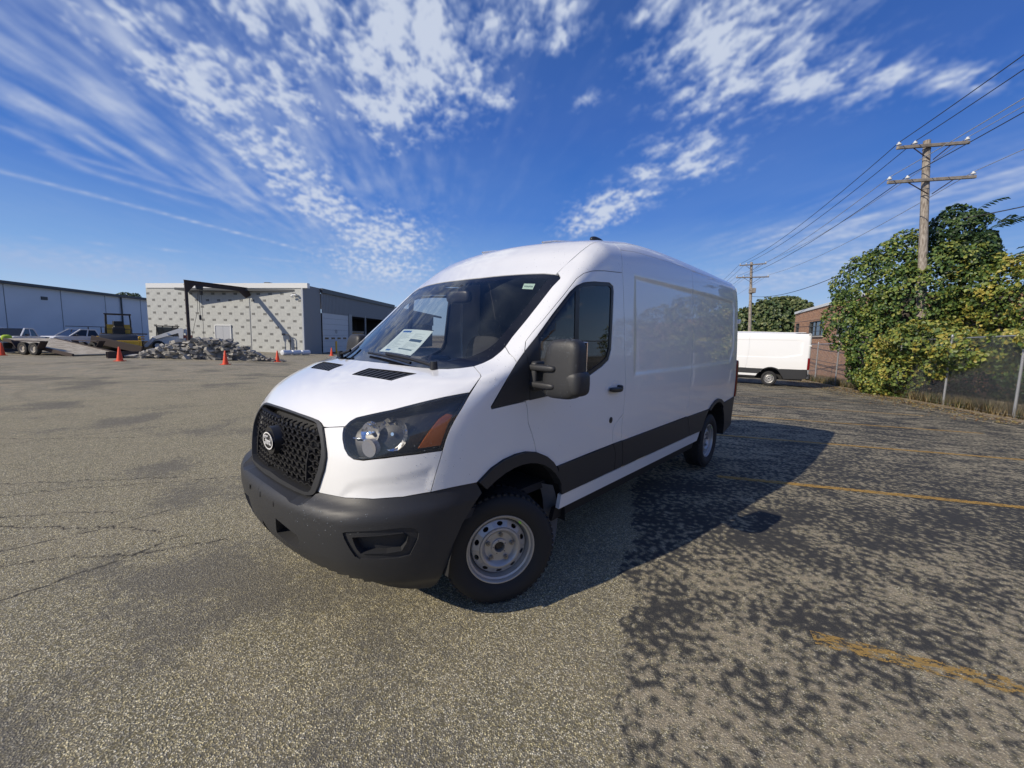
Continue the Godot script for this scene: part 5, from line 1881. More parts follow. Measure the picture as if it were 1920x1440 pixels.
# Outlines of panels on that surface, in millimetres, seen along LOOK (x across, y up)
const OUTLINES := {
	"hood": [-855, 913, -711, 839, -594, 781, -513, 742, -466, 717, -442, 696, -425, 673, -401, 667, -300, 657, -276, 682, -246, 698, -177, 707, -60, 723, 54, 751, 210, 793, 326, 823, 391, 929, 390, 949, 359, 1032, 285, 1023, 211, 1022, 131, 1033, 21, 1070, -102, 1121, -278, 1204, -360, 1249],
	"fender": [359, 1032, 418, 1059, 471, 1091, 529, 1145, 555, 1176, 572, 1114, 593, 1082, 608, 1043, 446, 766, 449, 755, 668, 841, 681, 812, 692, 725, 719, 674, 745, 617, 758, 569, 677, 563, 602, 540, 525, 503, 449, 452, 369, 373, 130, 323, 151, 398, 188, 520, 203, 572, 222, 621, 246, 669, 290, 744, 328, 817, 391, 929, 390, 949],
	"fascia": [-423, 669, -306, 656, -308, 624, -305, 592, -291, 544, -268, 508, -239, 487, -192, 478, -86, 483, 60, 499, 188, 520, 151, 398, 130, 323, -2, 302, -143, 297, -286, 310, -428, 344, -443, 353, -429, 379, -398, 454, -387, 511, -390, 543, -406, 613],
	"lamp": [-298, 656, -276, 681, -246, 696, -177, 706, -60, 721, 54, 749, 210, 791, 327, 821, 290, 744, 246, 669, 222, 621, 203, 572, 188, 522, 60, 501, -86, 486, -192, 480, -239, 489, -268, 509, -291, 544, -305, 592, -308, 624],
	"door": [662, 1123, 676, 1199, 721, 1262, 812, 1376, 961, 1568, 1080, 1729, 1145, 1790, 1224, 1838, 1357, 1905, 1573, 2001, 1583, 1971, 1611, 1664, 1629, 1430, 1651, 1219, 1650, 1073, 1642, 966, 1546, 872, 1517, 824, 1523, 720, 1225, 611, 938, 503, 921, 501, 892, 529, 836, 555, 758, 569, 745, 617, 719, 674, 692, 725, 681, 812, 668, 841],
	"sail_f": [446, 766, 608, 1043, 662, 1123, 675, 1094, 687, 1040, 698, 855, 668, 842, 449, 756],
	"sail_d": [662, 1123, 669, 1132, 755, 1245, 760, 932, 841, 912, 706, 858, 698, 855, 687, 1040, 675, 1094],
	"window": [755, 1246, 870, 1411, 1017, 1610, 1072, 1668, 1139, 1717, 1245, 1774, 1419, 1851, 1463, 1846, 1470, 1812, 1464, 1615, 1454, 1389, 1426, 1306, 1355, 1240, 1158, 1092, 1139, 1077, 841, 912, 760, 932],
	"bpillar": [1642, 966, 1546, 872, 1517, 824, 1523, 720, 1639, 761, 1635, 868],
	"glass": [-418, 1282, -357, 1248, -102, 1121, 132, 1037, 211, 1026, 285, 1028, 359, 1036, 418, 1061, 471, 1095, 529, 1147, 602, 1249, 697, 1375, 799, 1516, 907, 1667, 970, 1739, 977, 1757, 959, 1797, 888, 1841, 787, 1881, 645, 1933, 456, 2003, 249, 2108, 6, 2285],
	"clear_glass": [-329, 1382, -123, 1238, 126, 1131, 211, 1115, 278, 1119, 345, 1130, 404, 1153, 450, 1179, 505, 1227, 578, 1322, 686, 1466, 790, 1615, 897, 1763, 934, 1756, 863, 1802, 779, 1832, 638, 1879, 452, 1944, 248, 2034, 14, 2179, -40, 2216],
	"ring": [-993, 991, -826, 902, -712, 841, -594, 781, -513, 742, -466, 717, -441, 693, -423, 670, -406, 613, -390, 543, -387, 511, -398, 454, -429, 379, -443, 353, -458, 343, -483, 341, -511, 346, -584, 373, -730, 439, -885, 522, -957, 567],
	"grille": [-1068, 1009, -962, 951, -800, 870, -669, 806, -558, 750, -478, 708, -459, 693, -451, 675, -424, 615, -412, 562, -411, 520, -429, 451, -472, 367, -490, 357, -514, 362, -551, 377, -702, 450, -857, 540, -1012, 651],
	"pillar": [555, 1176, 602, 1249, 697, 1375, 799, 1516, 907, 1667, 970, 1739, 977, 1757, 973, 1818, 1041, 1900, 1111, 1969, 1188, 2051, 1278, 2140, 1395, 2224, 1534, 2292, 1578, 2208, 1573, 2001, 1357, 1905, 1224, 1838, 1145, 1790, 1080, 1729, 961, 1568, 812, 1376, 721, 1262, 676, 1199, 662, 1123, 608, 1043, 593, 1082, 572, 1114],
	"rail": [1579, 2208, 1757, 2290, 1971, 2368, 2287, 2490, 2581, 2598, 2848, 2692, 3110, 2783, 3555, 2952, 3942, 3086, 4267, 3202, 4260, 3290, 3767, 3128, 3305, 2976, 2843, 2818, 2381, 2657, 1996, 2508, 1688, 2371, 1534, 2292],
	"roof": [978, 1821, 959, 1797, 888, 1841, 787, 1881, 645, 1933, 456, 2003, 249, 2108, 6, 2285, 475, 2285, 860, 2616, 1476, 2906, 2246, 3177, 3016, 3427, 3663, 3643, 3982, 3479, 4260, 3290, 3767, 3128, 3305, 2976, 2843, 2818, 2381, 2657, 1996, 2508, 1688, 2371, 1534, 2292, 1395, 2224, 1278, 2140, 1188, 2051, 1111, 1969, 1045, 1896],
	"side": [1578, 2206, 1757, 2290, 1971, 2368, 2287, 2490, 2581, 2598, 2848, 2692, 2835, 2514, 2856, 2299, 2877, 1982, 2866, 1675, 2840, 1482, 2850, 1445, 2843, 1315, 2809, 1268, 2832, 1182, 2285, 988, 1657, 765, 1639, 761, 1635, 868, 1642, 966, 1650, 1073, 1651, 1219, 1629, 1430, 1611, 1664, 1583, 1971, 1573, 2001],
	"quarter": [2848, 2692, 3110, 2783, 3555, 2952, 3942, 3086, 4212, 3188, 4267, 3202, 4332, 3093, 4351, 2811, 4362, 2534, 4369, 2257, 4373, 1983, 4369, 1758, 3964, 1589, 3944, 1567, 3893, 1579, 3800, 1586, 3706, 1569, 3595, 1521, 3499, 1449, 3428, 1384, 2832, 1176, 2809, 1268, 2843, 1315, 2850, 1445, 2840, 1482, 2866, 1675, 2877, 1982, 2856, 2299, 2835, 2514],
	"clad_door": [938, 505, 1227, 610, 1523, 718, 1561, 655, 1562, 532, 990, 328],
	"clad_mid": [1526, 721, 1640, 761, 1662, 668, 1666, 567, 1566, 532, 1564, 656],
	"clad_side": [1643, 762, 2285, 987, 2829, 1178, 2894, 1088, 2921, 1002, 1670, 567, 1666, 670],
	"clad_rear": [2833, 1179, 3132, 1281, 3428, 1382, 3410, 1369, 3365, 1311, 3325, 1249, 3290, 1183, 3262, 1115, 3251, 1107, 2925, 1002, 2898, 1089],
	"flare_front": [375, 378, 450, 452, 525, 503, 602, 540, 677, 563, 758, 569, 836, 556, 892, 529, 921, 502, 955, 452, 980, 385, 988, 325, 974, 228, 1021, 276, 1005, 332, 981, 382, 949, 425, 911, 460, 866, 486, 816, 502, 763, 508, 706, 504, 648, 490, 589, 466, 531, 434, 474, 393, 419, 345],
	"flare_rear": [3428, 1382, 3499, 1449, 3595, 1521, 3706, 1569, 3800, 1586, 3893, 1579, 3944, 1567, 3914, 1511, 3866, 1532, 3812, 1542, 3755, 1540, 3696, 1527, 3636, 1503, 3576, 1468, 3519, 1423, 3466, 1371],
	"clad_tail": [3948, 1565, 3964, 1589, 4367, 1765, 4372, 1550, 4350, 1374, 4006, 1192, 4035, 1196, 4038, 1253, 4033, 1308, 4020, 1358, 4001, 1404, 3976, 1444, 3945, 1477, 3909, 1503],
	"strip": [989, 324, 3228, 1097, 3170, 984, 974, 230],
	"sill": [972, 224, 3170, 979, 3134, 892, 948, 141],
	"bumper": [367, 373, 130, 323, -2, 302, -143, 297, -284, 310, -426, 344, -449, 341, -461, 329, -505, 291, -537, 288, -591, 308, -622, 334, -746, 399, -864, 459, -992, 513, -782, 137, -631, 53, -498, -10, -352, -68, -231, -107, -131, -133, -50, -148, 23, -155, 27, -156, 120, -156, 159, -137, 210, -33, 245, 68, 292, 168, 354, 262, 398, 321],
	"fog_outer": [-282, 148, -268, 152, -113, 152, 1, 160, 52, 156, 75, 129, 71, 106, 51, 67, 31, 29, -20, 19, -117, 17, -203, 24, -227, 37, -252, 76, -274, 120],
	"fog_inner": [-236, 126, -115, 127, 1, 134, 24, 120, 16, 89, -8, 52, -78, 44, -198, 49, -216, 71, -231, 106],
	"intake": [-699, 236, -607, 180, -550, 147, -538, 128, -559, 71, -633, 107, -712, 161],
	"vent": [-370, 1062, -101, 944, 33, 990, -281, 1118],
	"amber": [72, 524, 182, 542, 219, 649, 243, 696, 213, 702, 176, 673, 140, 624, 110, 579],
	"emb_side": [1731, 2074, 2847, 2476, 4110, 2926, 4169, 2851, 4190, 2323, 4064, 2103, 2878, 1671, 1761, 1278],
	"emb_fascia": [-341, 299, -317, 335, -291, 370, -258, 387, -200, 398, -50, 409, 38, 426, 141, 456, 167, 406, 131, 305, -2, 283, -169, 277],
}
var LOOK := Vector3(0.58, 0.42, -0.70).normalized()
var LU := Vector3.UP.cross(LOOK).normalized()
var LV := LOOK.cross(LU)
var lut := {}
var lo := {}
var inv := {}
const LN := 2048

func make_luts() -> void:
	for k in CURVES:
		var xs: Array = CURVES[k][0]
		var ys: Array = CURVES[k][1]
		var n := xs.size()
		var d := []
		for i in n - 1:
			d.append((ys[i + 1] - ys[i]) / (xs[i + 1] - xs[i]))
		var m := [d[0]]
		for i in range(1, n - 1):
			if d[i - 1] * d[i] <= 0.0:
				m.append(0.0)
			else:
				var w1: float = 2.0 * (xs[i + 1] - xs[i]) + (xs[i] - xs[i - 1])
				var w2: float = (xs[i + 1] - xs[i]) + 2.0 * (xs[i] - xs[i - 1])
				m.append((w1 + w2) / (w1 / d[i - 1] + w2 / d[i]))
		m.append(d[n - 2])
		var a := PackedFloat32Array()
		a.resize(LN + 2)
		var j := 0
		for s in LN + 2:
			var x: float = lerpf(xs[0], xs[n - 1], minf(float(s) / LN, 1.0))
			while j < n - 2 and x > xs[j + 1]:
				j += 1
			var h: float = xs[j + 1] - xs[j]
			var t: float = (x - xs[j]) / h
			a[s] = (2 * t * t * t - 3 * t * t + 1) * ys[j] + (t * t * t - 2 * t * t + t) * h * m[j] + (-2 * t * t * t + 3 * t * t) * ys[j + 1] + (t * t * t - t * t) * h * m[j + 1]
		lut[k] = a
		lo[k] = float(xs[0])
		inv[k] = LN / float(xs[n - 1] - xs[0])
	lWy = lut.Wy; lWx = lut.Wx; lT0 = lut.T0; lSh = lut.Sh; lCr = lut.Cr; lF0 = lut.F0; lKs = lut.Ks; lFb = lut.Fb

var lWy: PackedFloat32Array
var lWx: PackedFloat32Array
var lT0: PackedFloat32Array
var lSh: PackedFloat32Array
var lCr: PackedFloat32Array
var lF0: PackedFloat32Array
var lKs: PackedFloat32Array
var lFb: PackedFloat32Array

func C(a: PackedFloat32Array, x0: float, iv: float, x: float) -> float:
	var f := clampf((x - x0) * iv, 0.0, LN)
	var i := int(f)
	return lerpf(a[i], a[i + 1], f - i)

func smx(a: float, b: float, k: float) -> float:
	var h := maxf(k - absf(a - b), 0.0) / k
	return maxf(a, b) + h * h * k * 0.25

func body_at(p: Vector3) -> float:
	var x := p.x
	var a := absf(p.z)
	var a2 := minf(a * a, 1.1)
	var fs := (a - C(lWy, 0.2, LN / 2.4, p.y) - C(lWx, -5.0, LN / 6.0, x)) * 0.98
	var xx := x + C(lSh, -5.0, LN / 6.0, x) * a2
	var ta := C(lT0, -4.95, LN / 6.05, xx - 0.02)
	var tb := C(lT0, -4.95, LN / 6.05, xx + 0.02)
	var sl := (tb - ta) / 0.04
	var ft := (p.y - (C(lT0, -4.95, LN / 6.05, xx) - C(lCr, -5.0, LN / 6.0, x) * a2)) / sqrt(1.0 + sl * sl)
	var v := smx(fs, ft, C(lKs, -5.0, LN / 6.0, x))
	if x > -0.3:
		v = smx(v, (x - (C(lF0, 0.2, LN / 1.2, p.y) - 0.20 * a2 - 0.22 * a2 * a2 * a2)) * 0.9, 0.18)
	if x < -4.5:
		v = smx(v, -4.93 - x, 0.12)
	return v

func bumper_at(p: Vector3) -> float:
	var a := absf(p.z)
	var a2 := minf(a * a, 1.1)
	var fs := a - (C(lWy, 0.2, LN / 2.4, p.y) + C(lWx, -5.0, LN / 6.0, p.x) + 0.018 * clampf((0.86 - p.y) / 0.08, 0, 1))
	var ff := (p.x - (C(lFb, 0.2, LN / 0.67, p.y) - 0.195 * a2 - 0.211 * a2 * a2 * a2)) * 0.9
	return smx(smx(smx(fs, ff, 0.2), p.y - 0.90, 0.03), 0.275 - p.y, 0.05)

var middle := false
# embossed shapes: [outline, depth, width of the slope]
var embossed := []

func emboss(q: Vector2) -> float:
	var s := 0.0
	for e in embossed:
		var box: Rect2 = e[3]
		if not box.has_point(q):
			continue
		if not Geometry2D.is_point_in_polygon(q, e[0]):
			continue
		var poly: PackedVector2Array = e[0]
		var d := 1e9
		for i in poly.size():
			var c := Geometry2D.get_closest_point_to_segment(q, poly[i], poly[(i + 1) % poly.size()])
			d = minf(d, c.distance_squared_to(q))
		s += e[1] * smoothstep(0.0, e[2], sqrt(d))
	return s

func surf(q: Vector2, mode: int) -> Vector3:   # first point of the surface seen along LOOK; y = -99 if there is none
	var base := LU * q.x + LV * q.y
	var t := 2.4
	var before := t
	for i in 140:
		var p := base + LOOK * t
		var v := bumper_at(p) if mode == 1 else body_at(p)
		if v < 0.0:
			var a := t
			var b := before
			for k in 11:
				var m := (a + b) * 0.5
				p = base + LOOK * m
				if (bumper_at(p) if mode == 1 else body_at(p)) < 0.0:
					a = m
				else:
					b = m
			return base + LOOK * ((a + b) * 0.5)
		before = t
		t -= clampf(v * 0.7, 0.004, 0.5)
		if t < -4.5:
			break
	return Vector3(0, -99, 0)

func grad(p: Vector3, mode: int) -> Vector3:
	var e := 0.004
	var g := Vector3()
	for k in [Vector3(1, -1, -1), Vector3(-1, -1, 1), Vector3(-1, 1, -1), Vector3(1, 1, 1)]:
		var v := bumper_at(p + k * e) if mode == 1 else body_at(p + k * e)
		g += k * v
	return g.normalized()

# [position, normal] of the surface at q, raised by off
func lift(q: Vector2, mode: int, off: float) -> Array:
	var p := surf(q, mode)
	if p.y < -50.0:
		return []
	if middle and p.z > -0.014:      # meet the mirror image exactly
		p.z = 0.0
		for k in 3:
			var g := grad(p, mode)
			p -= Vector3(g.x, g.y, 0) * (bumper_at(p) if mode == 1 else body_at(p))
		var g2 := grad(p, mode)
		g2 = Vector3(g2.x, g2.y, 0).normalized()
		return [p + g2 * off, g2]
	var n := grad(p, mode)
	if embossed.is_empty():
		return [p + n * off, n]
	var e := 0.006
	var s0 := emboss(q)
	var su := (emboss(q + Vector2(e, 0)) - emboss(q - Vector2(e, 0))) / (2 * e)
	var sv := (emboss(q + Vector2(0, e)) - emboss(q - Vector2(0, e))) / (2 * e)
	if su != 0.0 or sv != 0.0:
		var cn := maxf(n.dot(LOOK), 0.25)
		var gq := (LU * su + LV * sv)
		gq -= n * gq.dot(n)
		n = (n + gq * clampf(1.0 / cn, 1.0, 1.6)).normalized()
	return [p + grad(p, mode) * (off - s0), n]

func outline(k: String) -> PackedVector2Array:
	var a: Array = OUTLINES[k]
	var o := PackedVector2Array()
	for i in range(0, a.size(), 2):
		o.append(Vector2(a[i], a[i + 1]) * 0.001)
	return o

var left_half := PackedVector2Array()

func make_left_half() -> void:
	# the trace of the middle plane, closed around the driver's side
	var c := []
	for i in 130:
		var an := lerpf(deg_to_rad(-80), deg_to_rad(90), i / 129.0)
		var d := Vector3(cos(an), sin(an), 0)
		var o := Vector3(-0.3, 1.2, 0)
		var t := 0.0
		for k in 120:
			t += maxf(-body_at(o + d * t) * 0.6, 0.0008)
			if body_at(o + d * t) > -0.0005:
				break
		c.append(o + d * (t + (0.25 if an < 0.0 else 0.0)))
	for i in 70:
		var x := lerpf(-0.33, -4.9, i / 69.0)
		var y := 1.9
		for k in 120:
			y += maxf(-body_at(Vector3(x, y, 0)) * 0.6, 0.0008)
			if body_at(Vector3(x, y, 0)) > -0.0005:
				break
		c.append(Vector3(x, y, 0))
	c.append(Vector3(-5.2, 2.0, 0))
	for p in c:
		left_half.append(Vector2(LU.dot(p), LV.dot(p)))
	for s in [[c[-1], Vector3(0, -1, -4)], [c[0], Vector3(0, -1, -4)]]:
		var p: Vector3 = s[0] + s[1]
		left_half.append(Vector2(LU.dot(p), LV.dot(p)))

func cell_marks(poly: PackedVector2Array, o: Vector2, st: float, nx: int, marks: Dictionary) -> void:
	for i in poly.size():
		var a := poly[i]
		var b := poly[(i + 1) % poly.size()]
		var n := int(a.distance_to(b) / (st * 0.2)) + 1
		for k in n + 1:
			var q := (a.lerp(b, float(k) / n) - o) / st
			for dx in [-0.02, 0.02]:
				for dy in [-0.02, 0.02]:
					marks[int(floor(q.x + dx)) + int(floor(q.y + dy)) * nx] = true

# cut a panel out of the surface; skirt: its edges turn inwards from depth s0 to s1
func panel(mb: MB, poly: PackedVector2Array, holes: Array, st: float, off := 0.0, mode := 0, center := false, s1 := -0.022, gap := 0.0022, s0 := 0.0) -> void:
	var outs := [poly]
	middle = center
	if gap > 0.0:
		outs = Geometry2D.offset_polygon(poly, -gap)
	if center:
		var o2 := []
		for p in outs:
			o2.append_array(Geometry2D.intersect_polygons(p, left_half))
		outs = o2
	var hs := []
	for h in holes:
		hs.append_array(Geometry2D.offset_polygon(h, gap) if gap > 0.0 else [h])
	for P in outs:
		var lo2 := Vector2(1e9, 1e9)
		var hi := -lo2
		for q in P:
			lo2 = lo2.min(q)
			hi = hi.max(q)
		lo2 -= Vector2(st, st) * 0.5137
		var nx := int((hi.x - lo2.x) / st) + 2
		var ny := int((hi.y - lo2.y) / st) + 2
		var marks := {}
		cell_marks(P, lo2, st, nx, marks)
		for h in hs:
			cell_marks(h, lo2, st, nx, marks)
		var cache := {}
		for j in ny:
			for i in nx:
				var q0 := lo2 + Vector2(i, j) * st
				if marks.has(i + j * nx):
					var sq := PackedVector2Array([q0, q0 + Vector2(st, 0), q0 + Vector2(st, st), q0 + Vector2(0, st)])
					var bits: Array = Geometry2D.intersect_polygons(sq, P)
					for h in hs:
						var nb := []
						for b in bits:
							for r in Geometry2D.clip_polygons(b, h):
								if not Geometry2D.is_polygon_clockwise(r):
									nb.append(r)
						bits = nb
					for b in bits:
						var ix := Geometry2D.triangulate_polygon(b)
						var L := []
						for q in b:
							L.append(lift(q, mode, off))
						for k in range(0, ix.size(), 3):
							var a: Array = L[ix[k]]
							var c: Array = L[ix[k + 1]]
							var d: Array = L[ix[k + 2]]
							if a.size() and c.size() and d.size():
								mb.tri(a[0], c[0], d[0], a[1], c[1], d[1])
				else:
					var m := q0 + Vector2(st, st) * 0.5
					if not Geometry2D.is_point_in_polygon(m, P):
						continue
					var inh := false
					for h in hs:
						if Geometry2D.is_point_in_polygon(m, h):
							inh = true
							break
					if inh:
						continue
					var L := []
					for k in [0, 1, nx + 2, nx + 1]:
						var key: int = i + j * (nx + 1) + k
						if not cache.has(key):
							cache[key] = lift(lo2 + Vector2(key % (nx + 1), key / (nx + 1)) * st, mode, off)
						L.append(cache[key])
					if L[0].size() and L[1].size() and L[2].size() and L[3].size():
						mb.quad(L[0][0], L[1][0], L[2][0], L[3][0], L[0][1], L[1][1], L[2][1], L[3][1])
		if s1 != s0:
			var loops := [P]
			loops.append_array(hs)
			for loop in loops:
				var prev := []
				var seq := []
				for i in loop.size():
					var a: Vector2 = loop[i]
					var b: Vector2 = loop[(i + 1) % loop.size()]
					var n := int(a.distance_to(b) / 0.03) + 1
					for k in n:
						seq.append(a.lerp(b, float(k) / n))
				seq.append(seq[0])
				for q in seq:
					var l := lift(q, mode, 0.0)
					if l.size() and prev.size():
						var p0: Vector3 = prev[0]
						var p1: Vector3 = l[0]
						if p0.distance_to(p1) < 0.2 and not (center and absf(p0.z) < 0.03 and absf(p1.z) < 0.03 and absf(p1.z - p0.z) < 0.4 * p0.distance_to(p1)):
							var n0: Vector3 = prev[1]
							var n1: Vector3 = l[1]
							var sd := (p1 - p0).cross(n0).normalized()
							var A := p0 + n0 * (off + s0)
							var B := p1 + n1 * (off + s0)
							var D2 := p1 + n1 * (off + s1)
							var E := p0 + n0 * (off + s1)
							mb.quad(A, B, D2, E, sd, sd, sd, sd)
					prev = l

func at_look(p: Vector3) -> Vector2:
	return Vector2(LU.dot(p), LV.dot(p))

# ------------------------------------------------------------------ the vans
func sided(called: String, mb: MB, m: Material, van: Node) -> Array:   # a part on the driver's side and its twin on the other
	var a := part(called, mb, m, van)
	var b := part(called, mb.mirrored(), m, van)
	return [a, b]

func road_wheel(van: Node, x: float, z: float, steer: float) -> void:
	var s := signf(z)
	var w := Node3D.new()
	w.name = "wheel"
	van.add_child(w, true)
	w.position = Vector3(x, 0.352, z)
	# local y = outward axle; the turn of the steering goes round the upright axis
	var out := Vector3(0, 0, s).rotated(Vector3.UP, steer)
	var ax := out.cross(Vector3.UP).normalized()
	w.basis = Basis(ax, out, ax.cross(out))
	var t := MB.new()
	var R := 0.352
	t.lathe(Transform3D(), [Vector2(0.205, -0.09), Vector2(0.26, -0.115), Vector2(0.315, -0.117), Vector2(0.338, -0.10), Vector2(R - 0.004, -0.075), Vector2(R, -0.03), Vector2(R, 0.03), Vector2(R - 0.004, 0.075), Vector2(0.338, 0.10), Vector2(0.328, 0.108), Vector2(0.315, 0.116), Vector2(0.29, 0.121), Vector2(0.262, 0.118), Vector2(0.235, 0.108), Vector2(0.222, 0.096), Vector2(0.205, 0.09)], 64)
	part("tyre", t, M.rubber, w)
	var tr := MB.new()
	for i in 54:      # shoulder blocks
		var an := TAU * i / 54.0
		for sg in [-1.0, 1.0]:
			tr.box(Transform3D(Basis(Vector3(cos(an), 0, sin(an)), Vector3.UP, Vector3(-sin(an), 0, cos(an)).normalized() * -1.0), Vector3(cos(an) * (R - 0.008), sg * 0.078, sin(an) * (R - 0.008))), Vector3(0.02, 0.036, 0.026), 0.004)
	part("tread", tr, M.rubber, w)
	# rim: flange, barrel, and a disc with ten hand holes
	var r := MB.new()
	r.lathe(Transform3D(), [Vector2(0.215, 0.082), Vector2(0.221, 0.092), Vector2(0.218, 0.099), Vector2(0.211, 0.099), Vector2(0.205, 0.092), Vector2(0.203, 0.075), Vector2(0.192, 0.07), Vector2(0.189, 0.045), Vector2(0.178, 0.03), Vector2(0.176, -0.08)], 72)
	# disc profile: [radius, height]
	r.lathe(Transform3D(), [Vector2(0.176, 0.035), Vector2(0.171, 0.048)], 72)
	r.lathe(Transform3D(), [Vector2(0.133, 0.070), Vector2(0.128, 0.078), Vector2(0.118, 0.080), Vector2(0.108, 0.074), Vector2(0.100, 0.060), Vector2(0.093, 0.052), Vector2(0.052, 0.052), Vector2(0.051, 0.060), Vector2(0.047, 0.062), Vector2(0.034, 0.062), Vector2(0.032, 0.055), Vector2(0.030, 0.02), Vector2(0.0, 0.02)], 72)
	var rim := part("rim", r, M.wheel_silver, w)
	var dz := MB.new()
	var ra := 0.133
	var rb := 0.171
	var prof := func(rad: float) -> float:
		return lerpf(0.070, 0.048, (rad - ra) / (rb - ra))
	for k in 10:
		var ac := TAU * (k + 0.5) / 10.0
		var hw := PI / 10.0
		var rc := 0.153
		var ring := []
		var outer := []
		for i in 24:
			var th := TAU * i / 24.0
			ring.append(Vector2(ac + cos(th) * 0.018 / rc * 1.05, rc + sin(th) * 0.0125))
			var cx := cos(th) * 1.5
			var cy := sin(th) * 1.5
			var mx := maxf(absf(cos(th)), absf(sin(th)))
			outer.append(Vector2(ac + hw * cos(th) / mx, (ra + rb) / 2 + (rb - ra) / 2 * sin(th) / mx))
		for i in 24:
			var j := (i + 1) % 24
			var q := [ring[i], ring[j], outer[j], outer[i]]
			var P := []
			for v in q:
				P.append(Vector3(cos(v.x) * v.y, prof.call(v.y), sin(v.x) * v.y))
			var nn := Vector3(cos(ac) * 0.5, 0.87, sin(ac) * 0.5)
			dz.quad(P[0], P[1], P[2], P[3], nn, nn, nn, nn)
			var cdir := Vector3(cos(ac), 0, sin(ac)) * rc + Vector3(0, 0.05, 0)
			dz.flat(P[0], P[1], P[1] + Vector3(0, -0.006, 0), P[0] + Vector3(0, -0.006, 0), cdir - P[0])
	part("disc", dz, M.wheel_silver, rim)
	for k in 5:
		var an := TAU * k / 5.0 + 0.4
		var nb := MB.new()
		nb.cyl(Vector3(cos(an) * 0.08, 0.05, sin(an) * 0.08), Vector3(cos(an) * 0.08, 0.072, sin(an) * 0.08), 0.0135, 0.0135, 6)
		nb.cyl(Vector3(cos(an) * 0.08, 0.072, sin(an) * 0.08), Vector3(cos(an) * 0.08, 0.079, sin(an) * 0.08), 0.008, 0.006, 8)
		part("lug_nut", nb, M.bolt, w)
	var cap := MB.new()
	for k in 5:
		var an := TAU * k / 5.0 + 0.1
		cap.cyl(Vector3(cos(an) * 0.042, 0.060, sin(an) * 0.042), Vector3(cos(an) * 0.042, 0.0632, sin(an) * 0.042), 0.0035, 0.0035, 8)
	cap.cyl(Vector3(0, 0.02, 0), Vector3(0, 0.045, 0), 0.026, 0.022, 16)
	part("hub", cap, M.black_satin, w)
	var br := MB.new()
	br.cyl(Vector3(0, -0.10, 0), Vector3(0, 0.02, 0), 0.15, 0.15, 24)
	part("brake", br, M.black_dull, w)
	if s < 0:
		var st := MB.new()
		st.box(Transform3D(Basis(Vector3.UP, -0.9), Vector3(cos(2.2) * 0.2, 0.0985, sin(2.2) * 0.2)), Vector3(0.02, 0.002, 0.012))
		part("paint_mark", st, mat("lime_mark", lin(0.35, 0.75, 0.08), 0.5), w)

func script_word(called: String, X: Transform3D, s: float, m: Material, parent: Node) -> void:
	# hand drawn cursive word as raised strokes
	var strokes := [
		[[-0.78, 0.28], [-0.86, 0.40], [-0.72, 0.52], [-0.45, 0.55], [-0.20, 0.50], [0.0, 0.52], [0.06, 0.60]],
		[[-0.40, 0.50], [-0.44, 0.20], [-0.52, -0.12], [-0.66, -0.34], [-0.84, -0.36], [-0.90, -0.22], [-0.78, -0.14]],
		[[-0.72, 0.10], [-0.48, 0.08], [-0.26, 0.14]],
		[[-0.16, 0.12], [-0.32, 0.06], [-0.34, -0.18], [-0.20, -0.28], [-0.06, -0.16], [-0.06, 0.04], [-0.18, 0.12], [0.02, 0.10], [0.14, 0.14]],
		[[0.16, 0.14], [0.12, -0.06], [0.08, -0.28], [0.14, -0.02], [0.24, 0.12], [0.34, 0.10]],
		[[0.60, 0.10], [0.46, 0.12], [0.36, -0.04], [0.38, -0.22], [0.50, -0.26], [0.62, -0.12], [0.74, 0.20], [0.86, 0.56], [0.74, 0.20], [0.66, -0.12], [0.72, -0.26], [0.86, -0.18]],
	]
	var mb := MB.new()
	for st in strokes:
		var c := Curve2D.new()
		for i in st.size():
			var p := Vector2(st[i][0], st[i][1])
			var a := Vector2(st[maxi(i - 1, 0)][0], st[maxi(i - 1, 0)][1])
			var b := Vector2(st[mini(i + 1, st.size() - 1)][0], st[mini(i + 1, st.size() - 1)][1])
			var tg := (b - a) * 0.18
			c.add_point(p, -tg, tg)
		c.bake_interval = 0.03
		var pts := c.get_baked_points()
		for i in pts.size() - 1:
			var a := pts[i] * s
			var b := pts[i + 1] * s
			if a.distance_to(b) < 1e-6:
				continue
			var d := (b - a).normalized()
			var o := Vector2(-d.y, d.x) * s * (0.042 + 0.03 * absf(d.y))
			var e := d * s * 0.02
			mb.prism(X, PackedVector2Array([a - o - e, b - o + e, b + o + e, a + o - e]), 0.0, 0.0015)
	part(called, mb, m, parent)

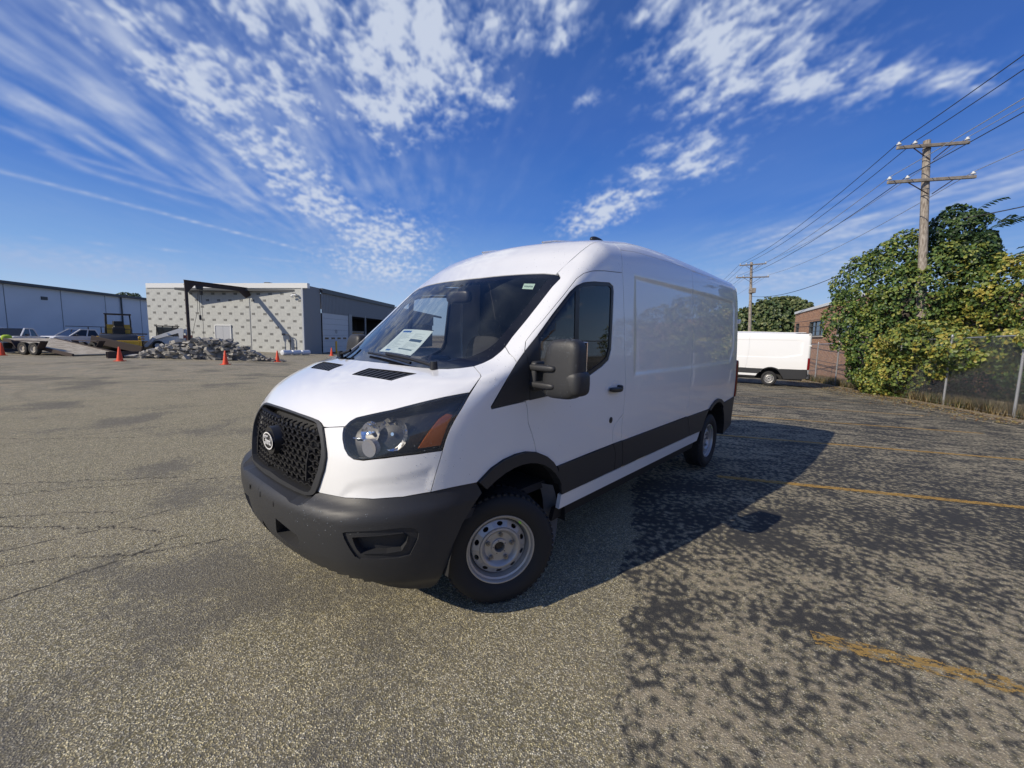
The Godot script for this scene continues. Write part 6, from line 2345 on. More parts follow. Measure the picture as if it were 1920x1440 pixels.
func build_vans() -> void:
	make_luts()
	make_left_half()
	var van := thing("cargo_van", "large white cargo van with black grille and bumper in the foreground", "van", Vector3.ZERO)
	var W: Material = M.white_paint
	var TP: Material = M.textured_plastic
	var mb: MB
	# ---- hood with its two vents
	mb = MB.new()
	var vent := outline("vent")
	panel(mb, outline("hood"), [vent], 0.022, 0.0, 0, true, -0.02)
	mb.add_mirrored()
	var hood := part("hood", mb, W, van)
	mb = MB.new()
	panel(mb, vent, [], 0.03, -0.016, 0, false, 0.017, 0.0)
	var vs := sided("hood_vent", mb, M.black_satin, hood)
	for i in 8:
		var q := PackedVector2Array()
		for k in [[i + 0.18, 0.05], [i + 0.72, 0.05], [i + 0.72, 0.95], [i + 0.18, 0.95]]:
			var u: float = k[0] / 8.0
			q.append(vent[0].lerp(vent[1], u).lerp(vent[3].lerp(vent[2], u), k[1]))
		mb = MB.new()
		panel(mb, q, [], 0.03, -0.004, 0, false, -0.011, 0.0)
		part("slat", mb, M.textured_plastic, vs[0])
		part("slat", mb.mirrored(), M.textured_plastic, vs[1])
	# ---- roof, roof rails, pillars
	mb = MB.new()
	panel(mb, outline("roof"), [], 0.045, 0.0, 0, true, -0.02, 0.005)
	mb.add_mirrored()
	var roof := part("roof", mb, W, van)
	for z in [-0.36, 0.36]:      # pressed ridges
		mb = MB.new()
		var pts := []
		for i in 22:
			var x := lerpf(-0.98, -4.7, i / 21.0)
			var y := 2.2
			for k in 40:
				y += maxf(-body_at(Vector3(x, y, z)) * 0.8, 0.0005)
			pts.append(Vector3(x, y - 0.0045, z))
		mb.tube(pts, 0.008, 8)
		part("roof_ridge", mb, W, roof)
	mb = MB.new()
	panel(mb, outline("rail"), [], 0.045, 0.0, 0, false, -0.02, 0.002)
	sided("roof_rail", mb, W, van)
	mb = MB.new()
	panel(mb, outline("pillar"), [], 0.022, 0.0, 0, false, -0.02, 0.002)
	sided("front_pillar", mb, W, van)
	# ---- windshield: clear glass and its black border
	var cg := outline("clear_glass")
	mb = MB.new()
	panel(mb, outline("glass"), [cg], 0.03, -0.003, 0, true, -0.02, 0.0)
	mb.add_mirrored()
	part("windshield_border", mb, M.black_gloss, van)
	mb = MB.new()
	panel(mb, cg, [], 0.04, -0.003, 0, true, 0.0, 0.0)
	mb.add_mirrored()
	var ws := part("windshield", mb, M.windshield, van)
	stickers(ws)
	# ---- fenders, doors and sides
	mb = MB.new()
	panel(mb, outline("fender"), [], 0.024)
	sided("front_fender", mb, W, van)
	var win := outline("window")
	mb = MB.new()
	panel(mb, outline("door"), [win, outline("sail_d")], 0.035)
	var doors := sided("door", mb, W, van)
	mb = MB.new()
	var gl: PackedVector2Array = Geometry2D.offset_polygon(win, -0.022)[0]
	panel(mb, win, [gl], 0.035, -0.004, 0, false, -0.02, 0.0)
	var wf := sided("window_frame", mb, M.black_satin, doors[0])
	# the second twin belongs to the other door
	wf[1].get_parent().remove_child(wf[1])
	doors[1].add_child(wf[1])
	wf[1].name = "window_frame"
	mb = MB.new()
	panel(mb, gl, [], 0.05, -0.010, 0, false, 0.0, 0.0)
	part("window_glass", mb, M.tinted, doors[0])
	part("window_glass", mb.mirrored(), M.tinted, doors[1])
	mb = MB.new()
	var dv := PackedVector2Array()
	for p in [Vector3(-0.585, 2.02, -0.969), Vector3(-0.635, 2.03, -0.969), Vector3(-0.60, 1.32, -1.008), Vector3(-0.55, 1.33, -1.008)]:
		dv.append(at_look(p))
	var dvp := Geometry2D.intersect_polygons(dv, gl)
	panel(mb, dvp[0], [], 0.04, -0.006, 0, false, -0.015, 0.0)
	part("window_divider", mb, M.black_satin, doors[0])
	part("window_divider", mb.mirrored(), M.black_satin, doors[1])
	for k in 2:
		var d: Node = doors[k]
		var sg := -1.0 if k == 0 else 1.0
		mb = MB.new()
		mb.superq(Transform3D(Basis(Vector3(0, 0, 1), 0.06), Vector3(-1.11, 1.262, sg * 1.035)), Vector3(0.092, 0.020, 0.020), 0.6, 0.5, 20, 12)
		mb.superq(Transform3D(Basis(), Vector3(-1.185, 1.268, sg * 1.027)), Vector3(0.022, 0.026, 0.025), 0.6, 0.6, 12, 10)
		part("handle", mb, M.black_satin, d)
		mb = MB.new()
		mb.cyl(Vector3(-1.115, 1.285, sg * 1.012), Vector3(-1.115, 1.285, sg * 1.0145), 0.045, 0.043, 24)
		part("handle_cup", mb, W, d)
		mb = MB.new()
		mb.cyl(Vector3(-1.085, 1.02, sg * 1.008), Vector3(-1.085, 1.02, sg * 1.017), 0.026, 0.024, 20)
		mb.cyl(Vector3(-1.08, 1.022, sg * 1.017), Vector3(-1.08, 1.022, sg * 1.021), 0.012, 0.011, 14)
		part("lock", mb, M.black_satin, d)
	mb = MB.new()
	panel(mb, outline("sail_f"), [], 0.03, 0.003)
	sided("fender_sail", mb, TP, van)
	mb = MB.new()
	panel(mb, outline("sail_d"), [], 0.03, 0.003, 0, false, -0.02, 0.0)
	part("mirror_base", mb, TP, doors[0])
	part("mirror_base", mb.mirrored(), TP, doors[1])
	mb = MB.new()
	panel(mb, outline("bpillar"), [], 0.03)
	sided("door_pillar", mb, W, van)
	embossed = []
	var es := outline("emb_side")
	embossed.append([es, 0.007, 0.045, bounds(es)])
	mb = MB.new()
	panel(mb, outline("side"), [], 0.02)
	sided("side_panel", mb, W, van)
	mb = MB.new()
	panel(mb, outline("quarter"), [], 0.02)
	sided("rear_quarter", mb, W, van)
	# ---- front: fascia, lamps, grille, bumper
	var ef := outline("emb_fascia")
	embossed = [[ef, 0.006, 0.05, bounds(ef)]]
	mb = MB.new()
	panel(mb, outline("fascia"), [], 0.016)
	sided("front_fascia", mb, W, van)
	embossed = []
	headlights(van)
	grille(van)
	bumper(van)
	# ---- black cladding, sills, arches
	for k in [["clad_door", "door_cladding"], ["clad_mid", "pillar_cladding"], ["clad_side", "side_cladding"], ["clad_rear", "rear_cladding"], ["clad_tail", "rear_bumper_corner"]]:
		mb = MB.new()
		panel(mb, outline(k[0]), [], 0.035, 0.010, 0, false, -0.02, 0.0012)
		sided(k[1], mb, TP, van)
	for k in ["flare_front", "flare_rear"]:
		mb = MB.new()
		panel(mb, outline(k), [], 0.03, 0.016, 0, false, -0.07, 0.0008)
		sided("wheel_arch", mb, TP, van)
	mb = MB.new()
	panel(mb, outline("strip"), [], 0.035, 0.002, 0, false, -0.03, 0.001)
	sided("rocker_panel", mb, W, van)
	mb = MB.new()
	panel(mb, outline("sill"), [], 0.05, -0.03, 0, false, -0.03, 0.0)
	sided("sill", mb, M.black_dull, van)
	# arch liners
	for x in [0.0, -3.93]:
		mb = MB.new()
		var R := 0.535 if x == 0.0 else 0.50
		for i in 20:
			var a0 := lerpf(0.06, PI + 0.02, i / 20.0)
			var a1 := lerpf(0.06, PI + 0.02, (i + 1) / 20.0)
			var p := Vector3(x + cos(a0) * R, 0.37 + sin(a0) * R, -0.985)
			var q := Vector3(x + cos(a1) * R, 0.37 + sin(a1) * R, -0.985)
			var dn := Vector3(-cos((a0 + a1) / 2), -sin((a0 + a1) / 2), 0)
			mb.flat(p, q, q + Vector3(0, 0, 0.45), p + Vector3(0, 0, 0.45), dn)
			mb.ftri(p + Vector3(0, 0, 0.45), q + Vector3(0, 0, 0.45), Vector3(x, 0.37, -0.535), Vector3(0, 0, -1))
		sided("arch_liner", mb, M.black_dull, van)
	mb = MB.new()      # grey inner flap seen behind the front tyre
	for i in 7:
		var a0 := deg_to_rad(150 + i * 8)
		var a1 := deg_to_rad(158 + i * 8)
		var p := Vector3(cos(a0) * 0.52, 0.37 + sin(a0) * 0.52, -0.93)
		var q := Vector3(cos(a1) * 0.52, 0.37 + sin(a1) * 0.52, -0.93)
		mb.flat(p, q, q + Vector3(0.035, 0, 0.10), p + Vector3(0.035, 0, 0.10), Vector3(1, 0, -0.3))
	sided("inner_flap", mb, M.liner_grey, van)
	mb = MB.new()
	mb.bx(-2.15, 0.44, 0, 5.1, 0.28, 1.06, 0.02)
	mb.bx(-1.95, 0.52, 0, 2.7, 0.2, 1.86, 0.02)
	part("underbody", mb, M.black_dull, van)
	mb = MB.new()
	mb.cyl(Vector3(-3.88, 0.35, -0.8), Vector3(-3.88, 0.35, 0.8), 0.06, 0.06, 12)
	mb.cyl(Vector3(0, 0.33, -0.75), Vector3(0, 0.33, 0.75), 0.05, 0.05, 12)
	part("axle", mb, M.black_dull, van)
	# rear end
	mb = MB.new()
	var rp := []
	for y in [0.45, 0.9, 1.4, 1.9, 2.3, 2.42]:
		rp.append(Vector3(-4.925, y, -(C(lWy, 0.2, LN / 2.4, y) - 0.075)))
	rp.append(Vector3(-4.925, 2.50, -0.70))
	rp.append(Vector3(-4.925, 2.52, 0.0))
	for i in rp.size() - 2:
		var a: Vector3 = rp[i]
		var b: Vector3 = rp[i + 1]
		mb.flat(a, b, Vector3(b.x, b.y, 0), Vector3(a.x, a.y, 0), Vector3(-1, 0, 0))
	mb.ftri(rp[6], rp[7], Vector3(-4.925, 2.50, 0), Vector3(-1, 0, 0))
	# rounded corner and roof edge down to the rear face
	for i in 6:
		var a: Vector3 = rp[i]
		var b: Vector3 = rp[i + 1]
		var za := Vector3(-4.86, a.y, -(C(lWy, 0.2, LN / 2.4, a.y) - 0.028))
		var zb := Vector3(-4.86, b.y, -(C(lWy, 0.2, LN / 2.4, b.y) - 0.028))
		if i == 5:
			zb = Vector3(-4.84, 2.545, -0.70)
		mb.quad(a, b, zb, za, Vector3(-0.85, 0, -0.5), Vector3(-0.85, 0, -0.5), Vector3(-0.3, 0, -0.95), Vector3(-0.3, 0, -0.95))
	mb.flat(rp[6], rp[7], Vector3(-4.84, 2.55, 0), Vector3(-4.84, 2.545, -0.70), Vector3(-0.7, 0.7, 0))
	mb.add_mirrored()
	var rear := part("rear_doors", mb, W, van)
	mb = MB.new()
	mb.box(Transform3D(Basis(), Vector3(-4.93, 1.40, 0)), Vector3(0.012, 1.8, 0.012))
	part("door_seam", mb, M.black_dull, rear)
	for sg in [-1.0, 1.0]:
		mb = MB.new()
		mb.superq(Transform3D(Basis(), Vector3(-4.885, 1.12, sg * 0.958)), Vector3(0.055, 0.27, 0.045), 0.25, 0.5, 18, 14)
		part("tail_light", mb, M.red_lens, van)
		for y in [1.95]:
			mb = MB.new()
			mb.box(Transform3D(Basis(), Vector3(-4.90, y, sg * 0.95)), Vector3(0.09, 0.06, 0.06), 0.01)
			part("door_hinge", mb, W, rear)
	mb = MB.new()
	mb.box(Transform3D(Basis(), Vector3(-4.93, 0.52, 0)), Vector3(0.14, 0.26, 1.9), 0.04)
	part("rear_bumper", mb, TP, van)
	# ---- wheels
	road_wheel(van, 0.02, -0.845, -0.52)
	road_wheel(van, 0.02, 0.845, -0.52)
	road_wheel(van, -3.90, -0.845, 0.0)
	road_wheel(van, -3.90, 0.845, 0.0)
	mirrors(van)
	wipers(van)
	interior(van)
	mb = MB.new()
	var ry := 2.5
	for k in 30:
		ry += maxf(-body_at(Vector3(-1.75, ry, -0.42)) * 0.8, 0.0005)
	mb.superq(Transform3D(Basis(Vector3(0, 0, 1), 0.05), Vector3(-1.75, ry + 0.02, -0.42)), Vector3(0.11, 0.035, 0.035), 0.8, 0.8, 16, 10)
	part("roof_antenna", mb, M.black_satin, van)
	drops(van)

	# ---- the second van, parked crosswise by the fence: the same van with a longer tail
	var far := van.duplicate() as Node3D
	far.name = numbered("cargo_van")
	add_child(far)
	tag(far, "distant white cargo van seen from its side by the fence and brick building", "van")
	for path in ["windshield/window_sticker", "windshield/stock_tag", "water_drops"]:
		var nd := far.get_node_or_null(path)
		if nd:
			nd.get_parent().remove_child(nd)
			nd.free()
	stretch(far, 0.62, far)
	for c in far.get_children():
		if c.name.begins_with("wheel") and not c.name.begins_with("wheel_arch") and c.position.x < -1.0:
			pass
	var dirf := Vector3(0.16, 0, 0.987)
	far.transform = Transform3D(Basis(dirf, Vector3.UP, dirf.cross(Vector3.UP)).scaled(Vector3(1.0, 1.07, 1.0)), Vector3.ZERO)
	var wheel_w := Vector3(-22.95, 0, 1.75)
	far.position = on(wheel_w.x, wheel_w.z) - far.basis * Vector3(-3.90, 0.0, -0.85)
	far.position.y = gy(wheel_w.x, wheel_w.z)

func bounds(p: PackedVector2Array) -> Rect2:
	var r := Rect2(p[0], Vector2())
	for q in p:
		r = r.expand(q)
	return r

# lengthen everything behind the rear axle
func stretch(n: Node, by: float, root: Node3D) -> void:
	for c in n.get_children():
		if c.name.begins_with("wheel") and not c.name.begins_with("wheel_arch"):
			continue
		if c is MeshInstance3D and c.mesh is ArrayMesh and c.mesh.get_surface_count() > 0 and c.mesh.get_aabb().position.x + c.position.x < -4.2:
			var arr: Array = c.mesh.surface_get_arrays(0)
			var v: PackedVector3Array = arr[Mesh.ARRAY_VERTEX]
			for i in v.size():
				v[i].x -= by * smoothstep(-4.40, -4.60, v[i].x)
			arr[Mesh.ARRAY_VERTEX] = v
			var m := ArrayMesh.new()
			m.add_surface_from_arrays(Mesh.PRIMITIVE_TRIANGLES, arr)
			c.mesh = m
		stretch(c, by, root)

func stickers(ws: Node) -> void:
	# price sheet: a printed page with a blue header, grey blocks and lines
	var im := Image.create(200, 260, false, Image.FORMAT_RGB8)
	im.fill(Color(0.86, 0.93, 0.92))
	im.fill_rect(Rect2i(0, 0, 200, 8), Color(0.10, 0.14, 0.22))
	im.fill_rect(Rect2i(12, 22, 62, 20), Color(0.18, 0.40, 0.68))
	im.fill_rect(Rect2i(112, 104, 72, 26), Color(0.25, 0.36, 0.45))
	im.fill_rect(Rect2i(98, 206, 80, 10), Color(0.30, 0.42, 0.48))
	im.fill_rect(Rect2i(30, 226, 30, 18), Color(0.22, 0.45, 0.68))
	var rng := RandomNumberGenerator.new()
	rng.seed = 8
	for r in 24:
		var y := 48 + r * 7
		im.fill_rect(Rect2i(14, y, rng.randi_range(30, 88), 2), Color(0.55, 0.64, 0.66))
		if r < 7 or r > 12:
			im.fill_rect(Rect2i(110, y, rng.randi_range(20, 76), 2), Color(0.58, 0.66, 0.68))
	var m := StandardMaterial3D.new()
	m.albedo_texture = ImageTexture.create_from_image(im)
	m.roughness = 0.7
	m.resource_name = "price_sheet"
	var q := [Vector3(0.2431, 1.5405, 0.166), Vector3(0.0228, 1.7088, 0.170), Vector3(0.0332, 1.6978, -0.205), Vector3(0.2560, 1.5277, -0.246)]
	paper("window_sticker", q, m, ws)
	im = Image.create(96, 48, false, Image.FORMAT_RGB8)
	im.fill(Color(0.80, 0.92, 0.84))
	for k in 7:
		im.fill_rect(Rect2i(12 + k * 11, 18 + (k * 5) % 4, 7, 12), Color(0.28, 0.36, 0.34))
	m = m.duplicate()
	m.albedo_texture = ImageTexture.create_from_image(im)
	m.resource_name = "stock_paper"
	q = [Vector3(-0.415, 2.0032, -0.628), Vector3(-0.463, 2.0469, -0.6055), Vector3(-0.4778, 2.0403, -0.6966), Vector3(-0.4288, 1.9957, -0.7137)]
	paper("stock_tag", q, m, ws)

func paper(called: String, q: Array, m: Material, ws: Node) -> void:
	# a sheet stuck inside the glass, following its curve: q = low passenger, high passenger, high driver, low driver
	var mb := MB.new()
	for i in 8:
		for j in 6:
			var P := []
			var T := []
			for k in [[0, 0], [1, 0], [1, 1], [0, 1]]:
				var u: float = (i + k[0]) / 8.0
				var v: float = (j + k[1]) / 6.0
				var p: Vector3 = q[1].lerp(q[2], u).lerp(q[0].lerp(q[3], u), v)
				for s in 12:      # onto the glass
					p -= grad(p, 0) * (body_at(p) + 0.012)
				P.append(p)
				T.append(Vector2(u, v))
			mb.quadt(P[0], P[1], P[2], P[3], grad(P[0], 0), T[0], T[1], T[2], T[3])
	part(called, mb, m, ws)

func headlights(van: Node) -> void:
	var o := outline("lamp")
	var mb := MB.new()
	# back of the housing: follows the surface 50 mm inside, walls up to the lens
	panel(mb, o, [], 0.03, -0.055, 0, false, 0.054, 0.0)
	var hs := sided("headlight", mb, M.black_satin, van)
	mb = MB.new()
	panel(mb, o, [], 0.03, -0.001, 0, false, 0.0, 0.001)
	part("lens", mb, M.clear_lens, hs[0])
	part("lens", mb.mirrored(), M.clear_lens, hs[1])
	# rim of the lens
	mb = MB.new()
	var inner: PackedVector2Array = Geometry2D.offset_polygon(o, -0.007)[0]
	panel(mb, Geometry2D.offset_polygon(o, -0.001)[0], [inner], 0.03, -0.002, 0, false, -0.02, 0.0)
	part("rim", mb, M.black_gloss, hs[0])
	part("rim", mb.mirrored(), M.black_gloss, hs[1])
	# reflectors: facetted bowls
	for b in [[Vector3(0.742, 1.178, -0.815), 0.085], [Vector3(0.815, 1.186, -0.712), 0.058]]:
		var n := grad(b[0], 0)
		var ax := (n * 0.45 + Vector3(0.85, 0.05, -0.25)).normalized()
		var x := ax.cross(Vector3.UP).normalized()
		var X := Transform3D(Basis(x, ax, x.cross(ax)), b[0] - n * 0.052)
		mb = MB.new()
		var R: float = b[1]
		var rng := RandomNumberGenerator.new()
		rng.seed = int(R * 1000)
		var rings := 6
		var seg := 22
		for i in rings:
			for k in seg:
				var P := []
				for c in [[0, 0], [1, 0], [1, 1], [0, 1]]:
					var rr: float = R * (i + c[0]) / rings
					var an: float = TAU * (k + c[1]) / seg
					P.append(X * Vector3(cos(an) * rr, 0.042 * pow(rr / R, 2.0) - 0.012, sin(an) * rr))
				var nn := (P[1] - P[0] as Vector3).cross(P[3] - P[0]).normalized() if i > 0 else ax
				if nn.dot(ax) < 0:
					nn = -nn
				nn = (nn + Vector3(rng.randfn(), rng.randfn(), rng.randfn()) * 0.06).normalized()
				mb.quad(P[0], P[1], P[2], P[3], nn, nn, nn, nn)
		mb.cyl(X * Vector3(0, -0.005, 0), X * Vector3(0, 0.035, 0), 0.011, 0.009, 12)
		part("reflector", mb, M.chrome, hs[0])
		part("reflector", mb.mirrored(), M.chrome, hs[1])
	mb = MB.new()
	mb.cyl(Vector3(0.80, 1.10, -0.735), Vector3(0.835, 1.10, -0.745), 0.04, 0.045, 18)
	part("turn_lamp", mb, M.liner_grey, hs[0])
	part("turn_lamp", mb.mirrored(), M.liner_grey, hs[1])
	# bright trim line under the bowls
	mb = MB.new()
	var tp := []
	for p in [Vector3(0.868, 1.140, -0.628), Vector3(0.850, 1.141, -0.672), Vector3(0.828, 1.138, -0.705), Vector3(0.80, 1.115, -0.745), Vector3(0.762, 1.093, -0.785), Vector3(0.72, 1.088, -0.82)]:
		tp.append(p - grad(p, 0) * 0.022)
	mb.tube(tp, 0.004, 6)
	part("trim_line", mb, M.chrome, hs[0])
	part("trim_line", mb.mirrored(), M.chrome, hs[1])
	mb = MB.new()
	panel(mb, outline("amber"), [], 0.03, -0.016, 0, false, -0.02, 0.0)
	part("side_marker", mb, M.amber, hs[0])
	part("side_marker", mb.mirrored(), M.amber, hs[1])

func grille(van: Node) -> void:
	var ring := outline("ring")
	var open := outline("grille")
	var mb := MB.new()
	panel(mb, ring, [open], 0.02, 0.014, 0, true, -0.075, 0.0)
	mb.add_mirrored()
	var g := part("grille_surround", mb, TPmat(), van)
	mb = MB.new()
	panel(mb, open, [], 0.06, -0.075, 0, true, 0.0, 0.0)
	mb.add_mirrored()
	part("grille_backing", mb, M.black_dull, g)
	# hexagonal mesh hung 22 mm behind the surround
	var sx := 0.058
	var sy := 0.044
	mb = MB.new()
	var poly: PackedVector2Array = Geometry2D.offset_polygon(open, -0.012)[0]
	for r in range(-12, 12):
		for c in range(-9, 10):
			var cz := c * sx + (sx * 0.5 if posmod(r, 2) == 1 else 0.0)
			var cy := 1.01 + r * sy * 0.75
			if cz > 0.03 or cy > 1.168:
				continue
			var hex := []
			for k in [[0.0, 0.5], [0.5, 0.22], [0.5, -0.22], [0.0, -0.5]]:
				hex.append(Vector2(cz + k[0] * sx, cy + k[1] * sy))
			for k in 3:
				var e := []
				for v in [hex[k], hex[k + 1]]:
					var a: float = v.x
					e.append(Vector3(C(lF0, 0.2, LN / 1.2, v.y) - 0.20 * a * a - 0.22 * pow(a, 6) - 0.024, v.y, a))
				var m: Vector3 = (e[0] + e[1]) * 0.5 + Vector3(0.024, 0, 0)
				if m.z > 0.001 or not Geometry2D.is_point_in_polygon(at_look(m), poly):
					continue
				mb.bar(e[0], e[1], 0.024, 0.006)
	mb.add_mirrored()
	part("grille_mesh", mb, M.black_satin, g)
	# two upright vanes at the sides
	mb = MB.new()
	var fp := [Vector3(0.929, 1.15, -0.41), Vector3(0.945, 1.106, -0.397), Vector3(0.967, 1.04, -0.377), Vector3(0.979, 0.97, -0.372), Vector3(0.985, 0.88, -0.375)]
	for i in 4:
		mb.bar(fp[i] - Vector3(0.012, 0, 0), fp[i + 1] - Vector3(0.012, 0, 0), 0.011, 0.035)
	var vs := sided("grille_vane", mb, M.black_satin, g)
	# badge on its boss
	var bc := Vector3(1.005, 1.036, 0)
	mb = MB.new()
	var XB := Transform3D(Basis(Vector3(0, 0, -1), Vector3(1, 0, 0), Vector3(0, -1, 0)), bc)
	XB.basis.y = Vector3(1, 0, 0)
	mb.cyl(bc + Vector3(-0.07, 0, 0), bc + Vector3(0.028, 0, 0), 0.088, 0.080, 32)
	var boss := part("badge_boss", mb, M.black_satin, g)
	var ell := func(ry: float, rz: float, dx: float) -> PackedVector2Array:
		var q := PackedVector2Array()
		for i in 40:
			q.append(Vector2(cos(TAU * i / 40) * rz, sin(TAU * i / 40) * ry))
		return q
	var XF := Transform3D(Basis(Vector3(0, 0, -1), Vector3.UP, Vector3(1, 0, 0)), bc + Vector3(0.028, 0, 0))
	mb = MB.new()
	mb.prism(XF, ell.call(0.052, 0.078, 0), 0.0, 0.010)
	var badge := part("badge", mb, mat("badge_black", lin(0.012, 0.013, 0.018), 0.15), boss)
	mb = MB.new()
	for i in 48:
		var a := TAU * i / 48
		var b := TAU * (i + 1) / 48
		mb.quadt(XF * Vector3(cos(a) * 0.0755, sin(a) * 0.0495, 0.0112), XF * Vector3(cos(b) * 0.0755, sin(b) * 0.0495, 0.0112), XF * Vector3(cos(b) * 0.0685, sin(b) * 0.0430, 0.0112), XF * Vector3(cos(a) * 0.0685, sin(a) * 0.0430, 0.0112), Vector3(1, 0, 0), Vector2(), Vector2(), Vector2(), Vector2())
	badge_parts(mb, XF, badge)

func badge_parts(mb: MB, XF: Transform3D, badge: Node) -> void:
	# sub-parts stay one level under the boss
	var boss := badge.get_parent()
	part("badge_ring", mb, M.white_print, boss.get_parent())
	var X2 := XF
	X2.origin += Vector3(0.0105, -0.004, 0)
	script_word("badge_lettering", X2, 0.056, M.white_print, boss.get_parent())
	boss.remove_child(badge)
	boss.get_parent().add_child(badge)

func TPmat() -> Material:
	return M.textured_plastic

func bumper(van: Node) -> void:
	var fo := outline("fog_outer")
	var fi := outline("fog_inner")
	var it := outline("intake")
	var mb := MB.new()
	panel(mb, outline("bumper"), [fo, it], 0.018, 0.0, 1, true, -0.05, 0.0)
	mb.add_mirrored()
	var b := part("front_bumper", mb, TPmat(), van)
	mb = MB.new()
	panel(mb, fo, [fi], 0.018, -0.010, 1, false, 0.010, 0.0)
	var f := sided("fog_light_bezel", mb, TPmat(), b)
	mb = MB.new()
	panel(mb, fi, [], 0.02, -0.045, 1, false, 0.036, 0.0)
	sided("fog_light_pocket", mb, TPmat(), b)
	mb = MB.new()
	panel(mb, it, [], 0.02, -0.06, 1, false, 0.06, 0.0)
	sided("lower_intake", mb, M.black_dull, b)
	mb = MB.new()
	mb.bar(Vector3(1.03, 0.535, -0.05), Vector3(0.99, 0.535, -0.32), 0.02, 0.015)
	mb.cyl(Vector3(0.965, 0.51, -0.30), Vector3(1.02, 0.51, -0.30), 0.022, 0.022, 14)
	sided("intake_bar", mb, M.black_satin, b)
	# sloping shelf between the lip of the bumper and the grille surround
	var lip := [Vector3(0.987, 0.840, -0.487), Vector3(0.999, 0.828, -0.4826), Vector3(1.0435, 0.795, -0.467), Vector3(1.0569, 0.783, -0.4345), Vector3(1.0687, 0.784, -0.363), Vector3(1.0687, 0.795, -0.314), Vector3(1.0763, 0.803, -0.1306), Vector3(1.0778, 0.804, 0.0)]
	var bot := [Vector3(0.976, 0.849, -0.4846), Vector3(0.981, 0.833, -0.4656), Vector3(0.9876, 0.822, -0.435), Vector3(0.994, 0.8165, -0.40), Vector3(1.003, 0.816, -0.345), Vector3(1.008, 0.816, -0.302), Vector3(1.022, 0.818, -0.1306), Vector3(1.026, 0.818, 0.0)]
	mb = MB.new()
	for i in 7:
		mb.flat(lip[i], lip[i + 1], bot[i + 1] - Vector3(0.03, 0.0, 0), bot[i] - Vector3(0.03, 0.0, 0), Vector3(0.5, 0.8, 0))
	mb.add_mirrored()
	part("bumper_shelf", mb, TPmat(), b)
	# screw holes of the plate holder
	for p in [Vector3(1.106, 0.745, -0.034), Vector3(1.097, 0.738, -0.2095), Vector3(1.106, 0.745, 0.14)]:
		mb = MB.new()
		mb.superq(Transform3D(Basis(), p), Vector3(0.003, 0.017, 0.008), 1.0, 1.0, 14, 8)
		part("screw_hole", mb, M.black_dull, b)

func mirrors(van: Node) -> void:
	for sg in [-1.0, 1.0]:
		var root := Node3D.new()
		root.name = "wing_mirror"
		van.add_child(root, true)
		var mb := MB.new()
		# head: rounded box, wider above, its top leaning back
		var q := MB.new()
		q.superq(Transform3D(), Vector3(0.078, 0.172, 0.125), 0.42, 0.5, 36, 28)
		for i in q.v.size():
			var p := q.v[i]
			var k := (p.y + 0.188) / 0.376
			p.z *= lerpf(0.90, 1.02, sin(k * PI * 0.9)) * lerpf(1.0, 0.93, k)
			p.x = p.x * lerpf(1.0, 0.8, k) - 0.03 * k * k
			p.y += -0.02 * p.z * sg * -1.0
			mb.v.append(Vector3(p.x, p.y, p.z) + Vector3(-0.135, 1.478, sg * 1.205))
			mb.n.append(q.n[i])
			mb.t.append(Vector2())
		var head := part("mirror_head", mb, M.textured_plastic, root)
		mb = MB.new()
		mb.superq(Transform3D(Basis(), Vector3(-0.150, 1.40, sg * 1.272)), Vector3(0.082, 0.075, 0.074), 0.5, 0.6, 20, 14)
		part("turn_cover", mb, M.textured_plastic, head)
		mb = MB.new()
		for y in [1.478, 1.376]:
			mb.superq(Transform3D(Basis(Vector3.UP, 0.08 * sg), Vector3(-0.10, y, sg * 1.075)), Vector3(0.045, 0.020, 0.12), 0.5, 0.4, 20, 12)
		mb.superq(Transform3D(Basis(), Vector3(-0.125, 1.425, sg * 1.02)), Vector3(0.055, 0.09, 0.03), 0.4, 0.4, 16, 12)
		part("mirror_arm", mb, M.textured_plastic, root)
		mb = MB.new()
		mb.box(Transform3D(Basis(), Vector3(-0.222, 1.50, sg * 1.205)), Vector3(0.006, 0.27, 0.20), 0.003)
		part("mirror_glass", mb, M.chrome, root)

func wipers(van: Node) -> void:
	var on_glass := func(p: Vector3, o: float) -> Vector3:
		for s in 10:
			p -= grad(p, 0) * (body_at(p) - o)
		return p
	for w in [[Vector3(0.36, 1.45, -0.42), Vector3(0.30, 1.50, 0.18), Vector3(0.345, 1.47, -0.62), 0.022], [Vector3(0.39, 1.46, 0.36), Vector3(0.20, 1.60, 0.60), Vector3(0.31, 1.52, 0.64), 0.022]]:
		var mb := MB.new()
		var pts := []
		for i in 9:
			pts.append(on_glass.call((w[0] as Vector3).lerp(w[1], i / 8.0), 0.014))
		mb.tube(pts, 0.009, 6)
		var bl := part("wiper", mb, M.black_satin, van)
		mb = MB.new()
		var arm := []
		for i in 7:
			arm.append(on_glass.call((w[2] as Vector3).lerp((w[0] as Vector3).lerp(w[1], 0.5), i / 6.0), lerpf(0.02, 0.034, i / 6.0)))
		mb.tube(arm, 0.011, 6)
		mb.cyl(arm[0] - Vector3(0, 0.02, 0), arm[0] + Vector3(0, 0.025, 0), 0.024, 0.02, 12)
		part("wiper_arm", mb, M.black_satin, bl)

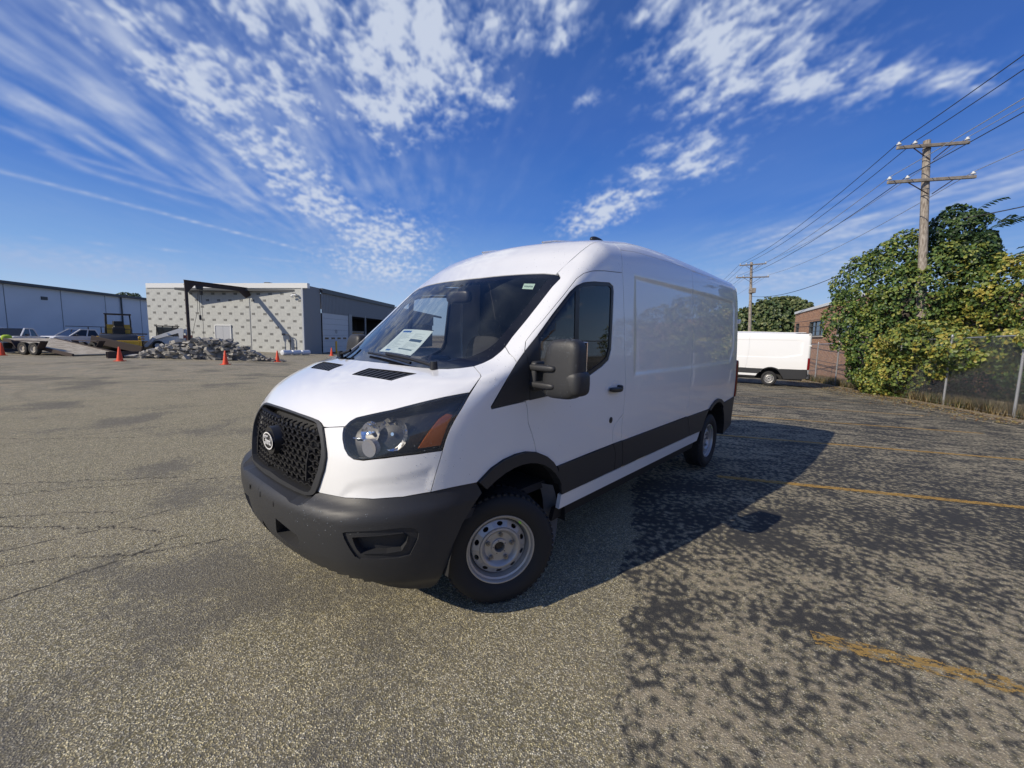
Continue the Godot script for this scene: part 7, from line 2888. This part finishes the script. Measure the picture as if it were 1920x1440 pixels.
func interior(van: Node) -> void:
	var mb := MB.new()
	# dashboard: profile across the cab
	mb.prism(Transform3D(Basis(Vector3(1, 0, 0), Vector3.UP, Vector3(0, 0, 1)), Vector3.ZERO), PackedVector2Array([Vector2(0.30, 1.0), Vector2(0.36, 1.40), Vector2(0.12, 1.42), Vector2(-0.10, 1.40), Vector2(-0.24, 1.34), Vector2(-0.30, 1.18), Vector2(-0.22, 0.95)]), -0.84, 0.84)
	var d := part("dashboard", mb, M.dash, van)
	mb = MB.new()
	mb.superq(Transform3D(Basis(Vector3(0, 0, 1), -0.15), Vector3(-0.12, 1.43, -0.42)), Vector3(0.14, 0.06, 0.24), 0.5, 0.5, 20, 12)
	mb.bx(-0.20, 1.42, 0.02, 0.05, 0.16, 0.26, 0.02)
	mb.bx(-0.02, 1.44, 0.42, 0.25, 0.05, 0.42, 0.015)
	part("instrument_hood", mb, M.black_satin, d)
	mb = MB.new()
	mb.bx(0.14, 1.446, -0.08, 0.12, 0.004, 0.2, 0.001)
	part("paper_on_dash", mb, M.white_print, d)
	# steering wheel
	mb = MB.new()
	var sw := []
	var c := Vector3(-0.50, 1.30, -0.42)
	var sx := Vector3(0.45, 0.89, 0).normalized()
	for i in 25:
		var a := TAU * i / 24
		sw.append(c + (Vector3(0, 0, 1) * cos(a) + sx * sin(a)) * 0.185)
	mb.tube(sw, 0.016, 8)
	for a in [0.0, PI, -PI / 2]:
		mb.bar(c, c + (Vector3(0, 0, 1) * cos(a) + sx * sin(a)) * 0.18, 0.035, 0.02)
	mb.superq(Transform3D(Basis(), c), Vector3(0.04, 0.06, 0.07), 0.7, 0.7, 14, 10)
	mb.cyl(c, c + Vector3(0.3, -0.12, 0), 0.04, 0.05, 10)
	part("steering_wheel", mb, M.black_satin, van)
	for z in [-0.42, 0.48]:
		mb = MB.new()
		mb.superq(Transform3D(Basis(), Vector3(-0.85, 0.95, z)), Vector3(0.26, 0.09, 0.25), 0.4, 0.4, 20, 12)
		mb.superq(Transform3D(Basis(Vector3(0, 0, 1), 0.20), Vector3(-1.13, 1.30, z)), Vector3(0.09, 0.36, 0.24), 0.4, 0.4, 20, 14)
		mb.superq(Transform3D(Basis(Vector3(0, 0, 1), 0.15), Vector3(-1.21, 1.74, z)), Vector3(0.05, 0.09, 0.13), 0.5, 0.5, 16, 12)
		part("seat", mb, M.seat_cloth, van)
	mb = MB.new()
	mb.superq(Transform3D(Basis(Vector3.UP, 0.15), Vector3(-0.38, 1.965, 0.0)), Vector3(0.035, 0.05, 0.12), 0.5, 0.5, 18, 12)
	mb.bx(-0.42, 2.02, 0.0, 0.06, 0.08, 0.06, 0.015)
	part("rear_view_mirror", mb, M.black_satin, van)
	mb = MB.new()
	mb.bx(-1.48, 1.45, 0, 0.03, 1.6, 1.78)
	mb.bx(-0.6, 0.62, 0, 1.9, 0.05, 1.7)
	mb.bx(0.38, 0.9, 0, 0.03, 0.6, 1.6)
	part("bulkhead", mb, M.seat_cloth, van)

# beads of water on the black plastic and the hood's edge
func drops(van: Node) -> void:
	var rng := RandomNumberGenerator.new()
	rng.seed = 33
	var dm := MB.new()
	dm.superq(Transform3D(), Vector3(1, 0.6, 1), 1.0, 1.0, 8, 5)
	var xs := []
	for spot in [[Vector3(0.98, 0.80, -0.56), 0.14, 80, 1], [Vector3(0.90, 0.80, -0.72), 0.12, 40, 1], [Vector3(0.62, 0.98, -0.93), 0.10, 60, 0], [Vector3(0.05, 1.50, -0.95), 0.16, 60, 0], [Vector3(-0.85, 2.30, -0.86), 0.35, 110, 0], [Vector3(-0.25, 1.75, -0.93), 0.35, 90, 0]]:
		for i in spot[2]:
			var p: Vector3 = spot[0] + Vector3(rng.randfn(), rng.randfn(), rng.randfn()) * spot[1] * Vector3(1.0, 0.3 if spot[3] == 1 else 0.8, 0.6)
			var mode: int = spot[3]
			for s in 10:
				p -= grad(p, mode) * (bumper_at(p) if mode == 1 else body_at(p))
			var n := grad(p, mode)
			var x := n.cross(Vector3.UP).normalized()
			xs.append(Transform3D(Basis(x, n, x.cross(n)).scaled(Vector3.ONE * rng.randf_range(0.0010, 0.0022)), p + n * 0.001))
	for i in 150:      # on the mirror head
		var d := Vector3(absf(rng.randfn()) * 0.6 + 0.2, rng.randfn() * 0.7 + 0.5, rng.randfn() * 0.6).normalized()
		var p := Vector3(-0.135, 1.478, -1.205) + Vector3(0.076 * signf(d.x) * pow(absf(d.x), 0.5), 0.186 * signf(d.y) * pow(absf(d.y), 0.45), 0.125 * signf(d.z) * pow(absf(d.z), 0.5))
		var x := d.cross(Vector3.UP).normalized()
		xs.append(Transform3D(Basis(x, d, x.cross(d)).scaled(Vector3.ONE * rng.randf_range(0.0009, 0.0018)), p))
	var mm := MultiMesh.new()
	mm.transform_format = MultiMesh.TRANSFORM_3D
	mm.mesh = dm.mesh()
	mm.instance_count = xs.size()
	for i in xs.size():
		mm.set_instance_transform(i, xs[i])
	var o := MultiMeshInstance3D.new()
	o.name = "water_drops"
	o.multimesh = mm
	var m := mat("water", Color(0.75, 0.78, 0.8, 0.35), 0.0)
	m.transparency = BaseMaterial3D.TRANSPARENCY_ALPHA
	o.material_override = m
	van.add_child(o)
	tag(o, "", "", "", "stuff")
